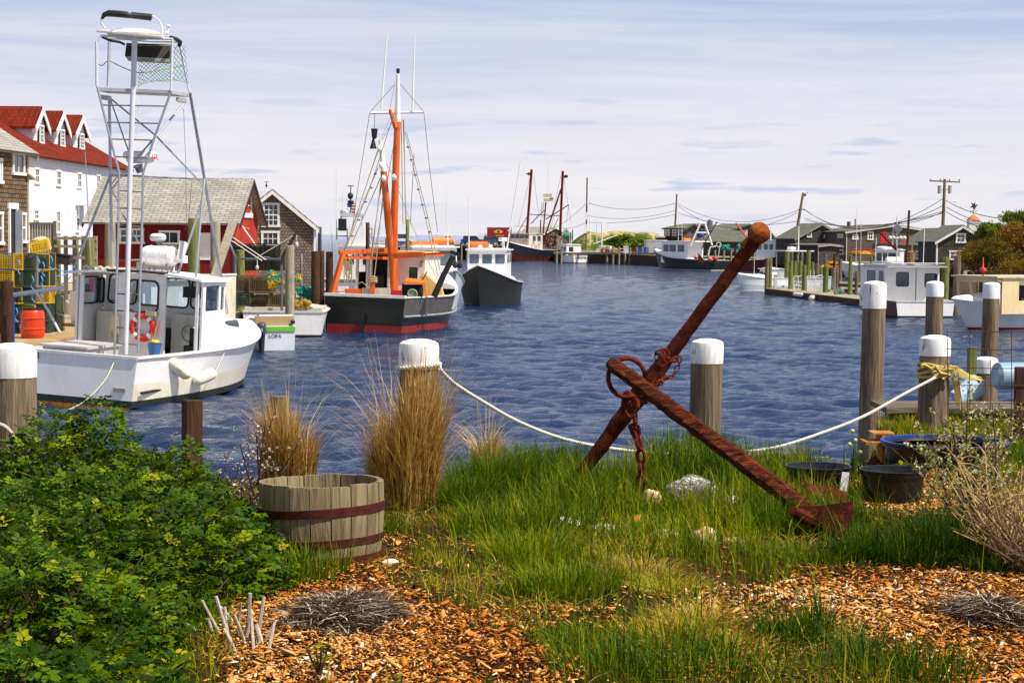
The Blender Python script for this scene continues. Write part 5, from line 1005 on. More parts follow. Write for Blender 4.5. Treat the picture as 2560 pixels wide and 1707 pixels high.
# ------------------------------------------------------------------ lobster traps
def wire(name, c): return paint(name, c, .6, .5, '3c3420', 12, .2)
TC = dict(yellow=wire('trap_yellow', 'e0b414'), green=wire('trap_green', '33503c'), black=wire('trap_black', '1c1a1a'), brown=wire('trap_brown', '6e5c3c'), orange=wire('trap_orange', 'c07a28'), blue=wire('trap_blue', '3c5c84'))
TIN = paint('trap_net', '24261e', .95, .9, '7a6c44', 7)
def make_trap(col, col2, w_=.54, d_=.9, h_=.38, open_=.045):
    T = Thing('lobster_trap', 'lobster trap', 'lobster trap'); t = .010; q = MB(); q2 = MB()
    def grid(mb, P, U, V, w, h):
        P, U, V = Vector(P), Vector(U), Vector(V); n = max(2, int(w / open_)); m = max(2, int(h / open_))
        for i in range(n + 1): mb.beam(P + U * w * i / n, P + U * w * i / n + V * h, t, t, (0, 1, .3))
        for j in range(m + 1): mb.beam(P + V * h * j / m, P + V * h * j / m + U * w, t, t, (.3, 1, 0))
    grid(q, (-w_ / 2, -d_ / 2, 0), (1, 0, 0), (0, 0, 1), w_, h_); grid(q, (w_ / 2, -d_ / 2, 0), (0, 1, 0), (0, 0, 1), d_, h_); grid(q, (-w_ / 2, -d_ / 2, h_), (1, 0, 0), (0, 1, 0), w_, d_); grid(q, (-w_ / 2, -d_ / 2, 0), (0, 1, 0), (0, 0, 1), d_, h_)
    T.part('wire_cage', q, TC[col])
    for a in (-1, 1):
        for b in (-1, 1): q2.box((a * w_ / 2 - .012, b * d_ / 2 - .012, 0), (a * w_ / 2 + .012, b * d_ / 2 + .012, h_))
    for b in (-1, 1): q2.box((-w_ / 2, b * d_ / 2 - .014, h_ - .012), (w_ / 2, b * d_ / 2 + .014, h_ + .012)); q2.box((-w_ / 2, b * d_ / 2 - .014, -.0), (w_ / 2, b * d_ / 2 + .014, .03))
    for a in (-1, 1): q2.box((a * w_ / 2 - .012, -d_ / 2, 0), (a * w_ / 2 + .012, d_ / 2, .02))
    T.part('frame', q2, TC[col2]); q3 = MB(); q3.ell((0, .02, h_ * .47), (w_ * .46, d_ * .46, h_ * .44), 16, 10, jit=.03, pw=.3); T.part('netting', q3, TIN); return T
TP = {k: make_trap(*v) for k, v in dict(yellow=('yellow', 'yellow'), mix=('green', 'yellow'), green=('green', 'green'), black=('black', 'black'), brown=('brown', 'brown'), bluey=('yellow', 'blue'), orange=('orange', 'brown')).items()}
used = set()
def trap(kind, px0, px1, py0, py1, Y, label, group, rz=0):
    p = at((px0 + px1) / 2, py1, Y); w_ = (px1 - px0) / F * Y; h_ = (py1 - py0) / F * Y; o = TP[kind].o
    if kind in used: o = dup(o)
    used.add(kind); o.location = p; o.rotation_euler = (random.uniform(-.02, .02), random.uniform(-.02, .02), rz); o.scale = (w_ / .54, 1, h_ / .38); o['label'] = label; o['group'] = group; return o
cols = [(-6, 44, ['bluey', 'yellow', 'mix', 'green', 'green']), (45, 66, ['yellow', 'green', 'mix', 'green', 'mix']), (67, 97, ['green', 'green', 'green', 'yellow', 'green']), (98, 131, ['mix', 'mix', 'yellow', 'green', 'green'])]
rn = ['top row', 'second row', 'third row', 'fourth row', 'bottom row']; cn = ['leftmost column', 'second column', 'third column', 'right hand column']; knm = dict(bluey='yellow lobster trap with blue net', yellow='yellow wire lobster trap', mix='green lobster trap with yellow frame', green='dark green wire lobster trap', black='black wire lobster trap', brown='weed covered brown lobster trap', orange='orange brown lobster trap')
for ci, (a, b, ks) in enumerate(cols):
    for ri, k in enumerate(ks): trap(k, a, b, 634 + ri * 42, 634 + ri * 42 + 40, 51 + ri * .02 + ci * .15, f'{knm[k]}, {rn[ri]}, {cn[ci]} behind the red drum', 'lobster traps stacked on the left dock', .03 * (ci - 1))
for i, k in enumerate(('green', 'black')): trap(k, 130, 151, 738 + i * 46, 782 + i * 46, 52.3, f'{knm[k]} {"on top" if i == 0 else "at the bottom"} of the short stack beside the red barrel', 'lobster traps stacked on the left dock')
for r0, (kk, xs_) in enumerate((('black', (586, 624, 661)), ('black', (600, 640, 672)))):
    for j, x in enumerate(xs_): trap(kk, x, x + 36, 610 + r0 * 34, 642 + r0 * 34, 80.5 - r0 * .1, f'black lobster trap, {["left", "middle", "right"][j]} of the {["upper", "lower"][r0]} row before the grey shed', 'black traps stacked by the grey shed')
pr_ = [('brown', 498, 541, 692, 730), ('brown', 542, 571, 690, 730), ('brown', 573, 626, 690, 730), ('brown', 628, 685, 690, 731), ('orange', 500, 544, 731, 762), ('brown', 545, 590, 731, 763), ('green', 592, 628, 733, 764), ('brown', 630, 676, 733, 765), ('brown', 678, 735, 732, 764)]
for i, (k, a, b, c_, d) in enumerate(pr_): trap(k, a, b, c_, d, 70.6 + (i % 3) * .05, f'{knm[k]}, {["first", "second", "third", "fourth", "fifth"][i if i < 4 else i - 4]} from left, {"upper" if i < 4 else "lower"} row on the pot boat', 'lobster traps carried on the white pot boat')
q = MB(); a = at(82, 632, 51.3); q.ell(a + Vector((.3, 0, .02)), (.01, .01, .01), 6, 4)
T = Thing('fish_crate', 'yellow plastic fish crate tipped up on top of the traps', 'crate', tuple(at(105, 628, 51.4)), (.05, R(-14), .1)); q = MB(); q.panel((-.24, -.2, 0), (1, 0, 0), (0, 0, 1), .48, .30, [(.05 + i * .08, .06 + j * .06, .09 + i * .08, .09 + j * .06) for i in range(5) for j in range(3)], -.03); q.box((-.24, .2, 0), (.24, .23, .3)); q.box((-.24, -.17, 0), (-.21, .2, .3)); q.box((.21, -.17, 0), (.24, .2, .3)); q.box((-.21, -.17, 0), (.21, .2, .03)); T.part('crate_body', q, paint('crate_yellow', 'e8b818', .5)); q = MB(); q.ell((0, 0, .3), (.22, .19, .09), 12, 8, jit=.08); T.part('rope_fill', q, plain('coiled_rope_tan', 'c8b894', .9))
q = MB(); a = at(155, 648, 52.5); q.obox(a, (.50, .4, .27), Matrix.Rotation(.1, 3, 'Y')); q.obox(a + Vector((0, 0, .13)), (.54, .44, .03), Matrix.Rotation(.1, 3, 'Y')); single('storage_tote', q, paint('black_tote', '2a2226', .6), 'black plastic tote on the traps beside the yellow crate', 'tote')
q = MB()
for a, b, c_, d in ((180, 676, 136, 670), (182, 674, 140, 690), (178, 660, 200, 676), (136, 720, 178, 690)): q.tube(sag(at(a, b, 51.9), at(c_, d, 51), .05, 6), .012, 5)
for i, (a, b) in enumerate(((46, 650), (95, 645), (107, 655), (127, 640), (80, 690), (103, 690), (82, 720), (104, 708), (40, 770), (52, 792))): q.tube(spline([at(a, b, 50.4), at(a + 4, b + 12, 50.35), at(a - 3, b + 24, 50.4), at(a + 5, b + 36, 50.4)], 4), .014, 5)
single('trap_rope', q, plain('blue_rope', '5a9ad8', .7), 'loose pale blue and yellow trap rope hanging down the stacked traps', 'rope')
# nets
def heap(name, px, py, wpx, hpx, Y, m, label, seed=2, d=.6, cat='net'):
    random.seed(seed); c = at(px, py, Y); a = wpx / F * Y / 2; h = hpx / F * Y; q = MB()
    for i in range(16): q.ell((c.x + random.uniform(-.7, .7) * a, c.y + random.uniform(-.4, .4) * a, c.z + h * random.uniform(.05, .55)), (a * random.uniform(.25, .5), a * .35, h * random.uniform(.2, .4)), 10, 7, jit=.12)
    for i in range(40):
        t = random.uniform(0, 6.28); p = Vector((c.x + math.cos(t) * a * .8, c.y - a * .5, c.z + h * random.uniform(.1, .8))); q.tube(spline([p, p + Vector((random.uniform(-.3, .3) * a, -.02, random.uniform(-.1, .1) * h)), p + Vector((random.uniform(-.6, .6) * a, 0, -random.uniform(.1, .4) * h))], 4), .02, 4)
    random.seed(seed + 50); return single(name, q, m, label, cat, ang=50)
g = G('teal_yellow_net'); f = g.noise(g.coord(), 5, 5, .6, .8); g.color(g.ramp(f, [(.36, 'e8b818'), (.47, 'c8a820'), (.52, '1c8c84'), (.62, '2ca8a0'), (.7, '3a6c30')])); g.bump(g.noise(g.coord(), 40, 3), .8, .03); NTM = g.set(.9, 0, .1)
heap('net_heap', 690, 712, 40, 42, 69.8, NTM, 'bright heap of yellow and teal fishing net piled on the traps', 3); heap('net_heap', 735, 706, 36, 26, 69.5, NTM, 'smaller heap of yellow and teal net hanging right of the pale pile', 4); heap('net_heap', 762, 738, 42, 26, 76, paint('teal_net', '2a9c8c', .9, .5, '1c5c50', 9), 'teal green net heap in front of the dark piles', 5)
heap('coiled_rope', 752, 770, 50, 26, 69.4, paint('brown_yellow_rope', 'a08028', .9, .6, '4c3a10', 20), 'mound of brown and yellow coiled rope at the stern of the pot boat', 6, cat='rope')

# ------------------------------------------------------------------ the white boat with the tower
HB = Thing('lobster_boat', 'white lobster boat with a tall aluminium tower and an open wheelhouse', 'boat', (-9.14, 40.39, WATER + .09), (R(2.7), R(-.4), R(73)))
Hh = hull(8.6, 3.25, 2.7, 1.05, 1.06, 1.30, .45, .30, .40, 2.3, .10, deckz=.45, cap=.13, fore=4.2, n=30)
DGREEN = plain('dark_green_boot', '10281e', .5); ORB = rust('orange_growth', [(.3, '6a3008'), (.5, 'b0640c'), (.7, 'c89030')], .5, 8); CREAM = paint('stained_gelcoat', 'ece6d4', .35, .5, 'b8a060', 1.5)
hu = HB.part('hull', Hh['side'], [plain('black_bottom', '101010', .6), plain('shadow_stripe', '20241e', .6), CREAM, WHITE]); HB.part('transom', Hh['transom'], [ORB, DGREEN, WHITE, WHITE], hu)
HB.part('gunwale', Hh['rail'], paint('gunwale_white', 'e4e2e0', .4, .4), hu); HB.part('deck', Hh['deck'], paint('deck_grey', 'c4c0b8', .6), hu); HB.part('inner_side', Hh['inner'], WPAINT, hu)
fd = HB.part('foredeck', fore_deck(Hh, 3.6, .72, pw=.85, bow=.05, inset=.04), WHITE)
x0, x1, hw, zr = 2.5, 3.62, 1.52, 2.56; q = MB(); g0 = 1.04
win_s = [(.14, .88, .80, 1.44), (.90, .88, 1.06, 1.40)]
q.panel((x0, -hw, g0), (1, 0, 0), (0, 0, 1), x1 - x0, zr - g0, win_s, .05); q.panel((x1, hw, g0), (-1, 0, 0), (0, 0, 1), x1 - x0, zr - g0, [(x1 - x0 - b, c_, x1 - x0 - a, d) for a, c_, b, d in win_s], .05)
q.panel((x0, .52, .46), (0, -1, 0), (0, 0, 1), 1.18, zr + .1 - .46, [(.26, 1.38, .98, 2.04)], -.06); q.box((x0 - .02, -hw + .05, g0), (x0 + .04, -hw + .12, zr)); q.box((x0 - .02, hw - .14, g0), (x0 + .04, hw - .05, zr))
fw_ = [(.12, .88, .80, 1.50), (.90, .88, 1.44, 1.50), (1.56, .88, 2.12, 1.50), (2.22, .88, 2.90, 1.50)]
q.panel((x1, hw - .02, g0), (0, -1, 0), (.10, 0, 1), 3.0, zr - g0, fw_, .05); wh = HB.part('wheelhouse', q, WHITE)
def gk(*r_): q = MB(); ring_rect(q, *r_); HB.part('window_gasket', q, BLACK, wh)
for a, c_, b, d in win_s: gk((x0, -hw - .003, g0), (1, 0, 0), (0, 0, 1), a, c_, b, d, .035, .015, .08 if b - a > .3 else .05); gk((x0, hw - .055, g0), (1, 0, 0), (0, 0, 1), a, c_, b, d, .035, .015, .08 if b - a > .3 else .05)
gk((x0 - .004, .52, .46), (0, -1, 0), (0, 0, 1), .26, 1.38, .98, 2.04, .04, .016, .12)
for a, c_, b, d in fw_: gk((x1 - .06, hw - .02, g0), (0, -1, 0), (.10, 0, 1), a, c_, b, d, .035, .015, .09)
for a, c_, b, d in win_s: HB.part('window_pane', MB().box((x0 + a, -hw - .02, g0 + c_), (x0 + b, -hw - .012, g0 + d)), CGLASS, wh); HB.part('window_pane', MB().box((x0 + a, hw - .02, g0 + c_), (x0 + b, hw - .012, g0 + d)), CGLASS, wh)
for a, c_, b, d in fw_: HB.part('window_pane', MB().prism([(a, c_), (b, c_), (b, d), (a, d)], (x1 - .02, hw - .02, g0), (0, -1, 0), (.10, 0, 1), (1, 0, 0), .008), CGLASS, wh)
q = MB(); vs = []; n_ = 12
for xx, dz in ((x0 - .25, 0), (x1 + .16, -.03)):
    for k in range(n_ + 1): yy = (1 - 2 * k / n_) * 1.64; vs += [(xx, yy, zr + .02 + dz + .11 * (1 - (yy / 1.64) ** 2)), (xx, yy, zr + .075 + dz + .11 * (1 - (yy / 1.64) ** 2))]
m_ = 2 * (n_ + 1)
for k in range(n_): a = 2 * k; q.f += []; 
fs = []
for k in range(n_): a = 2 * k; fs += [(a, a + m_, a + m_ + 2, a + 2), (a + 1, a + 3, a + m_ + 3, a + m_ + 1), (a, a + 2, a + 3, a + 1), (a + m_, a + m_ + 1, a + m_ + 3, a + m_ + 2)]
fs += [(0, 1, m_ + 1, m_), (m_ - 2, 2 * m_ - 2, 2 * m_ - 1, m_ - 1)]; q.add(vs, fs); rf = HB.part('roof', q, WHITE, ang=30)
q = MB()
for i in range(5): y_ = 1.28 - i * .175; q.torus((x0 - .10, y_, zr + .15), .055, .028, Matrix.Rotation(R(90), 3, 'Y'), 14, 8); q.tube([(x0 - .10, y_, zr + .15), (x0 + .05, y_, zr + .15)], .04, 10, False)
q.box((x0 - .12, .5, zr + .09), (x0 + .1, 1.36, zr + .125)); HB.part('rod_holders', q, paint('aged_plastic', 'd8d0b8', .5), rf)
# inside
q = MB(); q.box((3.15, .35, .46), (3.2, .98, 1.42)); HB.part('cabin_door', q, WPAINT); q = MB(); q.box((3.2, -.05, .46), (3.55, .35, 1.45)); q.box((3.25, -.6, 1.0), (3.6, .2, 1.42)); HB.part('dark_opening', q, WALLD)  # dark boxes stand for the shaded opening beside the white door
q = MB(); q.box((3.15, -1.45, .46), (3.6, -.5, 1.78)); HB.part('dash_console', q, paint('console_white', 'dcd8cc', .5, .4)); q = MB(); q.box((3.2, .45, .46), (3.6, 1.42, 1.72)); HB.part('side_console', q, paint('console_white', 'dcd8cc', .5, .4)); q = MB(); q.box((2.75, -1.38, .5), (3.1, -1.02, 1.12)); q.box((3.02, -1.38, 1.1), (3.10, -1.02, 1.5)); HB.part('helm_seat', q, BLACK)
q = MB(); wc = Vector((3.06, -1.0, 1.36)); q.torus(wc, .19, .014, Matrix.Rotation(R(78), 3, 'Y'), 22, 6)
for k in range(3): a = k * 2.09; q.tube([wc, wc + Matrix.Rotation(R(78), 3, 'Y') @ Vector((math.cos(a) * .18, math.sin(a) * .18, 0))], .01, 5)
HB.part('steering_wheel', q, STEEL); q = MB(); q.box((2.95, -1.35, 2.18), (3.3, -.85, 2.42)); HB.part('radio_box', q, BLACK, rf)
q = MB(); q.lathe((1.95, -.72, .47), [(.10, 0), (.16, .3), (.15, .3), (.09, .03), (.001, .03)], 16); q.xf(Matrix.Translation((0, 0, .42))); HB.part('bucket', q, paint('blue_bucket', '3a78b8', .5)); q = MB(); q.ell((1.95, -.72, 1.22), (.14, .12, .05), 10, 6, jit=.2); HB.part('rag', q, paint('yellow_rag', 'd8b848', .8))
q = MB(); q.box((.35, .05, .46), (1.75, 1.1, 1.10)); q.box((.3, .0, 1.10), (1.8, 1.15, 1.15)); HB.part('engine_box', q, paint('hatch_grey', 'c8c4c0', .5, .4))
# life ring
lc = HB.inv @ at(323, 821, 42.0); RM = Matrix.Rotation(R(90), 3, 'Y') @ Matrix.Rotation(0, 3, 'Z'); lc.x = 2.40
q = MB(); q.torus(lc, .255, .075, RM, 40, 12); lr = HB.part('life_ring', q, paint('ring_red', 'd8281a', .5, .1)); 
for k in range(4): q = MB(); a = k * math.pi / 2 + .75; q.torus(lc, .255, .079, RM, 6, 12, 1, 1, a - .17, a + .17); HB.part('reflective_band', q, WPAINT, lr)
q = MB()
for k in range(7): q.tube([(2.38, .46 + .02 * k, 1.75), (2.36, .45 + .025 * k, 1.4), (2.38, .43 + .02 * k, 1.02 + .02 * k), (2.36, .40 + .02 * k, 1.3), (2.38, .44 + .01 * k, 1.72)], .012, 5)
HB.part('hung_rope', q, plain('tan_rope', 'b0a078', .9)); q = MB(); q.tube([(2.36, -.42, 1.78), (2.33, -.46, .95)], .018, 6); q.box((2.3, -.52, 1.76), (2.42, -.28, 1.86)); q.tube([(2.33, -.62, 1.8), (2.25, -.45, .9)], .012, 5); HB.part('deck_broom', q, paint('broom', 'b8a888', .8))
# life raft canister
c = HB.inv @ at(402, 640, 43.2); ax = (HB.inv.to_3x3() @ (at(452, 642, 43.0) - at(358, 638, 43.4))).normalized(); q = MB(); q.tube([c + ax * t for t in (-.46, -.43, -.36, -.2, .2, .3, .38, .41)], [.12, .19, .22, .225, .225, .22, .18, .10], 20); cn_ = HB.part('life_raft_canister', q, WHITE); q = MB()
for t in (-.25, .12, .3): q.torus(c + ax * t, .228, .009, ax.to_track_quat('Z', 'Y').to_matrix(), 24, 5)
q.torus(c, .222, .012, Matrix((ax, Vector((0, 0, 1)).cross(ax), Vector((0, 0, 1)))).transposed(), 30, 6, 2.0, 1.02); HB.part('strap', q, ALUW, cn_); q = MB()
for t in (-.33, .28):
    for s_ in (-1, 1): q.tube([c + ax * t + Vector((.2 * s_, 0, -.16)), c + ax * (t + .05) + Vector((.24 * s_, 0, -.36))], .016, 6); q.tube([c + ax * t + Vector((.2 * s_, 0, -.16)), c + ax * (t - .12) + Vector((.24 * s_, 0, -.36))], .016, 6)
q.tube([c + ax * -.45 + Vector((-.24, 0, -.36)), c + ax * .5 + Vector((-.24, 0, -.36))], .016, 6); HB.part('cradle', q, STEEL, cn_)
q = MB(); q.obox(c + ax * .56 + Vector((0, 0, .13)), (.16, .12, .42), Matrix.Rotation(.3, 3, 'Y')); q.obox(c + ax * .5 + Vector((0, 0, -.05)), (.2, .3, .16)); HB.part('beacon_box', q, WPAINT)
for (a, b, c_, d, r_) in ((425, 903, 463, 935, .13), (494, 950, 530, 934, .135)):
    Yt = 41.2 if a < 450 else 42.2; p0, p1 = at(a, b, Yt), at(c_, d, Yt + .25); q = MB(); q.tube([p0.lerp(p1, t) for t in (-.28, -.2, -.05, .2, .8, 1.05, 1.2, 1.26)], [.03, .08, r_ * .92, r_, r_, r_ * .92, .07, .03], 18); HB.part('fender', q, CREAM, world=True)
q = MB(); q.tube(sag(at(417, 893, 41.3), at(425, 903, 41.1), 0, 3) + [at(470, 938, 41.3), at(494, 950, 42.1), at(540, 925, 42.5), at(562, 880, 43.4), at(568, 815, 44)], .008, 5); HB.part('fender_line', q, plain('pale_line', 'd8d0b4', .8), world=True)
q = MB(); p0, p1 = at(353, 983, 40.15), at(416, 971, 41.3); q.tube([p0, p1], .03, 8); HB.part('rubber_strip', q, BLACK, world=True)
def snap(px, py): # point on the topsides (starboard)
    d = HB.inv.to_3x3() @ ray(px, py); o_ = HB.inv @ CO; return o_, d
q = MB(); q.box((-.03, -1.1, .30), (-.004, -.82, .38)); HB.part('exhaust_plate', q, paint('bronze_plate', '9c9484', .5), hu); q = MB(); q.box((-.035, .98, .86), (-.003, 1.12, .99)); HB.part('number_plate', q, WALLD, hu); HB.part('number', text_mb('50', .11, (-.036, 1.05, .925), (0, -1, 0), (0, 0, 1), .003), ALUW, hu)
def ray_plane_y(px, py, y):
    o_, d = snap(px, py); k = (y - o_.y) / d.y; return o_ + d * k
c = ray_plane_y(585, 817, -1.18); q = MB(); ring_rect(q, c + Vector((-.24, 0, -.13)), (1, 0, 0), (0, .25, 1), 0, 0, .5, .26, .03, .03, .07); q.prism([(0, 0), (.5, 0), (.5, .26), (0, .26)], c + Vector((-.24, -.01, -.13)), (1, 0, 0), (0, .25, 1), (0, -1, 0), .012); HB.part('porthole', q, [STEEL], fd)
q = MB(); q.prism([(.03, .03), (.47, .03), (.47, .23), (.03, .23)], c + Vector((-.24, -.026, -.13)), (1, 0, 0), (0, .25, 1), (0, -1, 0), .01); HB.part('porthole_glass', q, DGLASS, fd)
for pts, r_ in (([at(292, 890, 40.3), at(262, 950, 39.7), at(215, 1000, 39.3), at(172, 1024, 39.0)], .014),): q = MB(); q.tube(spline(pts, 6), r_, 6); HB.part('stern_line', q, plain('pale_green_line', 'b8c4a0', .8), world=True)
# ---- tower
def tub_(pts, r_, n=8): q = MB(); q.tube([at(*p) for p in pts], r_, n); return q
tw = HB.part('tower_mast', tub_([(314, 886, 40.8), (319, 700, 40.9), (325, 450, 41.0), (333, 225, 41.0), (337, 92, 41.0)], [.052, .052, .055, .058, .058], 14), ALUW, world=True)
legs = [([(273, 243, 43.6), (278, 557, 43.7), (282, 672, 43.7)], .035), ([(475, 232, 42.6), (500, 380, 43.3), (529, 557, 44.4), (562, 746, 45.3), (568, 784, 45.5)], .036), ([(511, 449, 42.9), (500, 560, 42.6), (489, 706, 42.4)], .030), ([(275, 440, 43.0), (228, 560, 42.9), (187, 668, 42.8)], .030), ([(440, 700, 42.7), (505, 505, 43.6), (513, 450, 43.4)], .026),
        ([(243, 218, 41.0), (275, 343, 41.0), (298, 432, 41.0), (296, 560, 41.0), (286, 886, 40.9)], .026), ([(428, 228, 41.0), (384, 350, 41.0), (358, 432, 41.0), (355, 560, 41.0), (345, 882, 40.8)], .026)]
for p, r_ in legs: HB.part('tower_leg', tub_(p, r_), ALU, tw, world=True)
br = [([(279, 438, 43.6), (511, 449, 43.2)], .022), ([(275, 246, 43.4), (390, 340, 43), (511, 466, 43.3)], .020), ([(468, 250, 42.6), (382, 350, 41.6), (312, 430, 41.8), (282, 470, 43)], .022), ([(275, 247, 43.4), (322, 380, 41.6)], .018), ([(277, 470, 43.5), (296, 508, 41.2)], .015), ([(304, 530, 41), (318, 556, 41), (345, 605, 41.2)], .016), ([(298, 438, 41), (279, 460, 43.5)], .015), ([(375, 355, 41), (384, 350, 41)], .015)]
for p, r_ in br: HB.part('brace', tub_(p, r_, 6), ALU, tw, world=True)
for y_, a, b in ((263, 254, 412), (306, 268, 399), (348, 277, 386), (392, 291, 371), (437, 299, 358), (477, 297, 355), (520, 296, 355), (564, 295, 354), (650, 292, 351), (734, 289, 349), (776, 288, 348), (818, 287, 347), (858, 286, 346)): HB.part('rung', tub_([(a, y_, 41.0), (b, y_ + 3, 41.0)], .017, 6), paint('rung_grey', '706a64', .6), tw, world=True)
def slab(px4, th): v = [at(*p) for p in px4]; q = MB(); q.add(v + [p + Vector((0, 0, -th)) for p in v], [(0, 1, 2, 3), (7, 6, 5, 4), (0, 4, 5, 1), (1, 5, 6, 2), (2, 6, 7, 3), (3, 7, 4, 0)]); return q
pf = HB.part('platform', slab([(243, 219, 41.0), (428, 226, 41.0), (478, 236, 43.0), (270, 226, 43.8)], .07), paint('platform_grey', 'b8b6b4', .5), world=True)
for p, r_ in (([(241, 104, 41), (242, 215, 41)], .032), ([(252, 90, 41), (244, 108, 41), (243, 218, 41)], .02), ([(431, 97, 41), (428, 205, 41), (427, 228, 41)], .026), ([(273, 100, 43.4), (270, 218, 43.6)], .034), ([(450, 114, 42.6), (461, 170, 42.7), (473, 230, 42.8)], .024), ([(252, 90, 41), (350, 97, 41.0), (431, 98, 41)], .024), ([(273, 96, 43.4), (380, 104, 43.2), (446, 105, 42.8)], .022)): HB.part('cage_tube', tub_(p, r_), ALUW, pf, world=True)
HB.part('cage_padding', tub_([(257, 94, 41.4), (275, 102, 42.5), (300, 106, 43), (312, 112, 43)], .03), BLACK, pf, world=True); HB.part('cage_padding', tub_([(427, 95, 41.4), (440, 98, 42), (451, 106, 42.4), (448, 114, 42.5)], .045), BLACK, pf, world=True)
sr = HB.part('sun_roof', slab([(241, 77, 41.0), (403, 92, 40.6), (424, 89, 42.4), (262, 74, 42.6)], .035), paint('roof_board', 'cfcac0', .6), world=True); q = MB(); v = [at(*p) for p in ((262, 75, 41.6), (330, 78, 41.2), (400, 88, 41.2))]; c = (v[0] + v[2]) / 2; q.ell(c + Vector((0, .2, -.02)), (.58, .55, .12), 20, 8); HB.part('roof_cover', q, WPAINT, sr, world=True)
hoop = [(264, 74, 41.2), (254, 60, 41.2), (253, 50, 41.2), (260, 37, 41.2), (275, 33, 41.2), (370, 37, 41.3), (385, 43, 41.3), (397, 52, 41.4), (404, 66, 41.4), (406, 86, 41.4)]; HB.part('hoop', tub_(hoop, .022), ALUW, sr, world=True)
HB.part('hoop_padding', tub_([(255, 48, 41.2), (260, 38, 41.2), (272, 34, 41.2), (300, 36, 41.2), (318, 38, 41.2), (324, 40, 41.2), (330, 39, 41.25), (376, 44, 41.3), (379, 45, 41.3)], [.03, .055, .072, .074, .07, .055, .07, .074, .072], 12), BLACK, sr, world=True)
q = MB(); q.add([at(*p) for p in ((316, 108, 42.2), (425, 112, 42.2), (423, 150, 42.1), (312, 140, 42.1), (316, 108, 43), (428, 112, 43), (426, 157, 43), (320, 150, 43))], [(0, 3, 2, 1), (4, 5, 6, 7), (0, 1, 5, 4), (1, 2, 6, 5), (2, 3, 7, 6), (3, 0, 4, 7)]); HB.part('crows_nest_seat', q, paint('seat_dark', '2e2824', .7), pf, world=True); HB.part('seat_edge', slab([(318, 141, 42.0), (424, 148, 42.0), (424, 152, 43), (322, 146, 43)], .07), paint('seat_edge_grey', 'a8a49c', .6), pf, world=True)
q = MB(); q.tube([at(419, 85, 41.5), at(420, 70, 41.5)], .022, 8); q.lathe(at(420, 69, 41.5), [(.02, 0), (.055, .02), (.055, .04), (.02, .055), (.001, .06)], 14); q.ell(at(416, 84, 41.5), (.05, .05, .04), 8, 6); HB.part('gps_antenna', q, WPAINT, sr, world=True)
for a, b, Yt in ((264, 244, 42), (454, 250, 42)): q = MB(); q.obox(at(a, b, Yt), (.22, .16, .085), Matrix.Rotation(.12, 3, 'Y')); q.obox(at(a, b + 5, Yt), (.18, .12, .03), Matrix.Rotation(.12, 3, 'Y')); HB.part('flood_light', q, paint('lamp_box', 'd4d0c4', .5), pf, world=True)
q = MB(); Yn = 42.0 # green cord netting, diamond mesh
def netpt(u, v): # u 0..1 across, v 0..1 down
    a = 345 + 118 * u; top = 112 + 20 * u if u < .72 else 112; bot = 216 - 12 * math.sin(u * 3.1) - 6 * u; return at(a + 9 * v * u, (150 if u < .7 else 118) * (1 - v) + bot * v - 5 * math.sin(u * 9), 41.3 + 1.3 * u)
nu_, nv_ = 12, 6
for i in range(nu_):
    for j in range(nv_):
        a, b, c_, d = netpt(i / nu_, j / nv_), netpt((i + 1) / nu_, j / nv_), netpt((i + 1) / nu_, (j + 1) / nv_), netpt((i + .5) / nu_, (j + .5) / nv_)
        e_ = netpt(i / nu_, (j + 1) / nv_)
        for s_ in (a, b, c_, e_): q.tube([s_, s_.lerp(d, .5) + Vector((0, 0, -.01)), d], .006, 4, False)
HB.part('cord_net', q, paint('green_cord', '1c7060', .8), pf, world=True); q = MB(); q.tube(spline([at(241, 160, 41), at(256, 164, 41.4), at(272, 153, 43), at(300, 166, 42), at(345, 182, 41), at(400, 176, 41.6), at(460, 163, 42.6)], 6), .011, 5); q.tube(spline([at(345, 216, 41), at(370, 206, 41.2), at(430, 200, 41.6), at(470, 208, 42.7)], 6), .009, 5); q.tube([at(316, 115, 41.2), at(426, 115, 41.2)], .008, 4); HB.part('cord', q, plain('olive_cord', '8a9050', .8), pf, world=True)
q = MB(); q.lathe(at(350, 408, 42.2), [(.22, 0), (.30, .03), (.30, .09), (.345, .10), (.37, .13), (.365, .22), (.32, .25), (.001, .262)], 26); rd = HB.part('radar_dome', q, WHITE, tw, world=True); q = MB(); q.cyl(at(345, 412, 42.2), at(350, 432, 42.2), .10, .07, 8); q.tube([at(350, 418, 42.2), at(332, 418, 41.1)], .03, 6); HB.part('radar_bracket', q, STEEL, rd, world=True)
RL = plain('radar_letters', 'e0401c', .5)
for ch, px in (('J', 381), ('R', 390)): HB.part('radar_letter', text_mb(ch, .17, at(px, 394, 41.95 + .02 * (px > 385)), (1, .35, 0), (0, 0, 1), .01, .01), RL, rd, world=True)
for p, r_ in (([(213, 380, 43.2), (220, 520, 43.2), (228, 665, 43.2)], .012), ([(459, 272, 43), (464, 400, 43), (466, 560, 43)], .006), ([(480, 450, 43), (470, 560, 43), (462, 575, 43)], .006), ([(343, 240, 41), (350, 290, 41), (348, 320, 41), (338, 348, 41)], .008)): HB.part('antenna' if r_ > .01 else 'cable', tub_(p, r_, 5), WPAINT if r_ > .007 else STEEL, tw, world=True)
q = MB(); q.tube([at(36, 737, 43.5), at(100, 728, 43.3), at(158, 719, 43)], .055, 10); q.tube([at(90, 730, 43.2), at(120, 775, 43.1), at(150, 832, 43)], .03, 8); q.tube([at(94, 640, 44), at(94, 720, 43.5)], .02, 6); HB.part('outrigger_pole', q, ALUW, world=True)
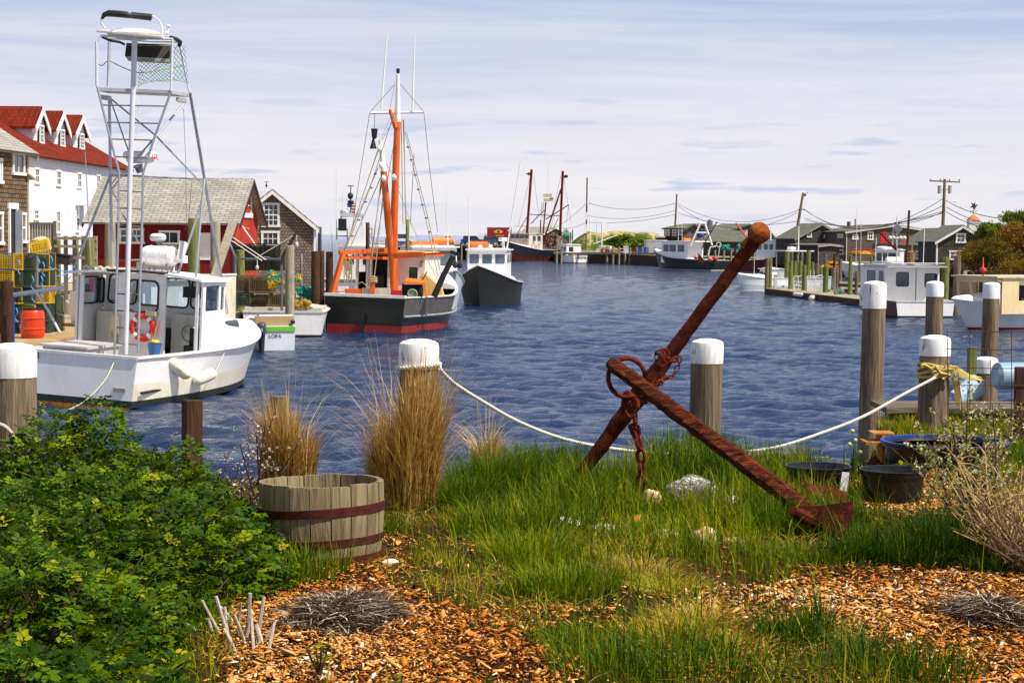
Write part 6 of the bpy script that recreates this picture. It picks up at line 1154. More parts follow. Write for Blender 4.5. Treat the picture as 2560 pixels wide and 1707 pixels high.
HB.part('roof_aerials', tub_([(268, 675, 42.3), (300, 677, 42.2), (350, 678, 42.2), (420, 684, 42.3)], .03), BLACK, rf, world=True)
# ================================================================== OTHER BOATS
GREYW = paint('pale_hull_grey', 'c8ccd4', .4, .3, '8890a0'); BLKH = paint('black_hull', '10160f', .35, .3, '2a2c24', 3); REDB = paint('red_bottom', '8c1814', .6, .4, '4a100c'); BLUEH = paint('dark_blue_hull', '141c3c', .5, .5, '3a2018'); RAIL = paint('rail_grey', 'dcdad4', .5, .3)
def wbox(x0, x1, hw, z0, z1, rake=.12, tap=.0): q = MB(); h = z1 - z0; q.add([(x0, -hw, z0), (x1 + rake, -hw, z0), (x1 + rake, hw, z0), (x0, hw, z0), (x0, -hw + tap, z1), (x1, -hw + tap, z1), (x1, hw - tap, z1), (x0, hw - tap, z1)], [(0, 3, 2, 1), (4, 5, 6, 7), (0, 1, 5, 4), (1, 2, 6, 5), (2, 3, 7, 6), (3, 0, 4, 7)]); return q
def workboat(name, label, ref, px, Y, alpha, L, B, Bt, fa, fm, fb, hm, cab=None, heel=0, stripe=.12, group=None, fore=None, crown=.3, deckz=.5, trim=0, tm=.42, tran=None, dirt=None, fl=.25, cat='boat'):
    """hm = (bottom, stripe, lower side, upper side); cab = dict(x0, x1, hw, z, side=[(x0,z0,x1,z1)], front=n, aft=[(y0,z0,y1,z1)], mat, oh)"""
    a = R(alpha); d = Vector((math.sin(a), math.cos(a), 0)); p = Vector((X(px, Y), Y, WATER)); p = p if ref == 'stern' else p - d * L * .93
    T = Thing(name, label, cat, tuple(p), (R(heel), R(-trim), R(90 - alpha)), group); fo = fore if fore is not None else (cab['x1'] if cab else L * .7)
    H = hull(L, B, Bt, fa, fm, fb, .45, fl, tm, 2.3, .10, deckz=deckz, stripe=stripe, fore=fo, n=20); hu = T.part('hull', H['side'], list(hm)); T.part('transom', H['transom'], list(tran or hm), hu); T.part('gunwale', H['rail'], RAIL, hu); T.part('deck', H['deck'], paint('deck_grey', 'c4c0b8'), hu); T.part('inner_side', H['inner'], WPAINT, hu)
    cm = (cab or {}).get('mat', WHITE); T.part('foredeck', fore_deck(H, fo, crown), (cab or {}).get('fdm', cm), hu); T.H = H; T.hull = hu
    if cab:
        x0, x1, hw, z = cab['x0'], cab['x1'], cab['hw'], cab['z']; zb = deckz; rk = cab.get('rake', .18); wh = T.part('wheelhouse', wbox(x0, x1, hw, zb, z, rk), cm); T.wh = wh; gm = cab.get('glass', DGLASS)
        def pane(P, U, V, w_, h_):
            q = MB(); ring_rect(q, P, U, V, 0, 0, w_, h_, .03, .012, min(.07, w_ * .3)); U2, V2 = Vector(U).normalized(), Vector(V).normalized(); N2 = U2.cross(V2); f = T.part('window', q, cab.get('gasket', BLACK), wh); g_ = MB(); g_.prism([(0, 0), (w_, 0), (w_, h_), (0, h_)], Vector(P) + N2 * .002, U2, V2, N2, .006); T.part('pane', g_, gm, f)
        for (a_, b, c_, e_) in cab.get('side', []): pane((a_, -hw, b), (1, 0, 0), (0, 0, 1), c_ - a_, e_ - b); pane((c_, hw, b), (-1, 0, 0), (0, 0, 1), c_ - a_, e_ - b)
        nf = cab.get('front', 3); zf0, zf1 = cab.get('zf', (z - .75, z - .15)); wd = 2 * hw / nf
        for k in range(nf):
            V_ = Vector((-rk, 0, z - zb)).normalized(); xx = x1 + rk * (1 - (zf0 - zb) / (z - zb)); pane((xx + .002, -hw + wd * k + .09, zf0), (0, 1, 0), V_, wd - .18, zf1 - zf0)
        for (a_, b, c_, e_) in cab.get('aft', []): pane((x0, c_, b), (0, -1, 0), (0, 0, 1), c_ - a_, e_ - b)
        o_ = cab.get('oh', .12); q = MB(); q.box((x0 - cab.get('oha', o_), -hw - o_, z), (x1 + o_ + .05, hw + o_, z + .07)); q.box((x0 - cab.get('oha', o_) + .2, -hw + .1, z + .07), (x1 - .1, hw - .1, z + .12)); T.rf = T.part('roof', q, cab.get('rm', cm), wh)
    return T
def add(T, name, mat, *ops, parent=None, label=None):
    q = MB()
    for o_ in ops: getattr(q, o_[0])(*o_[1:])
    return T.part(name, q, mat, parent, label)
def whip(T, x, y, z, h, r_=.015, lean=0.0, m=None): return add(T, 'antenna', m or WPAINT, ('tube', [(x, y, z), (x, y + lean * .4, z + h * .4), (x, y + lean, z + h)], [r_, r_ * .8, r_ * .5], 5), parent=getattr(T, 'wh', None))

# ---- boat with big numbers behind the white boat
T = workboat('fishing_boat', 'white fishing boat with large dark numbers, seen through the windows of the tower boat', 'stern', 480, 54.5, -62, 4.6, 2.4, 2.3, 1.5, 1.55, 1.7, (REDB, BLACK, WHITE, WHITE), dict(x0=.7, x1=3.2, hw=.95, z=2.35, side=[(2.5, 1.85, 3.1, 2.2)], front=2), deckz=.8)
T.part('number', text_mb('675 0', .46, (1.75, 1.26, 1.62), (-1, 0, 0), (0, 0, 1), .02, .012), plain('number_black', '241c1c', .6), T.hull)
T.part('name_board', MB().box((.75, 1.16, 1.36), (3.4, 1.25, 2.0)), WPAINT, T.hull)
add(T, 'bucket', paint('pink_bucket', 'e0506a', .5), ('lathe', (2.6, 1.0, 1.9), [(.18, 0), (.24, .5), (.001, .5)], 16)); add(T, 'post', paint('ochre_post', 'b89a50'), ('beam', (1.0, 1.45, 1.3), (.75, 1.45, 2.1), .14, .14))
# ---- cream hull ashore and outboard
T = workboat('motor_boat', 'cream motor boat ashore behind the roof of the tower boat', 'bow', 246, 66.5, -72, 5.2, 2.0, 1.7, 2.35, 2.3, 2.42, (CREAM, CREAM, paint('cream_hull', 'e0d4b8', .4), paint('cream_hull', 'e0d4b8')), dict(x0=2.2, x1=3.0, hw=.6, z=2.75, front=2, mat=paint('cream_hull', 'e0d4b8'), fdm=paint('cream_hull', 'e0d4b8')), deckz=2.0, crown=.25)
T = Thing('outboard_motor', 'white outboard motor with blue lettering tilted up above the life raft canister', 'outboard motor', tuple(at(396, 618, 58)), world=True); q = MB(); q.ell(at(395, 594, 58), (.235, .2, .125), 20, 12, pw=.6); cw = T.part('cowl', q, WHITE); T.part('lettering', text_mb('EVINRUDE', .085, at(395, 593, 57.79), (1, 0, 0), (0, 0, 1), .004, .012), plain('letter_blue', '1c2c8c', .5), cw); q = MB(); q.tube([at(397, 603, 58), at(402, 617, 58), at(412, 622, 58.1)], [.11, .09, .06], 10); T.part('leg', q, STEEL)
q = MB(); p0, p1 = at(385, 615, 58.2), at(436, 622, 58.2); q.obox((p0 + p1) / 2, (.8, .5, .1)); q.obox((p0 + p1) / 2 + Vector((0, 0, -.8)), (.5, .3, 1.5)); single('work_bench', q, TBZ, 'rough timber stand carrying the white outboard motor', 'stand')
# ---- pot boat
T = workboat('pot_boat', 'low white pot boat with a pipe gantry loaded with lobster traps', 'stern', 708, 68.9, -2.0, 4.3, 3.0, 2.9, .96, .98, 1.1, (BLACK, BLACK, WHITE, WHITE), None, deckz=.8, fore=3.4, crown=.1, tm=.6)
add(T, 'trap_deck', paint('trap_deck_paint', 'c8c0b0', .7), ('box', (.35, -1.35, .8), (3.6, 1.4, 1.07)))
for p in ([(588, 787, 69.2), (588, 642, 69.2), (575, 610, 69.3)], [(704, 787, 69), (704, 647, 69)], [(588, 647, 69.2), (704, 648, 69)]): q = MB(); q.tube([at(*k) for k in p], .045, 8); T.part('gantry_pipe', q, STEEL, world=True)
q = MB(); q.tube([at(705, 660, 69), at(708, 640, 69), at(740, 583, 69)], [.07, .06, .05], 8); T.part('hauling_boom', q, plain('boom_black', '242426', .6), world=True)
q = MB()
for a, b in (((577, 590), (665, 650)), ((640, 645), (738, 587)), ((655, 652), (570, 596)), ((643, 650), (643, 664))): q.tube([at(*a, 69), at(*b, 69)], .014, 4)
q.ell(at(643, 669, 69), (.06, .04, .09), 8, 6); q.ell(at(742, 612, 69), (.06, .04, .1), 8, 6); q.tube([at(741, 585, 69), at(742, 605, 69)], .01, 4); T.part('block_and_lines', q, RAIL, world=True)
# ---- skiff
T = workboat('skiff', 'small grey wooden skiff with a bright green stripe across its stern', 'stern', 697, 60.4, -24, 3.2, 1.4, 1.12, .82, .82, 1.0, (BLACK, paint('mud_line', '7a5c38'), GREYW, GREYW), None, deckz=.3, fore=2.9, crown=.02, stripe=.05)
add(T, 'stern_board', paint('bare_plywood', 'a88a5c', .8, .5, '8a8c90'), ('box', (.05, -.5, .72), (.1, .75, 1.13))); add(T, 'green_stripe', paint('bright_green', '58b020', .5), ('box', (-.045, -.53, .66), (-.006, .46, .80)), parent=T.hull); T.part('name_lettering', text_mb('LOFA', .17, (-.01, .12, .50), (0, -1, 0), (0, 0, 1), .008, .01), plain('letter_dark', '201c20', .6), T.hull)
add(T, 'seat_board', WPAINT, ('box', (.1, -.5, 1.13), (.35, .6, 1.17))); add(T, 'stern_cleat', BLACK, ('ell', (-.05, -.45, .95), (.07, .08, .07), 8, 6))
T = Thing('outboard_motor', 'dark outboard motor with a white 25 hanging between the tower boat and the skiff', 'outboard motor', tuple(at(654, 860, 60)), world=True); q = MB(); q.ell(at(654, 823, 60), (.14, .2, .22), 16, 12, pw=.6); cw = T.part('cowl', q, plain('cowl_grey', '3c4048', .4)); T.part('number', text_mb('25', .13, at(652.5, 825, 59.78), (1, 0, 0), (0, 0, 1), .004, .012), WPAINT, cw); q = MB(); q.tube([at(654, 838, 60), at(654, 885, 60)], [.11, .08], 10); T.part('leg', q, BLACK)

# ---- orange rigged dragger
D = workboat('fishing_dragger', 'black hulled fishing boat with bright orange mast, boom and gantry', 'stern', 911, 73.2, 14, 11.0, 3.95, 3.25, 1.42, 1.38, 2.2, (REDB, REDB, BLKH, paint('bulwark_grey', '4a4446', .7, .5, '7a7068')), None, stripe=.30, deckz=.9, fore=7.5, crown=.3, tm=.35, tran=(REDB, REDB, BLKH, BLKH), heel=1.2)
add(D, 'white_rail', WPAINT, ('box', (-.06, -1.62, 1.36), (.14, 1.62, 1.47)), parent=D.hull); add(D, 'rudder_post', BLKH, ('box', (-.12, -.04, -.4), (-.005, .10, .72)), parent=D.hull)
q = MB(); q.tube([(p[0], -p[1] * (1 - .02), D.H['sh'](p[0] / 11) * .47) for p in D.H['top'][:14]], .05, 6); D.part('rub_rail', q, paint('rub_pale', '8a9490', .6), D.hull)
PINK = paint('pinkish_white', 'f0e0d4', .5, .3, 'c08860'); OR2 = paint('cream_orange', 'f0b868', .5, .3)
wh = D.part('wheelhouse', wbox(4.2, 6.4, .62, .9, 2.92, .1).xf(Matrix.Translation((0, -.48, 0))), PINK); q = MB(); q.box((4.0, -1.2, 2.92), (6.6, 1.85, 3.0)); rf = D.part('roof', q, ORANGE, wh); add(D, 'roof_top', OR2, ('box', (4.3, -1.05, 3.0), (6.4, 1.6, 3.1)), parent=rf)
q = MB(); ring_rect(q, (4.2, -.45, 1.98), (0, -1, 0), (0, 0, 1), 0, 0, .36, .5, .05, .02, .02); f = D.part('window', q, WPAINT, wh); add(D, 'pane', DGLASS, ('box', (4.19, -.81, 1.98), (4.196, -.45, 2.48)), parent=f); add(D, 'window_sill', WPAINT, ('box', (4.1, -.9, 1.90), (4.19, -.36, 1.94)), parent=wh)
add(D, 'wheelhouse_lamp', paint('lamp_green', '6a7864'), ('ell', (4.1, -.98, 2.62), (.07, .06, .14), 8, 6), parent=wh)
add(D, 'shelter_wall', WALLD, ('box', (5.6, .15, .9), (5.7, 1.75, 2.92))); add(D, 'shelter_wall', WALLD, ('box', (4.2, 1.7, .9), (5.7, 1.78, 2.2))); add(D, 'shelter_wall', WALLD, ('box', (4.25, .62, .9), (4.35, 1.1, 2.1)))
for y_, m in ((1.30, WPAINT), (1.16, WPAINT), (.40, PINK), (1.74, PINK)): add(D, 'shelter_post', m, ('box', (4.15, y_ - .05, .9), (4.25, y_ + .05, 2.92)))
add(D, 'aft_window', paint('pale_green_window', 'a8b498', .4), ('box', (5.5, .45, 2.2), (5.58, .85, 2.8)))
def dt(name, pts, r_, m, par=None, n=8): q = MB(); q.tube([at(*p) for p in pts], r_, n); return D.part(name, q, m, par, world=True)
mast = dt('mast', [(985, 735, 77), (985, 560, 77), (991, 380, 77), (994, 305, 77)], [.16, .155, .14, .13], ORANGE, n=14); dt('masthead', [(994, 306, 77), (994, 280, 77), (995, 200, 77), (995, 187, 77)], [.12, .11, .075, .07], WPAINT, mast, 12)
dt('masthead_lamp', [(995, 184, 77), (995, 172, 77)], [.07, .075], plain('lamp_blue', '0c1848', .3), mast); dt('spreader', [(924, 283, 76.9), (1060, 281, 77.1)], .05, WPAINT, mast)
dt('whip_antenna', [(953, 270, 77), (968, 87, 77)], [.04, .02], WPAINT, mast); dt('whip_antenna', [(1031, 276, 77), (1037, 93, 77)], [.04, .02], WPAINT, mast)
dt('gaff_jaw', [(990, 320, 76.8), (982, 296, 76.8), (975, 275, 76.8)], [.11, .09, .07], ORANGE, mast); dt('mast_collar', [(988, 327, 77), (998, 327, 77)], .1, ORANGE, mast)
boom = dt('boom', [(983, 735, 76.5), (982, 665, 76.5), (971, 560, 76.3), (959, 428, 76)], [.10, .14, .145, .13], ORANGE, n=12); dt('boom_tip', [(960, 430, 76), (955, 390, 76), (950, 350, 76)], [.12, .1, .07], WPAINT, boom, 10)
for a, b in ((949, 372), (953, 414), (959, 446), (985, 444)): q = MB(); q.ell(at(a, b, 75.9), (.10, .08, .14), 8, 6); D.part('block', q, WPAINT, boom, world=True)
q = MB(); q.lathe(at(936, 322, 76.8) - Vector((0, 0, .42)), [(.02, 0), (.10, .06), (.13, .38), (.14, .42), (.001, .42)], 8); q.lathe(at(933, 372, 76.8) - Vector((0, 0, .0)), [(.14, 0), (.13, .05), (.04, .38), (.03, .42)], 8); q.tube([at(937, 283, 76.9), at(936, 322, 76.8)], .01, 4); D.part('day_shapes', q, BLACK, mast, world=True)
q = MB(); q.obox(at(991, 545, 78.5), (.54, .3, .20)); q.cyl(at(985, 552, 78.5), at(985, 618, 78.5), .05, n=8); D.part('radar', q, WHITE, world=True)
dt('gantry_leg', [(828, 745, 75.0), (858, 634, 75.5)], .12, ORANGE, n=4); q = MB(); q.beam(at(848, 632, 75.5), at(985, 624, 77), .12, .16); q.beam(at(852, 643, 75.6), at(985, 646, 77.1), .1, .12); D.part('gantry_beam', q, ORANGE, world=True); q = MB(); q.beam(at(985, 640, 76), at(1058, 636, 75.6), .14, .20); q.beam(at(1056, 636, 75.6), at(1132, 632, 75), .07, .07); D.part('outrigger_beam', q, ORANGE, world=True)
dt('gallows', [(1085, 742, 74.0), (1108, 690, 74), (1133, 640, 74)], [.13, .12, .11], plain('gallows_black', '1c1614', .7), n=10); q = MB(); q.beam(at(1125, 629, 74), at(1152, 639, 74), .14, .12, (0, 1, 0)); D.part('gallows_head', q, plain('gallows_black', '1c1614'), world=True)
for a in (1138, 1150): q = MB(); q.lathe(at(a, 671, 74), [(.02, 0), (.09, .05), (.10, .11), (.03, .30), (.02, .34), (.02, .45)], 10); D.part('hanging_block', q, plain('block_brown', '2c1c14', .7), world=True)
q = MB(); q.cyl(at(1008, 728, 74.3), at(1056, 728, 74.2), .26, n=18); q.cyl(at(1006, 728, 74.3), at(1009, 728, 74.3), .32, n=18); dr = D.part('net_drum', q, plain('drum_dark', '241a12', .8), world=True); q = MB(); q.add([at(*p) for p in ((1011, 707, 73.8), (1058, 711, 73.8), (1062, 702, 74.8), (1016, 699, 74.8), (1011, 703, 73.8), (1058, 707, 73.8), (1062, 698, 74.8), (1016, 695, 74.8))], [(0, 3, 2, 1), (4, 5, 6, 7), (0, 1, 5, 4), (1, 2, 6, 5), (2, 3, 7, 6), (3, 0, 4, 7)]); q.beam(at(1060, 705, 74), at(1064, 740, 74), .07, .07); D.part('drum_cover', q, ORANGEB, dr, world=True)
q = MB(); q.torus(at(1031, 735, 73.7), .17, .035, Matrix.Rotation(R(90), 3, 'X'), 22, 8); q.cyl(at(1031, 735, 73.9), at(1031, 735, 73.72), .12, n=14); D.part('winch_hub', q, paint('hub_green', '8a9878'), dr, world=True)
q = MB(); q.prism([(0, 0), (.85, 0), (.75, .35), (.05, .95), (0, .95)], at(1056, 742, 76.5), (1, -.1, 0), (0, 0, 1), (0, 1, 0), 1.2); D.part('slanted_cover', q, OR2, world=True); dt('lever', [(1052, 708, 74.4), (1067, 680, 74.6)], .025, PD)
for a, b, c_, d, m, nm, Yq in ((905, 720, 975, 745, paint('whitish_crate', 'cfc4b4', .8, .5), 'fish_box', 74.4), (862, 722, 902, 745, ORANGE, 'hatch', 75.2), (925, 690, 936, 742, ORANGE, 'bitt_post', 74.2), (845, 716, 870, 728, PINK, 'rail_box', 75.3), (966, 726, 1004, 745, RED, 'deck_locker', 75.2)):
    p0, p1 = at(a, b, Yq), at(c_, d, Yq); q = MB(); q.box((p0.x, Yq, p1.z), (p1.x, Yq + .3, p0.z)); D.part(nm, q, m, world=True)
q = MB()
for k in range(5): q.torus(at(931, 694 + k * 3, 74.3), .17 + .02 * (k % 2), .022, Matrix.Rotation(random.uniform(-.3, .3), 3, 'X'), 18, 6)
D.part('coiled_warp', q, plain('warp_tan', 'b8a880', .9), world=True)
q = MB()
for k in range(14): a = random.uniform(0, 6.28); q.tube(spline([at(868 + random.uniform(-8, 12), 650 + random.uniform(-5, 60), 75.4) for _ in range(3)], 4), .02, 4)
D.part('tangled_gear', q, paint('gear_tan', 'a89878', .9, .6), world=True)
WIRE = plain('rig_wire', '6c6458', .6); RP = plain('rig_rope', 'a89c84', .8)
stays = [((994, 283), (955, 350), 0), ((978, 290), (950, 352), 0), ((955, 352), (938, 400), 0), ((950, 360), (826, 735), 1), ((958, 430), (822, 742), 1), ((945, 420), (885, 560), 1), ((885, 560), (816, 742), 1), ((955, 430), (930, 640), 1), ((962, 450), (935, 700), 1), ((957, 440), (924, 660), 1), ((924, 285), (893, 480), 0), ((893, 480), (880, 575), 0), ((985, 285), (925, 470), 0), ((925, 470), (818, 738), 0), ((988, 205), (975, 275), 1), ((988, 210), (924, 282), 0), ((1000, 210), (1060, 281), 0),
         ((1003, 300), (1008, 560), 1), ((1008, 300), (1018, 630), 0), ((1010, 300), (1014, 560), 1), ((1012, 330), (1064, 545), 0), ((1016, 330), (1070, 545), 0), ((1064, 545), (1095, 690), 1), ((1070, 545), (1104, 692), 1), ((1060, 283), (1075, 430), 0), ((1075, 430), (1094, 580), 0), ((1035, 385), (1026, 560), 0), ((986, 446), (1024, 550), 0), ((1024, 550), (1092, 698), 1), ((960, 400), (1000, 470), 0), ((990, 330), (935, 640), 0), ((815, 745), (745, 775), 1), ((815, 742), (905, 705), 1), ((905, 705), (935, 728), 1)]
for a, b, k in stays: dt('stay', [(a[0], a[1], 76.2), (b[0], b[1], 75.6)], .018 if k else .012, RP if k else WIRE, n=4)
for a in ((1020, 368), (1028, 400), (1038, 438), (1046, 474), (1056, 512), (1066, 545), (1074, 580), (914, 505), (928, 470), (938, 435), (897, 550), (880, 590)): q = MB(); q.ell(at(a[0], a[1], 76), (.07, .04, .035), 6, 5); D.part('lashing', q, plain('lash_brown', '7c5c44', .8), world=True)

# ---- two lobster boats bow on behind the dragger
GL2 = glass_dark('pale_window_glass', '5c6c7c')
T = workboat('lobster_boat', 'white lobster boat moored bow out between the dragger and the black hulled boat', 'bow', 1133, 97, 161, 9.5, 3.1, 2.6, 1.0, 1.1, 2.05, (BLACK, WHITE, GREYW, GREYW), dict(x0=3.2, x1=5.6, hw=1.2, z=3.15, side=[(3.5, 2.3, 4.3, 2.95), (4.5, 2.3, 5.4, 2.95)], front=2, zf=(2.25, 2.95), glass=GL2), crown=.55, fl=.4)
whip(T, 5, .9, 3.2, 3.2, .035, -.1); whip(T, 4.2, -.7, 3.2, 1.2); add(T, 'roof_box', ORANGEB, ('box', (3.3, -1.0, 3.27), (4.8, .4, 3.45)), parent=T.rf); add(T, 'roof_raft', ORANGEB, ('tube', [(3.6, .5, 3.5), (3.6, 1.6, 3.5)], .2, 12), parent=T.rf)
T = workboat('lobster_boat', 'lobster boat with a black hull and white wheelhouse moored bow out', 'bow', 1199, 103, 186, 10, 3.5, 2.8, 1.1, 1.3, 2.25, (REDB, BLACK, paint('black_green_hull', '080c08', .7, .04), paint('black_green_hull', '0a100a')), dict(x0=3.4, x1=5.8, hw=1.08, z=3.0, side=[(3.6, 2.3, 4.4, 2.8), (4.6, 2.3, 5.5, 2.8)], front=3, zf=(2.25, 2.78), glass=GL2, gasket=WPAINT), crown=.4, fl=.4)
whip(T, 4.6, .95, 3.0, 5.0, .05, .75); whip(T, 5.2, -1.1, 3.05, 3.0, .04, -.05)
add(T, 'searchlight', WHITE, ('ell', (5.2, .1, 3.2), (.13, .12, .12), 10, 8), ('ell', (5.0, -.5, 3.2), (.14, .14, .1), 10, 8), parent=T.rf); add(T, 'orange_roll', ORANGEB, ('tube', [(4.2, -1.25, 3.28), (4.2, -.2, 3.28)], .2, 12), parent=T.rf); add(T, 'radar', WHITE, ('lathe', (4.4, .75, 3.5), [(.25, 0), (.3, .05), (.28, .2), (.001, .22)], 16), ('cyl', (4.4, .75, 3.0), (4.4, .75, 3.5), .08), parent=T.rf)
# ---- patrol boat
T = workboat('patrol_boat', 'grey patrol boat with a raised flying bridge and a flag on its mast', 'stern', 858, 108, 12, 10, 3.4, 3.0, 1.3, 1.3, 1.9, (BLACK, GREYW, GREYW, GREYW), dict(x0=3.0, x1=6, hw=1.2, z=3.1, side=[(3.4, 2.2, 4.4, 2.8)], front=3, aft=[(-.9, 2.1, -.3, 2.7), (.3, 2.1, .9, 2.7)]), deckz=.9)
def pt_(name, pts, r_, m, n=6, Yq=112): q = MB(); [q.tube([at(a, b, Yq) for a, b in p], r_, n) for p in pts]; return T.part(name, q, m, T.wh, world=True)
pt_('bridge_rail', [[(842, 570), (842, 600)], [(842, 572), (868, 572)], [(842, 590), (870, 590)], [(868, 572), (868, 600)], [(900, 572), (930, 572)], [(902, 585), (930, 585)], [(930, 570), (930, 600)], [(915, 572), (930, 598)]], .035, STEEL)
q = MB(); q.box((at(870, 575, 111).x, 111, Zp(0, 640, 111)), (at(912, 575, 111).x, 112.5, Zp(880, 568, 111))); T.part('bridge_console', q, WHITE, T.wh, world=True); q = MB(); q.obox(at(856, 562, 111.5), (.45, .4, .7)); T.part('bridge_seat', q, BLACK, T.wh, world=True)
q = MB(); q.tube([at(850, 575, 112), at(853, 540, 112), at(905, 540, 112), at(908, 575, 112)], .08, 8); q.obox(at(880, 538, 112), (1.35, .5, .18)); q.ell(at(862, 530, 112), (.28, .2, .2), 10, 6); T.part('radar_arch', q, GREYW, T.wh, world=True); pt_('signal_mast', [[(876, 535), (877, 465)], [(866, 510), (888, 510)], [(869, 465), (884, 465)]], .04, STEEL); pt_('antenna', [[(841, 600), (841, 420)], [(857, 530), (857, 478)], [(905, 530), (903, 500)], [(832, 640), (828, 563)]], .025, WPAINT, 5)
q = MB(); q.ell(at(876, 490, 112), (.17, .15, .2), 8, 6); q.ell(at(877, 505, 112), (.2, .15, .12), 8, 6); T.part('mast_lamp', q, BLACK, T.wh, world=True)
for k, (m) in enumerate((plain('flag_red', 'c83c44', .8), WPAINT)):
    q = MB()
    for j in range(k, 6, 2): y_ = 512 + j * 4; q.add([at(872 + 1.5 * j, y_, 111.9), at(888 - j * .4 + 2, y_ + 2, 111.8), at(889 - j * .4, y_ + 6, 111.8), at(873 + 1.5 * j, y_ + 4, 111.9), at(872 + 1.5 * j, y_, 111.93), at(888 - j * .4 + 2, y_ + 2, 111.83), at(889 - j * .4, y_ + 6, 111.83), at(873 + 1.5 * j, y_ + 4, 111.93)], [(0, 3, 2, 1), (4, 5, 6, 7), (0, 1, 5, 4), (2, 3, 7, 6)])
    T.part('flag_stripe', q, m, T.wh, world=True)
q = MB(); q.obox(at(874, 514, 111.85), (.26, .02, .2)); T.part('flag_canton', q, plain('flag_blue', '24305c', .8), T.wh, world=True)
# ================================================================== FAR SIDE
SAND = rust('dune_sand', [(.3, 'a89468'), (.5, 'cdb88c'), (.7, 'e0d0a8')], .3, .5)
land('far_quay', [(X(1385, 305), 305), (X(1550, 296), 296), (X(1700, 262), 262), (X(1960, 236), 236), (X(2060, 212), 212), (X(2200, 190), 190), (X(2350, 132), 132), (X(2440, 112), 112), (X(2620, 92), 92), (70, 95), (150, 420), (X(1385, 420), 420)], -.5, rust('quay_earth', [(.3, '5c5844'), (.5, '7c7658'), (.7, 'a09878')], .3, .6), 2.3)
q = MB()
gxx = np.linspace(X(1130, 430), X(2100, 430), 120); vs = []; fs = []
for j in range(14):
    for i, x_ in enumerate(gxx):
        y_ = 405 + j * 6; e_ = max(0.0, math.sin(math.pi * j / 13)) ** .7; k = float(vnoise(x_, y_, .085, 31)) * 1.0 + float(vnoise(x_, y_, .3, 32)) * .6; px = 1280 + x_ / y_ * F; env = min(1, max(0, (px - 1395) / 70)) * (1 if px < 1640 else max(.35, 1 - (px - 1640) / 60)); vs.append((float(x_), float(y_), float(-1.6 + (2.9 + 2.6 * k) * e_ * env)))
q.add(vs, [(j * 120 + i, j * 120 + i + 1, (j + 1) * 120 + i + 1, (j + 1) * 120 + i) for j in range(13) for i in range(119)])
g = G('dune_cover'); f = g.noise(g.world((1, .3, 1.5)), .3, 6, .7, .6); f2 = g.noise(g.world(), 2.2, 3); geo = g.new('ShaderNodeNewGeometry'); sp = g.new('ShaderNodeSeparateXYZ'); g.l.new(geo.outputs['Position'], sp.inputs[0]); hh = g.math('MULTIPLY', g.math('ADD', sp.outputs[2], 1.0), .055)
g.color(g.mix(1.0, g.ramp(g.math('ADD', f, g.math('MULTIPLY', hh, .55)), [(.52, '44581c'), (.62, '7c8038'), (.69, 'b8a468'), (.82, 'd4c090')]), g.ramp(f2, [(.3, (.6, .6, .6)), (.7, (1, 1, 1))]), 'MULTIPLY')); o = mk('dunes', q, g.set(.95, 0, .1)); o['kind'] = 'structure'
q = MB(); n_ = 60; vs = []
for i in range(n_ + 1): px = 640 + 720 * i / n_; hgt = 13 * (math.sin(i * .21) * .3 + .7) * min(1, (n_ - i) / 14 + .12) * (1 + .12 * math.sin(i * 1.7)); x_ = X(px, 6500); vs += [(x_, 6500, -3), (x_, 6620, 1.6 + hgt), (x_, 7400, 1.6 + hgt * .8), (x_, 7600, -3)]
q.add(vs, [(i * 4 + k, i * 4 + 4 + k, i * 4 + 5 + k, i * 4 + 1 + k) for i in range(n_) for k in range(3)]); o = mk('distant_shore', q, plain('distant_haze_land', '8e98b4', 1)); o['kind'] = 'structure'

# ---- piers
ORD = ['first from left', 'second from left', 'third from left', 'fourth from left', 'fifth from left', 'sixth from left', 'seventh from left', 'eighth from left', 'ninth from left', 'tenth from left', 'eleventh from left', 'last on the right']
GREYP = pile_mat('pier_pile', '6e6656', '988e78', 'b8ae98')
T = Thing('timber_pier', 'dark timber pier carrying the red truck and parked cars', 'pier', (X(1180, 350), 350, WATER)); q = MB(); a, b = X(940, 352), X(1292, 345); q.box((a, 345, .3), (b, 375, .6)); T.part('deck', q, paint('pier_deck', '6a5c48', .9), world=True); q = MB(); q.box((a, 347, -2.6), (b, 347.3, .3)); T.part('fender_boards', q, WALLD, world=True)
proto = None
def far_pile(px, yt, Y, wpx, label, group, m=GREYP):
    r_ = wpx / F * Y / 2; zt = Zp(px, yt, Y); q = MB(); q.lathe((0, 0, 0), [(r_ * 1.05, 0), (r_, (zt + 2.6)), (.001, zt + 2.62)], 10); o = mk('pier_pile', q, m); o.location = (X(px, Y), Y, -2.6); return tag(o, label, 'piling', group)
for i, (px, yt) in enumerate(((1154, 611), (1168, 612), (1176, 612), (1184, 606), (1190, 612), (1197, 610), (1206, 611), (1219, 605), (1231, 608), (1243, 609), (1262, 606), (1273, 606))): far_pile(px, yt, 344.5, 4.0, f'grey pile, {ORD[i]} of the far pier row below the red truck', 'pier piles below the red truck')
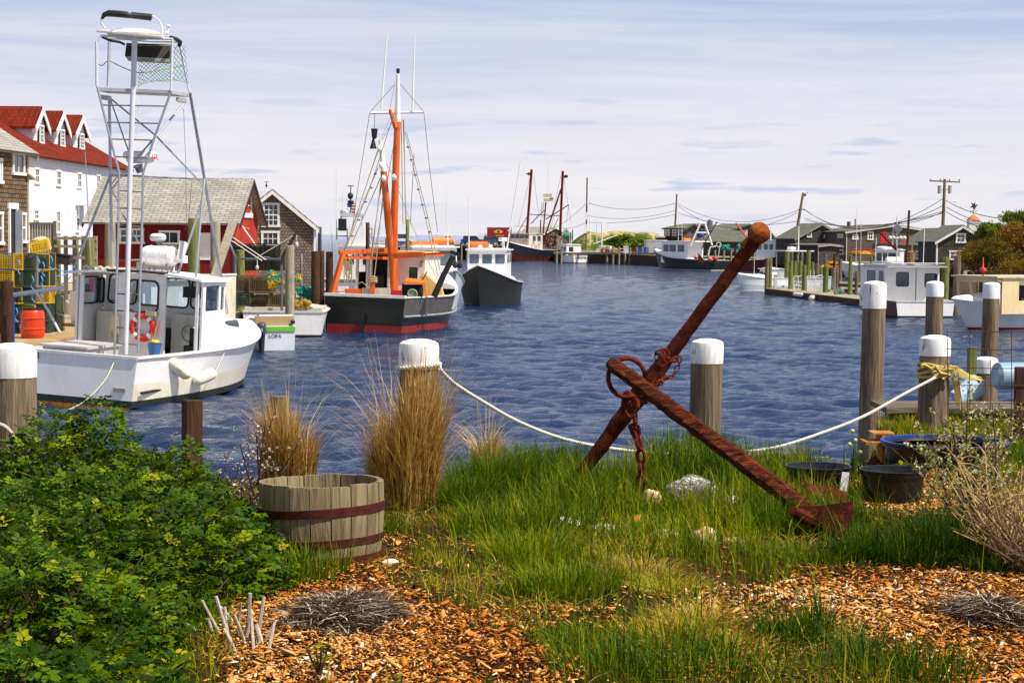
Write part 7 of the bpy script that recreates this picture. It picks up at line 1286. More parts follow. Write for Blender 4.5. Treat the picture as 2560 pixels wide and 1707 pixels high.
T = Thing('timber_wharf', 'timber wharf face coloured dark as shadow in front of the dunes and the white container', 'wharf', (X(1600, 288), 288, WATER)); q = MB(); q.add([(X(1555, 293), 293, -2.6), (X(1668, 283), 283, -2.6), (X(1668, 283), 283, -.4), (X(1555, 293), 293, -.4), (X(1555, 293), 296, -2.6), (X(1668, 283), 286, -2.6), (X(1668, 283), 286, -.4), (X(1555, 293), 296, -.4)], [(0, 1, 2, 3), (4, 7, 6, 5), (0, 4, 5, 1), (3, 2, 6, 7), (0, 3, 7, 4), (1, 5, 6, 2)]); T.part('wharf_face_shadow', q, WALLD, world=True)  # face is near-black, with the shadow below the wharf put into its colour
q = MB(); q.beam((X(1385, 304), 304, -.55), (X(1555, 292.6), 292.6, -.35), .35, .3); q.beam((X(1555, 292.6), 292.6, -.35), (X(1668, 282.6), 282.6, -.35), .35, .3); T.part('cap_beam', q, GREYP, world=True)
for i, (px, yt) in enumerate(((1518, 616), (1533, 616), (1548, 617), (1563, 618), (1575, 619), (1592, 618), (1606, 617), (1621, 618), (1637, 618), (1655, 619))): far_pile(px, yt, 290.5 - (i - 3) * .9 if i > 1 else 296, 5.2, f'grey pile, {ORD[i]} of the wharf row in front of the dunes', 'wharf piles before the dunes')
for i, (px, yt, Y) in enumerate(((1740, 624, 250), (1771, 625, 250), (1788, 626, 250), (1810, 626, 250))): far_pile(px, yt, Y, 6, f'grey pile, {ORD[i]} behind the dark boat with the white frame', 'piles behind the dark boat')

# ---- vehicles on the pier
def car(px, Y, w_, label, m, kind='suv', z=.62, hgt=1.6, rot=0):
    T = Thing('parked_car', label, 'car', (X(px, Y), Y, z), rot); L = w_; q = MB(); q.box((-L / 2, -.85, .35), (L / 2, .85, .95))
    body = T.part('body', q, m); q = MB(); k = (-.42, .18) if kind == 'suv' else (-.05, .28)
    a, b = k[0] * L, k[1] * L; q.prism([(a, .95), (b + .5, .95), (b, hgt), (a + .15, hgt)], (0, -.75, 0), (1, 0, 0), (0, 0, 1), (0, 1, 0), 1.5); c_ = T.part('cabin', q, m); q = MB(); q.prism([(a + .12, 1.0), (b + .35, 1.0), (b - .02, hgt - .1), (a + .22, hgt - .1)], (0, -.765, 0), (1, 0, 0), (0, 0, 1), (0, 1, 0), 1.53); T.part('windows', q, DGLASS, c_)
    for x_ in (-.32 * L, .32 * L):
        q = MB(); q.cyl((x_, -.9, .35), (x_, -.7, .35), .35, n=14); T.part('wheel', q, BLACK)
    return T
car(1181, 352, 4.2, 'dark blue car on the pier left of the red truck', plain('car_navy', '2c4078', .3)); car(1112, 350, 3.6, 'white pickup on the pier above the white wheelhouse', WHITE, 'pickup'); car(1231, 349, 3.9, 'dark estate car parked directly in front of the red truck', plain('car_dark', '44546c', .3)); car(1008, 352, 3.4, 'white van behind the orange roof of the dragger', WHITE, 'suv', hgt=1.9)
T = Thing('box_truck', 'dark red box truck with a yellow oval emblem on the far pier', 'truck', (X(1248, 356), 356, .3)); a, b = X(1217, 356) - X(1248, 356), X(1279, 356) - X(1248, 356); q = MB(); q.box((a, -1.1, .9), (b, 1.1, 3.55)); bx_ = T.part('cargo_box', q, paint('truck_red', '9c1420', .4, .1)); q = MB(); q.box((a - .03, -1.13, 3.5), (b + .03, 1.13, 3.6)); q.box((a - .04, -1.12, .85), (a + .06, 1.12, 3.55)); T.part('box_trim', q, WPAINT, bx_)
q = MB(); q.prism([(math.cos(t) * .85 - .15, 2.75 + math.sin(t) * .33) for t in [2 * math.pi * k / 24 for k in range(24)]], (0, -1.105, 0), (1, 0, 0), (0, 0, 1), (0, -1, 0), .02); T.part('oval_emblem', q, plain('emblem_yellow', 'd8b040', .5), bx_); q = MB(); q.prism([(math.cos(t) * .18 - .15, 2.75 + math.sin(t) * .24) for t in [2 * math.pi * k / 10 for k in range(10)]], (0, -1.13, 0), (1, 0, 0), (0, 0, 1), (0, -1, 0), .02); T.part('emblem_centre', q, plain('emblem_dark', '2c1010', .5), bx_)
T.part('lettering', text_mb('ACME', .42, (-.15, -1.13, 2.75), (1, 0, 0), (0, 0, 1), .04, .01), plain('emblem_dark', '2c1010'), bx_) if False else None
q = MB(); 
for k in range(5): q.box((-.6 + k * .32, -1.13, 1.9), (-.36 + k * .32, -1.105, 2.08))
T.part('yellow_lettering', q, plain('emblem_yellow', 'd8b040'), bx_); q = MB(); q.prism([(b - .9, 3.0), (b - .1, 3.3), (b - .05, 3.15), (b - .5, 2.85)], (0, -1.105, 0), (1, 0, 0), (0, 0, 1), (0, -1, 0), .02); T.part('white_swoosh', q, WPAINT, bx_); q = MB(); q.box((a - 1.6, -1.0, .5), (a - .1, 1.0, 2.3)); T.part('cab', q, WHITE)
for x_ in (a - .9, a + 1.0, b - .8): q = MB(); q.cyl((x_, -1.12, .42), (x_, -.8, .42), .42, n=14); T.part('wheel', q, BLACK)
def clutter(px0, px1, y0, y1, Y, items, lab):
    for i, (kx, wpx, hpx, m, nm, lb) in enumerate(items):
        p = at(px0 + (px1 - px0) * kx, y1, Y); w_, h_ = wpx / F * Y, hpx / F * Y; q = MB(); nm == 'buoy' and q.ell((p.x, p.y, p.z + h_ / 2), (w_ / 2, w_ / 2, h_ / 2), 10, 8) or nm != 'buoy' and (q.box((p.x - w_ / 2, Y - w_ / 2, p.z), (p.x + w_ / 2, Y + w_ / 2, p.z + h_ * .8)), q.box((p.x - w_ / 2 - .03, Y - w_ / 2 - .03, p.z + h_ * .8), (p.x + w_ / 2 + .03, Y + w_ / 2 + .03, p.z + h_)))
        single(nm, q, m, lb, nm.replace('_', ' '))
BLT = paint('blue_tote', '1c50b8', .5); WTT = paint('white_tote', 'dcdcd8', .5, .3)
clutter(1560, 1660, 600, 633, 288, [(.38, 8, 14, BLT, 'fish_tote', 'left blue tote on the wharf in front of the dunes'), (.52, 9, 15, BLT, 'fish_tote', 'right blue tote on the wharf in front of the dunes'), (.05, 12, 18, WTT, 'fish_tote', 'white tote on the wharf left of the blue totes'), (.25, 4, 7, RED, 'gas_can', 'small red can beside the blue totes'), (-.15, 12, 8, PLK, 'pallet_stack', 'stack of tan pallets on the wharf at the foot of the dunes')], '')
clutter(930, 1170, 595, 612, 347, [(.1, 14, 12, WTT, 'fish_tote', 'white tote on the pier near the orange mast'), (.32, 18, 9, paint('blue_tarp', '2c5cb0', .7), 'covered_gear', 'blue tarp covered gear on the pier above the dragger'), (.55, 10, 14, WTT, 'fish_tote', 'tall white tote on the pier above the dragger cabin'), (.7, 8, 9, PD, 'crate', 'dark crate on the pier above the dragger'), (.93, 7, 6, BLT, 'fish_tote', 'small blue tote by the dark blue car'), (.84, 6, 5, RED, 'gas_can', 'small red can by the white pickup')], '')
for i, (px, yt) in enumerate(((1392, 622), (1404, 621), (1500, 619), (1510, 620), (1675, 620), (1690, 621), (1705, 620), (1828, 624), (1842, 623), (1862, 624), (1876, 622))): far_pile(px, yt, 299 if px < 1600 else 262 if px < 1750 else 243, 5.2, f'grey quay pile, {ORD[i] if i < 11 else ""} of those scattered behind the moored boats', 'quay piles behind the moored boats')
cl_ = [(1495, 630, 297, 9, 9, WTT, 'fish_tote', 'white tote right of the boat with its name on the stern'), (1508, 631, 297, 7, 5, ORANGEB, 'buoy', 'orange buoy lying on the quay right of the named boat'), (1519, 631, 296, 5, 8, RED, 'gas_can', 'red can on the quay before the dark green bush'), (1528, 632, 296, 11, 7, PLK, 'pallet_stack', 'low stack of pale pallets before the dark green bush'), (1541, 632, 295, 6, 10, paint('yellow_bin', 'd8b428'), 'bin', 'yellow bin on the quay before the dark green bush'), (1584, 633, 291, 8, 9, PD, 'crate', 'brown crate left of the blue totes'), (1634, 634, 289, 6, 6, WPAINT, 'buoy', 'white buoy on the quay right of the blue totes'), (1648, 634, 288, 8, 12, paint('grey_bin', '8c9094'), 'bin', 'grey bin before the white container'), (1690, 634, 262, 10, 8, WTT, 'fish_tote', 'white tote on the quay behind the bow of the dark blue boat'), (1830, 630, 246, 9, 9, paint('grey_bin', '8c9094'), 'bin', 'grey bin behind the stern of the dark blue boat'), (1842, 630, 246, 6, 6, ORANGEB, 'buoy', 'orange buoy behind the stern of the dark blue boat'), (1890, 634, 244, 9, 7, PLK, 'pallet_stack', 'pallet stack behind the maroon fishing boat')]
for px, py, Y, wpx, hpx, m, nm, lb in cl_: clutter(px, px, 0, py, Y, [(0, wpx, hpx, m, nm, lb)], '')
T = Thing('white_container', 'plain white storage container on the wharf beside the dark boat', 'container', (X(1640, 292), 292, -1.0)); a, b = X(1616, 290), X(1668, 290); q = MB(); q.box((a, 290, -1.0), (b, 295, Zp(1640, 601, 290))); T.part('container_box', q, paint('container_grey', 'b8bcc4', .5), world=True); q = MB(); q.box((a - .04, 289.95, Zp(1640, 602, 290)), (b + .04, 295.05, Zp(1640, 600, 290))); T.part('container_rim', q, WPAINT, world=True)

# ---- rusty trawler
RT = rust('trawler_rust', [(.3, '1c0e0a'), (.5, '3c1c12'), (.7, '6a3018')], .4, 1.2); 
T = workboat('fishing_trawler', 'big rusty dark blue fishing trawler with two tall gallows masts', 'stern', 1388, 342, -148, 17.5, 5.6, 4.6, 1.9, 1.9, 3.5, (RT, RT, RT, paint('trawler_blue', '121a34', .6, .9, '24120e', .35)), dict(x0=7.5, x1=12, hw=1.9, z=4.6, side=[(8.2, 3.4, 9.2, 4.2), (9.8, 3.4, 10.8, 4.2)], front=4, mat=paint('rust_streaked_white', 'd8d0c4', .7, .9, '6c4430', 1.2)), stripe=.5, deckz=1.2, crown=.5)
def tr(name, pts, r_, m, n=6, Yq=337): q = MB(); [q.tube([at(a, b, Yq) for a, b in p], r_, n) for p in ([pts] if not isinstance(pts[0][0], tuple) else pts)]; return T.part(name, q, m, world=True)
RM_ = rust('mast_rust', [(.3, '2c120c'), (.5, '5a2418'), (.7, '7c3c28')], .2, 1)
m1 = tr('gallows_mast', [(1315, 628), (1319, 560), (1329, 424)], .22, RM_, 8); q = MB(); q.obox(at(1324, 435, 337), (.7, .5, .45)); q.obox(at(1318, 435, 337), (.5, .2, .15)); T.part('mast_head', q, RM_, m1, world=True)
m2 = tr('gallows_mast', [(1400, 590), (1403, 520), (1407, 428)], .22, RM_, 8); q = MB(); q.ell(at(1415, 441, 337), (.38, .3, .28), 8, 6); q.tube([at(1408, 447, 337), at(1415, 441, 337)], .08, 5); T.part('mast_head', q, RM_, m2, world=True)
for p, r_ in (([(1355, 612), (1365, 505)], .14), ([(1403, 472), (1356, 610)], .16), ([(1422, 512), (1365, 548)], .10), ([(1321, 536), (1400, 540)], .08), ([(1319, 540), (1290, 590)], .07), ([(1326, 560), (1363, 524)], .08), ([(1396, 545), (1375, 590)], .06), ([(1350, 595), (1352, 550)], .12), ([(1370, 490), (1371, 400)], .05)): tr('derrick' if r_ > .06 else 'aerial', p, r_, RM_ if r_ > .05 else WPAINT)
tr('stay', [[(1326, 440), (1296, 565)], [(1334, 440), (1346, 530)], [(1402, 440), (1385, 520)], [(1410, 450), (1428, 560)], [(1422, 512), (1415, 560)], [(1366, 505), (1330, 560)], [(1404, 470), (1368, 600)], [(1300, 600), (1318, 560)]], .025, WIRE, 4)
q = MB(); q.obox(at(1369, 489, 337), (1.5, .6, .6)); q.obox(at(1371, 500, 337), (1.7, .6, .5)); q.obox(at(1379, 496, 337), (.6, .6, .4)); T.part('crows_nest', q, paint('nest_cream', 'd0c8a8', .6, .6), world=True); tr('ladder', [[(1355, 505), (1352, 545)], [(1359, 505), (1357, 545)]] + [[(1354, 508 + 5 * k), (1358, 508 + 5 * k)] for k in range(8)], .03, STEEL, 4)
q = MB(); q.cyl(at(1409, 588, 337), at(1427, 590, 337), .62, n=16); T.part('net_reel', q, paint('reel_green', '3c8070', .8, .5, 'a88838'), world=True); q = MB()
for a in (1402, 1430): q.cyl(at(a, 588, 337), at(a + 2, 588, 337), 1.0, n=20)
T.part('reel_flange', q, plain('flange_dark', '241c20', .7), world=True); q = MB()
for k in range(26): q.tube([at(1345 + random.uniform(-6, 50), 596 + random.uniform(-12, 28), 337.5) for _ in range(3)], .07, 4)
T.part('deck_gear', q, RM_, world=True); q = MB(); q.ell(at(1310, 637, 332), (.22, .2, .25), 8, 6); T.part('orange_float', q, ORANGEB, world=True)

# ---- boats of the far shore
T = workboat('lobster_boat', 'white lobster boat with its name across the stern beside the rusty trawler', 'stern', 1458, 300, -22, 8.4, 3.4, 3.3, 1.25, 1.2, 1.9, (REDB, REDB, WHITE, WHITE), dict(x0=3.6, x1=6, hw=1.25, z=2.85, side=[(3.9, 1.9, 4.7, 2.5), (5.0, 1.9, 5.8, 2.5)], front=3, aft=[(.1, 1.8, .8, 2.5)]), deckz=.5)
T.part('name_lettering', text_mb('KINGFISHER', .5, (-.01, 0, .82), (0, -1, 0), (0, 0, 1), .012, .02, .98), plain('letter_dark', '201c20'), T.hull); whip(T, 4, .5, 2.9, 4.5, .04, .2); q = MB(); q.tube([at(1492, 610, 300), at(1492, 560, 300), at(1519, 556, 300), at(1519, 570, 300), at(1500, 570, 300)], .07, 6); q.tube([at(1505, 560, 300), at(1504, 618, 300)], .12, 6); T.part('antenna_frame', q, WPAINT, world=True)
for k in range(6): q = MB(); q.ell((.9 + random.random(), -1 + k * .4, 1.35), (.2, .2, .22), 8, 6); T.part('mooring_buoy', q, (RED, ORANGEB, WPAINT)[k % 3])
T = workboat('fishing_boat', 'low white boat with a long boom moored right of the lobster boat with the name', 'stern', 1556, 306, -80, 5, 2.6, 2.4, 1.0, 1.0, 1.4, (BLACK, BLACK, WHITE, WHITE), dict(x0=1.8, x1=3.6, hw=.95, z=2.6, side=[(2.0, 1.7, 2.6, 2.2), (2.8, 1.7, 3.4, 2.2)], front=2), deckz=.5)
q = MB(); q.tube([at(1484, 610, 306), at(1543, 588, 306)], .09, 6); q.tube([at(1475, 615, 306), at(1475, 545, 306)], .08, 6); T.part('boom', q, WPAINT, world=True); add(T, 'awning', WPAINT, ('box', (-.6, -1, 2.25), (1.8, 1, 2.35)))
T = workboat('fishing_boat', 'dark blue fishing boat with a tall white frame and wheelhouse', 'stern', 1800, 236, -43, 11, 3.9, 3.4, 1.3, 1.5, 2.6, (BLACK, paint('thin_white_line', 'a8a498'), paint('midnight_hull', '14161e', .35, .2), paint('midnight_hull', '14161e')), dict(x0=4.0, x1=8.3, hw=1.45, z=3.5, side=[(4.6, 2.3, 5.6, 3.1), (6.0, 2.3, 7.0, 3.1), (7.2, 2.3, 8.0, 3.1)], front=3, oha=1.3), deckz=.9, crown=.4, tm=.5)
q = MB(); q.tube([at(1726, 615, 236), at(1751, 559, 236), at(1762, 559, 236), at(1780, 613, 236)], .13, 8); q.tube([at(1741, 582, 236), at(1769, 582, 236)], .11, 8); q.tube([at(1745, 557, 236), at(1768, 557, 236)], .08, 6); T.part('white_frame', q, WPAINT, world=True); q = MB(); q.tube([at(1754, 622, 235), at(1793, 554, 235)], .07, 6); T.part('dark_boom', q, WALLD, world=True); add(T, 'roof_raft', ORANGEB, ('tube', [(5.4, -.5, 3.75), (5.4, .8, 3.75)], .22, 10), parent=T.rf)
q = MB(); q.add([at(*p) for p in ((1746, 632, 234), (1762, 652, 234), (1764, 660, 234), (1744, 655, 234), (1746, 632, 234.3), (1762, 652, 234.3), (1764, 660, 234.3), (1744, 655, 234.3))], [(0, 1, 2, 3), (7, 6, 5, 4), (0, 4, 5, 1), (1, 5, 6, 2), (2, 6, 7, 3), (3, 7, 4, 0)]); T.part('trawl_door', q, RT, world=True)
for a, b, m in ((1740, 643, paint('pink_buoy', 'e07860')), (1775, 648, paint('pink_buoy', 'e07860')), (1755, 588, BLT), (1788, 647, RED)): q = MB(); q.ell(at(a, b, 235), (.3, .3, .28), 8, 6); T.part('mooring_buoy' if b > 600 else 'blue_bundle', q, m, world=True)
q = MB(); q.tube([at(1795, 645, 235), at(1800, 612, 235)], .06, 6); q.torus(at(1797, 612, 235), .28, .05, Matrix.Rotation(R(80), 3, 'X'), 18, 6); T.part('hauler', q, ALUW, world=True); whip(T, 6.5, .4, 3.6, 2.6, .03, .1); whip(T, 5.5, .8, 3.6, 3.2, .03, .1)
q = MB(); q.tube([at(1770, 640, 235.5), at(1776, 618, 235.5), at(1790, 616, 235.5)], .1, 6); T.part('stern_frame', q, WPAINT, world=True)
for a, w_ in ((1815, 16), (1850, 13)): heap('net_heap', a, 625, w_ * 1.2, 17, 242, paint('teal_net', '2a9c8c'), f'green net bundle behind the {"dark blue boat" if a < 1830 else "ball of the anchor"}', a)
MAR = paint('maroon_hull', '5c1418', .4, .35, '2c0c0c'); MARB = paint('maroon_bottom', '7c1a1c', .5, .3)
T = workboat('fishing_boat', 'maroon fishing boat with a white wheelhouse behind the head of the anchor', 'stern', 1832, 234, 118, 8.6, 3.4, 2.8, 1.3, 1.5, 2.9, (MARB, MARB, MAR, MAR), dict(x0=3.4, x1=6.0, hw=1.15, z=3.75, side=[(3.7, 2.7, 4.1, 3.3), (4.5, 2.7, 4.9, 3.3), (5.2, 2.7, 5.6, 3.3)], front=3), deckz=.9, crown=.4)
q = MB()
for p in ([(1866, 640), (1864, 580)], [(1927, 612), (1927, 568)], [(1950, 600), (1965, 640)], [(1900, 610), (1888, 600), (1898, 645)], [(1940, 575), (1966, 640)], [(1872, 600), (1866, 575)]): q.tube([at(a, b, 233) for a, b in p], .07, 6)
T.part('rigging_poles', q, WPAINT, world=True); q = MB(); q.tube([at(1840, 558, 233), at(1870, 598, 233)], .12, 6); T.part('boom', q, ORANGE, world=True); T.part('bow_lettering', text_mb('MARS', .36, (7.1, -1.32, 2.28), (1, .28, .14), (0, .1, 1), .02, .02), WPAINT, T.hull) if False else None
# small catamaran
T = workboat('skiff', 'small open white skiff moored at the end of the floating dock', 'stern', 1956, 141, -122, 4.2, 1.9, 1.8, .95, 1.0, 1.3, (paint('skiff_bottom', '787468', .7), WHITE, GREYW, WHITE), dict(x0=.9, x1=1.6, hw=.5, z=1.6, front=2, rake=.4), deckz=.6, fore=2.2, crown=.25); whip(T, 2.6, 0, 1.2, 2.1, .02)

# ---- floating dock
A_, B_ = Vector((X(1914, 133), 133, 0)), Vector((X(2178, 107), 107, 0)); U_ = (B_ - A_).normalized(); N_ = Vector((-U_.y, U_.x, 0)); T = Thing('floating_dock', 'sunlit floating dock running from the tall pile pair towards the maroon and white boat', 'dock', (A_.x, A_.y, WATER), math.atan2(U_.y, U_.x)); LL = (B_ - A_).length; q = MB()
for i in range(int(LL / .3)): q.box((i * .3, 0, .36), (i * .3 + .28, 2.1, .40))
T.part('planks', q, PY); q = MB(); q.box((0, .02, -.3), (LL, .14, .36)); q.box((0, 1.96, -.3), (LL, 2.08, .36)); q.box((0, .14, -.3), (.12, 1.96, .36)); T.part('side_timber', q, TBD)
q = MB()
for k in range(7): q.ell((9.0 + k * .32, -.1, .24), (.18, .12, .13), 10, 6)
T.part('white_fender', q, WPAINT); q = MB(); q.ell((14.0, -.2, .12), (.24, .24, .22), 14, 10); T.part('round_fender', q, CREAM)
for i, (px, py, Y, w_, h_, m, nm, lb) in enumerate(((2038, 728, 127, 46, 32, WTT, 'dock_box', 'white dock box behind the metal ramp rails'), (2070, 723, 125, 12, 30, WTT, 'dock_box', 'narrow white box on the floating dock'), (1938, 728, 136, 7, 40, WTT, 'dock_box', 'thin pale post box by the pile pair'))):
    p = at(px, py, Y); q = MB(); a, h = w_ / F * Y / 2, h_ / F * Y; q.box((p.x - a, Y - .25, p.z), (p.x + a, Y + .25, p.z + h)); q.box((p.x - a - .03, Y - .28, p.z + h), (p.x + a + .03, Y + .28, p.z + h + .05)); single(nm, q, m, lb, 'dock box')
for i, (a, b) in enumerate(((1984, 2008), (2018, 2058))):
    q = MB(); Y = 128 - i * 3; q.tube([at(a, 732, Y), at(a, 690, Y), at((a + b) / 2, 692, Y), at(b - 3, 688, Y), at(b, 696, Y), at(b, 732, Y)], .045, 8); q.tube([at((a + b) / 2, 732, Y), at((a + b) / 2, 692, Y)], .035, 6); q.tube([at(a, 728, Y), at((a + b) / 2, 695, Y)], .025, 5); q.tube([at(a, 712, Y), at(b, 712, Y)], .03, 5); single('ramp_rail', q, ALUW, f'{"small" if i == 0 else "wide"} white pipe ramp rail on the floating dock', 'railing')
for a, b, Y in (((1925, 719), (2000, 723), 137), ((1962, 702), (2010, 706), 142), ((1962, 712), (2010, 716), 142), ((2096, 706), (2150, 709), 140), ((2100, 719), (2150, 722), 138), ((2068, 727), (2100, 729), 125)): timber([at(*a, Y), at(*b, Y + 1)], .3, .14, f'horizontal dock timber spanning the piles at the {"far" if Y > 139 else "near"} side of the floating dock', PY, 'dock_beam')
q = MB(); q.box((X(2096, 141), 141, -2.3), (X(2158, 141), 141.3, -1.3)); single('boarded_wharf', q, TBD, 'dark boarded dock face behind the piles left of the maroon boat', 'dock')
gp = 'piles crowding the floating dock'
for px0, px1, yt, Y, m, lb in ((1914, 1924, 645, 133.6, PW, 'left one of the tight pile pair at the end of the floating dock'), (1923, 1932, 646, 134.2, PG, 'right one of the tight pile pair at the end of the floating dock'), (1963, 1975, 628, 141, PG, 'tall leaning green pile, first right of the pile pair'), (1973, 1984, 653, 131, PG, 'brown green pile whose foot stands on the dock, left of the small ramp rail'), (1984, 1993, 653, 143, PG, 'pale green pile behind the small ramp rail'), (1992, 1998, 636, 160, PG, 'slim tall green pile in the back row'), (1997, 2008, 653, 145, PG, 'green grey pile behind the gap between the ramp rails'), (2007, 2018, 663, 128, plain('pile_bright_green', '5a6c24', .8), 'bright green pile between the two ramp rails'),
                              (2017, 2028, 626, 139, PG, 'tallest green pile behind the wide ramp rail'), (2029, 2037, 655, 150, PG, 'green pile just right of the tallest one'), (2038, 2050, 660, 140, PW, 'splintered brown pile behind the white dock box'), (2049, 2058, 667, 146, PG, 'green pile right of the splintered brown pile'), (2060, 2073, 665, 123, plain('pile_bright_green', '5a6c24'), 'bright green pile standing on the dock right of the white box'), (2079, 2092, 669, 137, PW, 'thick grey pile with teal net hanging beside it'), (2091, 2098, 668, 141, PW, 'thin grey pile touching the thick grey pile'),
                              (2097, 2107, 648, 150, PW, 'tall pale grey pile left of the white moored boat'), (2122, 2134, 668, 118, PG, 'green pile at the near edge of the dock in front of the white moored boat'), (2139, 2148, 678, 128, PW, 'short pale pile left of the chipped tall pile'), (2147, 2153, 650, 150, PW, 'slim grey pile in front of the bow of the white moored boat'), (1978, 1984, 629, 165, PW, 'back row grey pile left of the slim green one'), (2003, 2009, 631, 165, PW, 'back row brown pile with dark stains'), (2062, 2068, 634, 185, PW, 'small far pile in front of the dark shingled wall'), (2084, 2090, 633, 185, PD, 'small far pile with an orange mark'), (2123, 2132, 638, 160, PG, 'green pile behind the bow of the white moored boat'), (2176, 2183, 640, 160, PG, 'green pile by the stern of the white moored boat'),
                              (2356, 2375, 643, 100, PG, 'tall green pile between the maroon boat and the thicket'), (2386, 2404, 640, 97, PW, 'tall brown pile right of the tall green pile'), (2420, 2436, 678, 92, PD, 'dark round headed pile behind the bow of the cream boat'), (2408, 2416, 690, 104, PG, 'short green pile behind the cream boat'), (2442, 2450, 700, 98, PW, 'short grey pile behind the wheelhouse of the cream boat')):
    pile(px0, px1, yt, Y, m, lb, zb=WATER - .5, group=gp if px0 < 2160 else None, lean=.012)
heap('net_heap', 2076, 718, 9, 32, 128, paint('teal_net', '2a9c8c'), 'teal net hanging beside the thick grey pile', 9); heap('net_heap', 2096, 735, 26, 20, 119, paint('grey_teal_gear', '7c9488', .9, .5), 'grey teal tangle of gear on the floating dock', 10)
for i, (a, w_, b) in enumerate(((2075, 44, 668), (2080, 26, 658))): heap('trap_heap', a, b + 3, w_, 10, 196 + i, paint('yellow_gear', 'c89418', .9, .6, '6a4c10', 6), f'{"wide" if i == 0 else "small upper"} heap of yellow traps on the quay before the dark building', 20 + i, cat='lobster trap heap')
heap('trap_heap', 2160, 637, 78, 11, 200, paint('yellow_gear', 'c89418'), 'long row of yellow stacked traps in front of the grey building', 24, cat='lobster trap heap')

# ---- maroon and white boat
T = workboat('lobster_boat', 'white lobster boat with maroon sides and a deep white stern behind the tall capped piles', 'stern', 2317, 92, -8, 9.0, 3.35, 2.95, .84, .9, 1.5, (BLACK, BLACK, MAR, MAR), dict(x0=1.9, x1=5.6, hw=1.38, z=2.42, side=[(2.2, 1.6, 2.8, 2.2), (3.4, 1.6, 4.6, 2.2)], front=3, aft=[(-1.25, 1.45, -.65, 2.1), (.2, 1.5, .8, 2.15)], oh=.14, oha=.75, rm=paint('roof_edge', 'b8b8bc', .5), gasket=BLACK), deckz=.4, crown=.5, tran=(BLACK, BLACK, WHITE, WHITE), tm=.35)
add(T, 'orange_mark', ORANGEB, ('prism', [(-.25 + .3 * math.cos(t), .45 * math.sin(t)) for t in [-1.3 + k * .26 for k in range(11)]] + [(-.25 + .12 * math.cos(t), .4 * math.sin(t)) for t in [1.3 - k * .26 for k in range(11)]], (4.1, 1.382, 1.15), (-1, 0, 0), (0, 0, 1), (0, 1, 0), .02), parent=T.wh)
add(T, 'door_seam', BLACK, ('box', (1.885, -.2, .5), (1.9, -.17, 2.35)), parent=T.wh); add(T, 'roof_raft', WHITE, ('tube', [(3.3, .9, 2.72), (3.3, .85, 2.72), (3.3, .1, 2.72), (3.3, .05, 2.72)], [.1, .19, .19, .1], 14), parent=T.rf); add(T, 'roof_rail', ALUW, ('tube', [(1.3, -1.4, 2.62), (1.3, 1.3, 2.62), (5, 1.3, 2.62)], .025, 6), parent=T.rf)
def wl(name, pts, r_, m, Yq=94, n=8): q = MB(); q.tube([at(a, b, Yq) for a, b in pts], r_, n); return T.part(name, q, m, T.rf, world=True)
q = MB(); q.lathe(at(2206, 626, 95), [(.2, 0), (.29, .06), (.29, .14), (.22, .2), (.001, .21)], 20); T.part('radar_dome', q, WHITE, T.rf, world=True); wl('radar_post', [(2206, 625), (2205, 665)], .03, RAIL, 95)
wl('muffler', [(2276, 662), (2276, 661), (2276, 631), (2277, 630), (2278, 629), (2279, 612)], [.15, .20, .20, .15, .07, .06], rust('muffler_rust', [(.3, '4c3420'), (.5, '80603c'), (.7, 'a08c6c')], .3, 7), n=14); wl('dark_mast', [(2266, 655), (2273, 526)], .06, PD); wl('mast_pole', [(2241, 660), (2243, 540)], .03, RAIL); wl('light_bar', [(2222, 594), (2266, 596)], .04, WPAINT)
for a in (2225, 2234, 2252, 2261): q = MB(); q.ell(at(a, 594, 93.8), (.09, .08, .08), 8, 6); T.part('deck_lamp', q, WPAINT, T.rf, world=True)
wl('boom', [(2202, 583), (2240, 625)], .05, RM_); wl('whip_antenna', [(2140, 655), (2143, 522)], .018, WPAINT, 120, 5); wl('whip_antenna', [(2152, 650), (2153, 548)], .015, WPAINT, 120, 5); wl('whip_antenna', [(2308, 660), (2311, 572)], .02, WPAINT); wl('whip_antenna', [(2188, 640), (2191, 594)], .015, WPAINT)
q = MB(); q.obox(at(2259, 607, 94), (.14, .03, .26), Matrix.Rotation(.3, 3, 'Y')); T.part('small_flag', q, paint('flag_red2', 'd04048'), T.rf, world=True); q = MB(); q.obox(at(2244, 572, 94), (.36, .25, .3), Matrix.Rotation(.8, 3, 'Y')); T.part('radar_reflector', q, STEEL, T.rf, world=True)
# ---- cream boat at the right edge
CRB = paint('cream_house', 'e0c898', .5, .3, 'a08050')
T = workboat('lobster_boat', 'cream and grey lobster boat with an open wheelhouse cut off by the right edge', 'bow', 2412, 80, -117, 9, 3.1, 2.7, .95, .95, 1.35, (BLUEH, REDB, paint('pale_hull_grey', 'c8ccd4'), paint('pale_hull_grey', 'c8ccd4')), None, deckz=.4, fore=6.9, crown=.5, fl=.35)
q = MB(); q.panel((2.2, 1.3, .7), (1, 0, 0), (0, 0, 1), 5.3, 1.5, [(.4, .55, 2.3, 1.35), (2.6, .55, 4.4, 1.35)], -.06); q.panel((7.5, 1.3, .7), (0, -1, 0), (.14, 0, 1), 2.6, 1.5, [(.15, .7, .8, 1.3), (.95, .7, 1.65, 1.3), (1.8, .7, 2.45, 1.3)], .06); q.panel((2.2, -1.3, .7), (1, 0, 0), (0, 0, 1), 5.3, 1.5, [(.4, .55, 2.3, 1.35), (2.6, .55, 4.4, 1.35)], .06); wh = T.part('wheelhouse', q, CRB); T.wh = wh
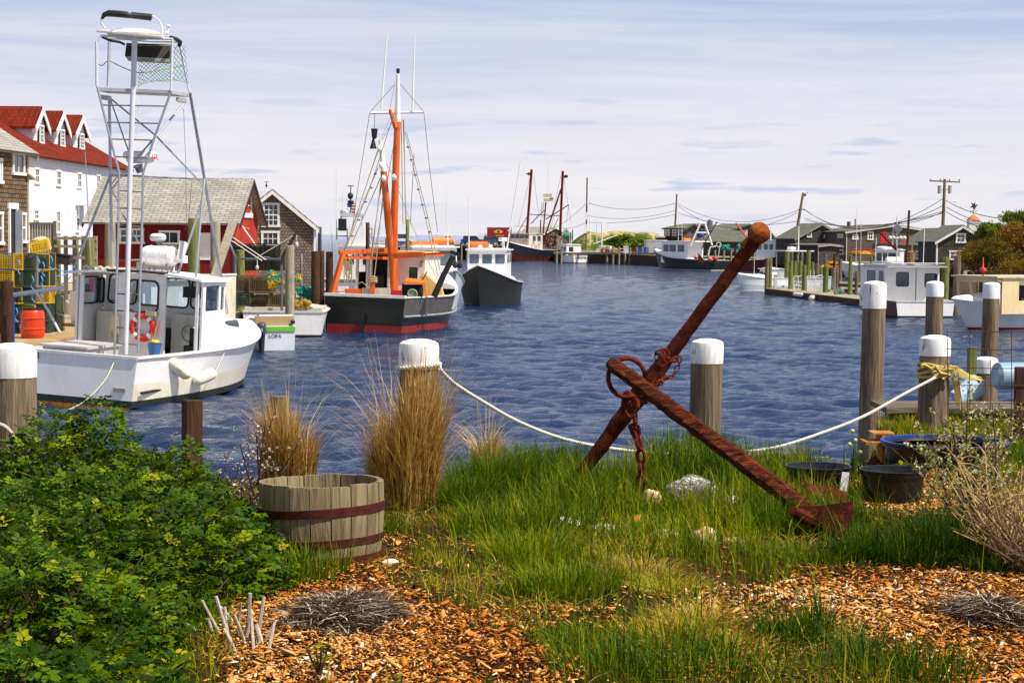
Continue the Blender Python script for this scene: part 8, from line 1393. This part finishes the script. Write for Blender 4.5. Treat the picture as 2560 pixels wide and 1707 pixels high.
q = MB(); q.box((1.6, -1.45, 2.2), (7.85, 1.45, 2.27)); rf = T.part('roof', q, paint('tan_roof', 'd8cca8'), wh); add(T, 'radar', WHITE, ('lathe', (4.6, .7, 2.3), [(.26, 0), (.28, .04), (.28, .2), (.001, .22)], 18), parent=rf)
q = MB(); q.lathe(at(2457, 690, 77), [(.02, 0), (.05, .1), (.14, .2), (.13, .32), (.05, .34), (.035, .36), (.02, .75), (.001, .76)], 12); T.part('striped_float', q, paint('float_redwhite', 'e04030', .5, .5, 'ffffff', 2), rf, world=True); add(T, 'inner_wall', paint('brown_inside', '54402c'), ('box', (2.6, -.9, .5), (3.6, .2, 1.3))); add(T, 'instrument', BLACK, ('ell', (5.6, .2, 1.3), (.14, .14, .14), 8, 6))
# ---- white moored boat in the middle distance
T = workboat('lobster_boat', 'small white lobster boat moored in front of the grey waterside buildings', 'bow', 2112, 188, -68, 8.4, 2.8, 2.4, 1.2, 1.2, 1.75, (BLACK, BLACK, GREYW, WHITE), dict(x0=2.2, x1=4.6, hw=1.0, z=2.9, side=[(2.5, 1.9, 3.3, 2.6), (3.5, 1.9, 4.4, 2.6)], front=3), deckz=.6)
add(T, 'radar', WHITE, ('lathe', (3.5, 0, 3.0), [(.2, 0), (.3, .05), (.28, .2), (.001, .22)], 14), parent=T.rf); whip(T, 3, .6, 3, 3, .03)
T = Thing('outboard_boat', 'white motor boat with a hard top beside the yellow trap heap', 'boat', (X(2040, 175), 175, WATER), R(-150)); H = hull(5.5, 2, 1.8, 1.1, 1.1, 1.4, fore=4.4); hu = T.part('hull', H['side'], [WHITE] * 4); T.part('transom', H['transom'], [WHITE] * 4, hu); T.part('gunwale', H['rail'], RAIL, hu); T.part('deck', H['deck'], RAIL, hu); add(T, 'hard_top', WPAINT, ('box', (1, -1, 2.75), (4.2, 1, 2.85)))
for x_ in (1.3, 3.8):
    for y_ in (-.85, .85): add(T, 'top_post', ALUW, ('cyl', (x_, y_, 1.1), (x_, y_, 2.75), .035))
add(T, 'white_mast', WPAINT, ('tube', [(2.0, 0, 2.8), (2.0, 0, 5.0)], .05, 6)); add(T, 'radar', WHITE, ('lathe', (2.8, 0, 2.85), [(.3, 0), (.4, .1), (.38, .3), (.001, .35)], 14))

# ---- buildings of the far shore
GTR = paint('green_trim', '2c5c44', .7); DCL = clap('dark_weathered_boards', '5a5048', '2c2622', .25, True)
def bh(name, label, a, b, Ya, Yb, depth, ye, yr, gf, mw, mr, mt, oh=.3, wins=(), rw=(), z0=-1.1, Yr=None, fw=.12, cat='building'):
    H = gable_house(name, label, (X(a, Ya), Ya), (X(b, Yb), Yb), depth, z0, Zp(b, ye, Yb), Zp(b, yr, Yb if gf else (Yr or Yb)), gf, mw, mr, mt, oh)
    for w_ in wins: window(H, H.W, *w_[:4], fw=fw, **(w_[4] if len(w_) > 4 else {}))
    for w_ in rw: window(H, H.Wr, *w_[:4], fw=fw, **(w_[4] if len(w_) > 4 else {}))
    return H
bh('fish_house', 'long grey shingled building with an olive roof and a row of tall white windows', 1661, 1712, 300, 296, 8, 571, 560, False, SH3, DRX, paint('brown_trim', '5c4c40'), rw=((1715, 571, 1724, 582),), wins=((1664, 574, 1674, 590), (1681, 574, 1691, 590), (1697, 574, 1706, 588)))
bh('fish_house', 'grey shingled shed end with a steep roof behind the white frame', 1708, 1762, 294, 294, 7, 578, 561, True, SH2, DRY, paint('brown_trim', '5c4c40'), z0=-1.1)
bh('fish_house', 'low building with an olive roof and dark green trim behind the dark blue boat', 1745, 1848, 284, 278, 7, 604, 578, False, SH3, DRX, GTR, rw=())
H = bh('fish_house', 'upper storey building with a green edged roof and one green framed window', 1757, 1818, 292, 288, 9, 577, 560, False, SH3, DRX, GTR, rw=((1820, 578, 1831, 590, dict(fm=GTR)),)); q = MB(); q.cyl(at(1774, 572, 292), at(1774, 552, 292), .45, n=12); q.cyl(at(1774, 552, 292), at(1774, 549, 292), .25, n=10); H.part('roof_ventilator', q, STEEL, world=True)
bh('fish_house', 'small gabled shed between the anchor head and the gabled grey house', 1893, 1940, 262, 262, 6, 598, 570, True, SH2, DRY, GTR)
H = bh('gabled_house', 'grey shingled house with an olive roof below the leaning utility pole', 1940, 1990, 229, 222, 6.2, 596, 560, False, SH3, DRX, paint('pale_trim', '9c9488'), rw=((2018, 578, 2029, 594),), Yr=225, oh=.2)
bh('lean_to', 'low flat roofed shed with a small square window before the big building', 1978, 2046, 214, 210, 3, 614, 611, False, SH3, DRX, paint('pale_trim', '9c9488'), wins=((1991, 615, 1999, 623),))
H = bh('boat_shed', 'big two storey grey building with a shallow roof and a red door', 2034, 2116, 226, 216, 11.5, 580, 562, False, DCL, DRX, paint('white_corner', 'c8c0b4'), oh=.25, Yr=218, wins=((2050, 586, 2062, 595), (2095, 585, 2108, 595), (2048, 624, 2072, 637, dict(nx=2, ny=1)), (2084, 624, 2109, 637, dict(nx=2, ny=1))), rw=((2131, 586, 2145, 599), (2169, 579, 2183, 600), (2130, 622, 2147, 636, dict(fm=RED)), (2158, 621, 2177, 634, dict(fm=RED)), (2201, 580, 2216, 609, dict(fm=RED, pane=RED, nx=1, ny=1, name='red_door', sill=False))))
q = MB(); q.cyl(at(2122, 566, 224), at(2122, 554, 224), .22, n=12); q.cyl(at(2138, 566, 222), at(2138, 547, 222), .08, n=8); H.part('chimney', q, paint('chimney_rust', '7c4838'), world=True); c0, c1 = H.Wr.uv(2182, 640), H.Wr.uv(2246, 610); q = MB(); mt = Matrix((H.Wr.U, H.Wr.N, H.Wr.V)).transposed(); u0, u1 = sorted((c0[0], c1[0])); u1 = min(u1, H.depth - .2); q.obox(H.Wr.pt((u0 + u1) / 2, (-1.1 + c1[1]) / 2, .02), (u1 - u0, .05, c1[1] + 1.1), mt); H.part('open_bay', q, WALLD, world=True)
bh('waterside_house', 'grey shingled house with an olive roof right of the big grey building', 2246, 2304, 196, 188, 5.5, 613, 572, False, DCL, DRX, WPAINT, Yr=190, oh=.15, wins=((2252, 627, 2262, 640), (2272, 626, 2286, 645), (2290, 627, 2301, 648)), rw=((2336, 588, 2353, 606), (2326, 627, 2342, 650)))
H = bh('shingled_cottage', 'dark shingled cottage with a white cupola and a weathervane', 2343, 2470, 150, 150, 7, 604, 566, True, SH3, DRY, WPAINT, oh=.2, wins=((2390, 583, 2414, 608), (2373, 626, 2402, 650)))
cz = at(2433, 575, 153); q = MB(); s_ = 13 / F * 153; q.box((cz.x - s_, 153 - s_, cz.z - .3), (cz.x + s_, 153 + s_, Zp(2433, 551, 153))); q.box((cz.x - s_ - .05, 153 - s_ - .05, Zp(2433, 557, 153)), (cz.x + s_ + .05, 153 + s_ + .05, Zp(2433, 555.5, 153))); cu_ = H.part('cupola', q, WPAINT, world=True); q = MB(); zt = Zp(2433, 551, 153); q.add([(cz.x - s_ - .08, 153 - s_ - .08, zt), (cz.x + s_ + .08, 153 - s_ - .08, zt), (cz.x + s_ + .08, 153 + s_ + .08, zt), (cz.x - s_ - .08, 153 + s_ + .08, zt), (cz.x, 153, Zp(2433, 535, 153))], [(0, 3, 2, 1), (0, 1, 4), (1, 2, 4), (2, 3, 4), (3, 0, 4)]); H.part('cupola_roof', q, paint('orange_roof', 'd86830', .6), cu_, world=True)
q = MB(); q.tube([at(2433, 537, 153), at(2434, 512, 153)], .025, 5); q.tube([at(2425, 528, 153), at(2443, 528, 153)], .02, 5); q.prism([(-.30, -.1), (-.1, .05), (-.2, .3), (0, .18), (.12, .32), (.14, .1), (.34, .15), (.16, -.1), (.1, -.3), (0, -.12)], at(2434, 516, 153), (1, 0, 0), (0, 0, 1), (0, 1, 0), .05); H.part('weathervane', q, plain('vane_dark', '3c2c24', .7), cu_, world=True)
H = bh('pavilion', 'pale roofed building partly hidden behind the rusty trawler', 1292, 1350, 372, 368, 8, 588, 568, False, SH2, GRX, WPAINT, oh=.5); q = MB(); q.box((X(1284, 366), 366, Zp(1284, 586, 366)), (X(1322, 366), 370, Zp(1284, 580, 366))); q.box((X(1284, 366), 366, Zp(1284, 566, 366)), (X(1322, 366), 370, Zp(1284, 564, 366)))
for k in range(6): q.box((X(1284 + k * 7.4, 366), 366, Zp(1284, 582, 366)), (X(1285 + k * 7.4, 366), 366.2, Zp(1284, 565, 366)))
H.part('upper_deck', q, WPAINT, world=True)
bh('small_shed', 'small shed with a white trimmed gable behind the green net reel', 1404, 1428, 362, 362, 5, 588, 572, True, SH2, GRY, WPAINT, oh=.3)
T = Thing('hut', 'tiny tan hut in front of the dunes beside the white container', 'hut', (X(1651, 298), 298, -1)); q = MB(); q.box((X(1642, 297), 297, -1), (X(1662, 297), 300, Zp(1650, 594, 297))); T.part('wall', q, SH3, world=True); q = MB(); q.box((X(1640, 296.7), 296.7, Zp(1650, 594, 297)), (X(1663, 296.7), 300.3, Zp(1650, 590, 297))); T.part('roof', q, paint('tan_roof', 'd8cca8'), world=True)

# ---- utility poles and wires
def upole(px, yt, yb, Y, lean_px, label, arm=True, tf=False, r_=.16):
    T = Thing('utility_pole', label, 'utility pole', tuple(at(px - lean_px, yb, Y)), world=True); q = MB(); q.cyl(at(px - lean_px, yb, Y), at(px, yt, Y), r_, r_ * .75, 10); T.part('pole', q, PW)
    if arm: q = MB(); k = 38 / 4800 * 165 if tf else .8; p = at(px, yt + 6, Y); q.beam(p + Vector((-k, 0, .05)), p + Vector((k, 0, -.05)), .12, .12); [q.cyl(p + Vector((k * s_, 0, 0)), p + Vector((k * s_, 0, .22)), .05, n=6) for s_ in (-.95, -.3, .3, .95)]; T.part('crossarm', q, PW)
    if tf:
        for s_ in (-1, 1): q = MB(); p = at(px + s_ * 13, yt + 26, Y); q.cyl(p + Vector((0, 0, -.35)), p + Vector((0, 0, .35)), .17, n=12); q.cyl(p, p + Vector((-s_ * .4, 0, 0)), .05, n=6); T.part('transformer', q, paint('transformer_grey', 'b0aca4'))
    return T
U1 = upole(1468, 444, 625, 312, 3, 'tall utility pole with pale boxes left of the dunes', False); q = MB(); q.obox(at(1465, 572, 311.6), (.4, .3, 1.4)); q.obox(at(1473, 508, 311.6), (.7, .2, .2)); q.obox(at(1466, 540, 311.6), (.25, .2, 1.2)); U1.part('junction_box', q, WPAINT)
U2 = upole(1692, 485, 566, 300, 4, 'utility pole behind the building with the tall white windows', False); U3 = upole(2008, 482, 566, 250, 14, 'leaning utility pole above the gabled grey house', False, r_=.2); q = MB(); q.obox(at(2004, 524, 250), (.9, .12, .12)); U3.part('crossarm', q, PD); q = MB(); q.obox(at(2012, 488, 250), (.3, .2, .3)); q.tube([at(2013, 485, 250), at(2021, 480, 250)], .04, 5); U3.part('bracket', q, PD)
U4 = upole(2362, 448, 600, 166, 6, 'utility pole with a wide crossarm and two grey transformers above the cottage', True, True); q = MB(); q.tube([at(2362, 504, 166), at(2376, 502, 166), at(2390, 504, 166)], [.03, .03, .09], 6); U4.part('street_light', q, WPAINT)
def wire_(name, a, b, s_, label, extra=()): q = MB(); q.tube(sag(at(*a), at(*b), s_, 22), .03, 4); single(name, q, plain('cable_dark', '3a3a40', .7), label, 'cable')
W_ = [((1471, 508, 311), (1690, 508, 300), 1.0), ((1471, 540, 311), (1690, 526, 300), .8), ((1471, 556, 311), (1688, 536, 300), .5), ((1694, 509, 300), (2002, 523, 250), 2.2), ((1694, 514, 300), (2002, 527, 250), 2.9), ((1696, 532, 300), (2000, 552, 250), 1.2), ((2010, 522, 250), (2356, 498, 166), 2.6), ((2010, 545, 250), (2358, 528, 166), 1.2), ((2010, 524, 250), (2356, 515, 166), 2.2), ((2012, 550, 250), (2358, 533, 166), 1.0), ((2366, 502, 166), (2600, 545, 120), .6), ((2366, 530, 166), (2600, 580, 120), .6), ((2366, 518, 166), (2600, 565, 120), .6), ((1330, 590, 330), (1466, 508, 311), 1.0), ((1400, 570, 335), (1466, 556, 311), .4), ((2230, 560, 200), (2358, 530, 166), .3)]
wn = ['top', 'middle', 'low', 'upper', 'second', 'bottom', 'heavy upper', 'heavy lower', 'slack middle', 'lowest', 'upper', 'lower', 'middle', 'steep', 'short', 'thin']
for i, (a, b, s_) in enumerate(W_):
    sp_ = 'between the first and second utility poles' if i < 3 else 'above the green trimmed buildings' if i < 6 else 'between the leaning pole and the transformer pole' if i < 10 else 'running right from the transformer pole' if i < 13 else 'running from the trawler side to the first pole' if i < 15 else 'rising from the boat shed to the transformer pole'
    wire_('power_cable', a, b, s_, f'{wn[i]} sagging cable {sp_}')
# ---- thicket at right
def crown(name, px, py, Y, rw, rh, ry, stops, label, n=9000, sz=.11, seed=1):
    rg_ = np.random.default_rng(seed); c = at(px, py, Y); T = Thing(name, label, 'shrub', (c.x, c.y, -1.0)); nb = 26; bc_ = []
    for k in range(nb): a = rg_.uniform(0, 6.28); u = rg_.random() ** .5; z_ = rg_.uniform(-.5, .95); s_ = math.sqrt(max(0, 1 - max(z_, 0) ** 2)); bc_.append((c.x + math.cos(a) * u * rw * .75 * s_, c.y + math.sin(a) * u * ry * .75 * s_, c.z + z_ * rh * .72, rg_.uniform(.25, .42)))
    P_ = []; tn = []
    for (bx_, by_, bz_, br_) in bc_:
        m = n // nb; d = rg_.normal(size=(m, 3)); d /= np.linalg.norm(d, axis=1)[:, None]; rr = (rg_.random(m) ** .4)[:, None] * rg_.uniform(.8, 1.12, m)[:, None]; P_.append(np.array([bx_, by_, bz_]) + d * rr * np.array([rw, ry, rh]) * br_); tn.append(np.full(m, rg_.normal(0, .16)))
    P_ = np.concatenate(P_); tn = np.concatenate(tn); P_[:, 2] = np.maximum(P_[:, 2], -1.0); m = len(P_); V, Fc = stamp(np.array([(-.5, 0, 0), (0, .4, .06), (.5, 0, 0), (0, -.4, -.06)]), np.array([[0, 1, 2, 3]]), P_ - np.array([c.x, c.y, -1.0]), rot_np(rg_.uniform(0, 6.28, m), rg_.normal(0, .8, m), rg_.normal(0, .8, m)), rg_.uniform(.6, 1.4, m) * sz)
    hgt_ = np.clip((P_[:, 2] - c.z) / rh, -1, 1) * .0; o = bpy.data.objects.new('foliage', mesh_np('foliage', V, Fc, [leaf('thicket_' + stops[0][1] + stops[-1][1], stops, .8, .3, .1)], np.clip(rg_.normal(.5, .17, m) + tn, 0, 1))); COL.objects.link(o); o.parent = T.o; q = MB()
    for k in range(60): b = bc_[k % nb]; e_ = Vector((b[0] + random.uniform(-.5, .5) * rw * .5, b[1] - ry * .2, b[2] + rh * random.uniform(.1, .5))); s0_ = Vector((c.x + random.uniform(-.4, .4) * rw, c.y + random.uniform(-.3, .3) * ry, -1.0)); q.tube([s0_, s0_.lerp(e_, .5) + Vector((random.uniform(-.2, .2), 0, .2)), e_], [.07, .05, .015], 5, False)
    T.part('stems', q, plain('thicket_stem', '7c5c44', .9), world=True); return T
GRN = [(0, '2c4010'), (.5, '5c7418'), (1, '98a030')]; BRN = [(0, '4a2c14'), (.45, '86501c'), (.75, '8c7420'), (1, 'b8883c')]; MIXS = [(0, '26340c'), (.4, '5a5814'), (.7, '8a6420'), (1, 'a0802c')]
crown('thicket_shrub', 2545, 622, 118, 2.2, 2.0, 2.4, BRN, 'tall orange brown budding shrub at the right edge', 15000, .10, 1); crown('thicket_shrub', 2470, 650, 116, 2.1, 1.4, 2.2, MIXS, 'wide olive and brown shrub in front of the cottage', 14000, .10, 2)
crown('thicket_shrub', 2548, 560, 122, 1.5, 1.0, 1.8, GRN, 'fresh green crown at the top of the thicket by the right edge', 9000, .10, 3); crown('thicket_shrub', 2480, 590, 120, 1.3, .9, 1.6, GRN, 'fresh green crown left of the top of the thicket', 8000, .10, 4); crown('thicket_shrub', 2375, 690, 118, 1.0, .8, 1.2, MIXS, 'low dark shrub at the foot of the cottage', 5000, .10, 5); crown('thicket_shrub', 2560, 690, 112, 2.2, 1.2, 2, MIXS, 'dark low shrub behind the cream boat at the right edge', 9000, .10, 6)
crown('thicket_shrub', 1560, 605, 385, 4.5, 1.6, 4, GRN, 'low dark green bush at the foot of the dunes', 5000, .35, 7); crown('thicket_shrub', 1600, 610, 380, 4.0, 1.2, 4, GRN, 'low green bush in front of the dunes near the wharf', 4000, .35, 8)
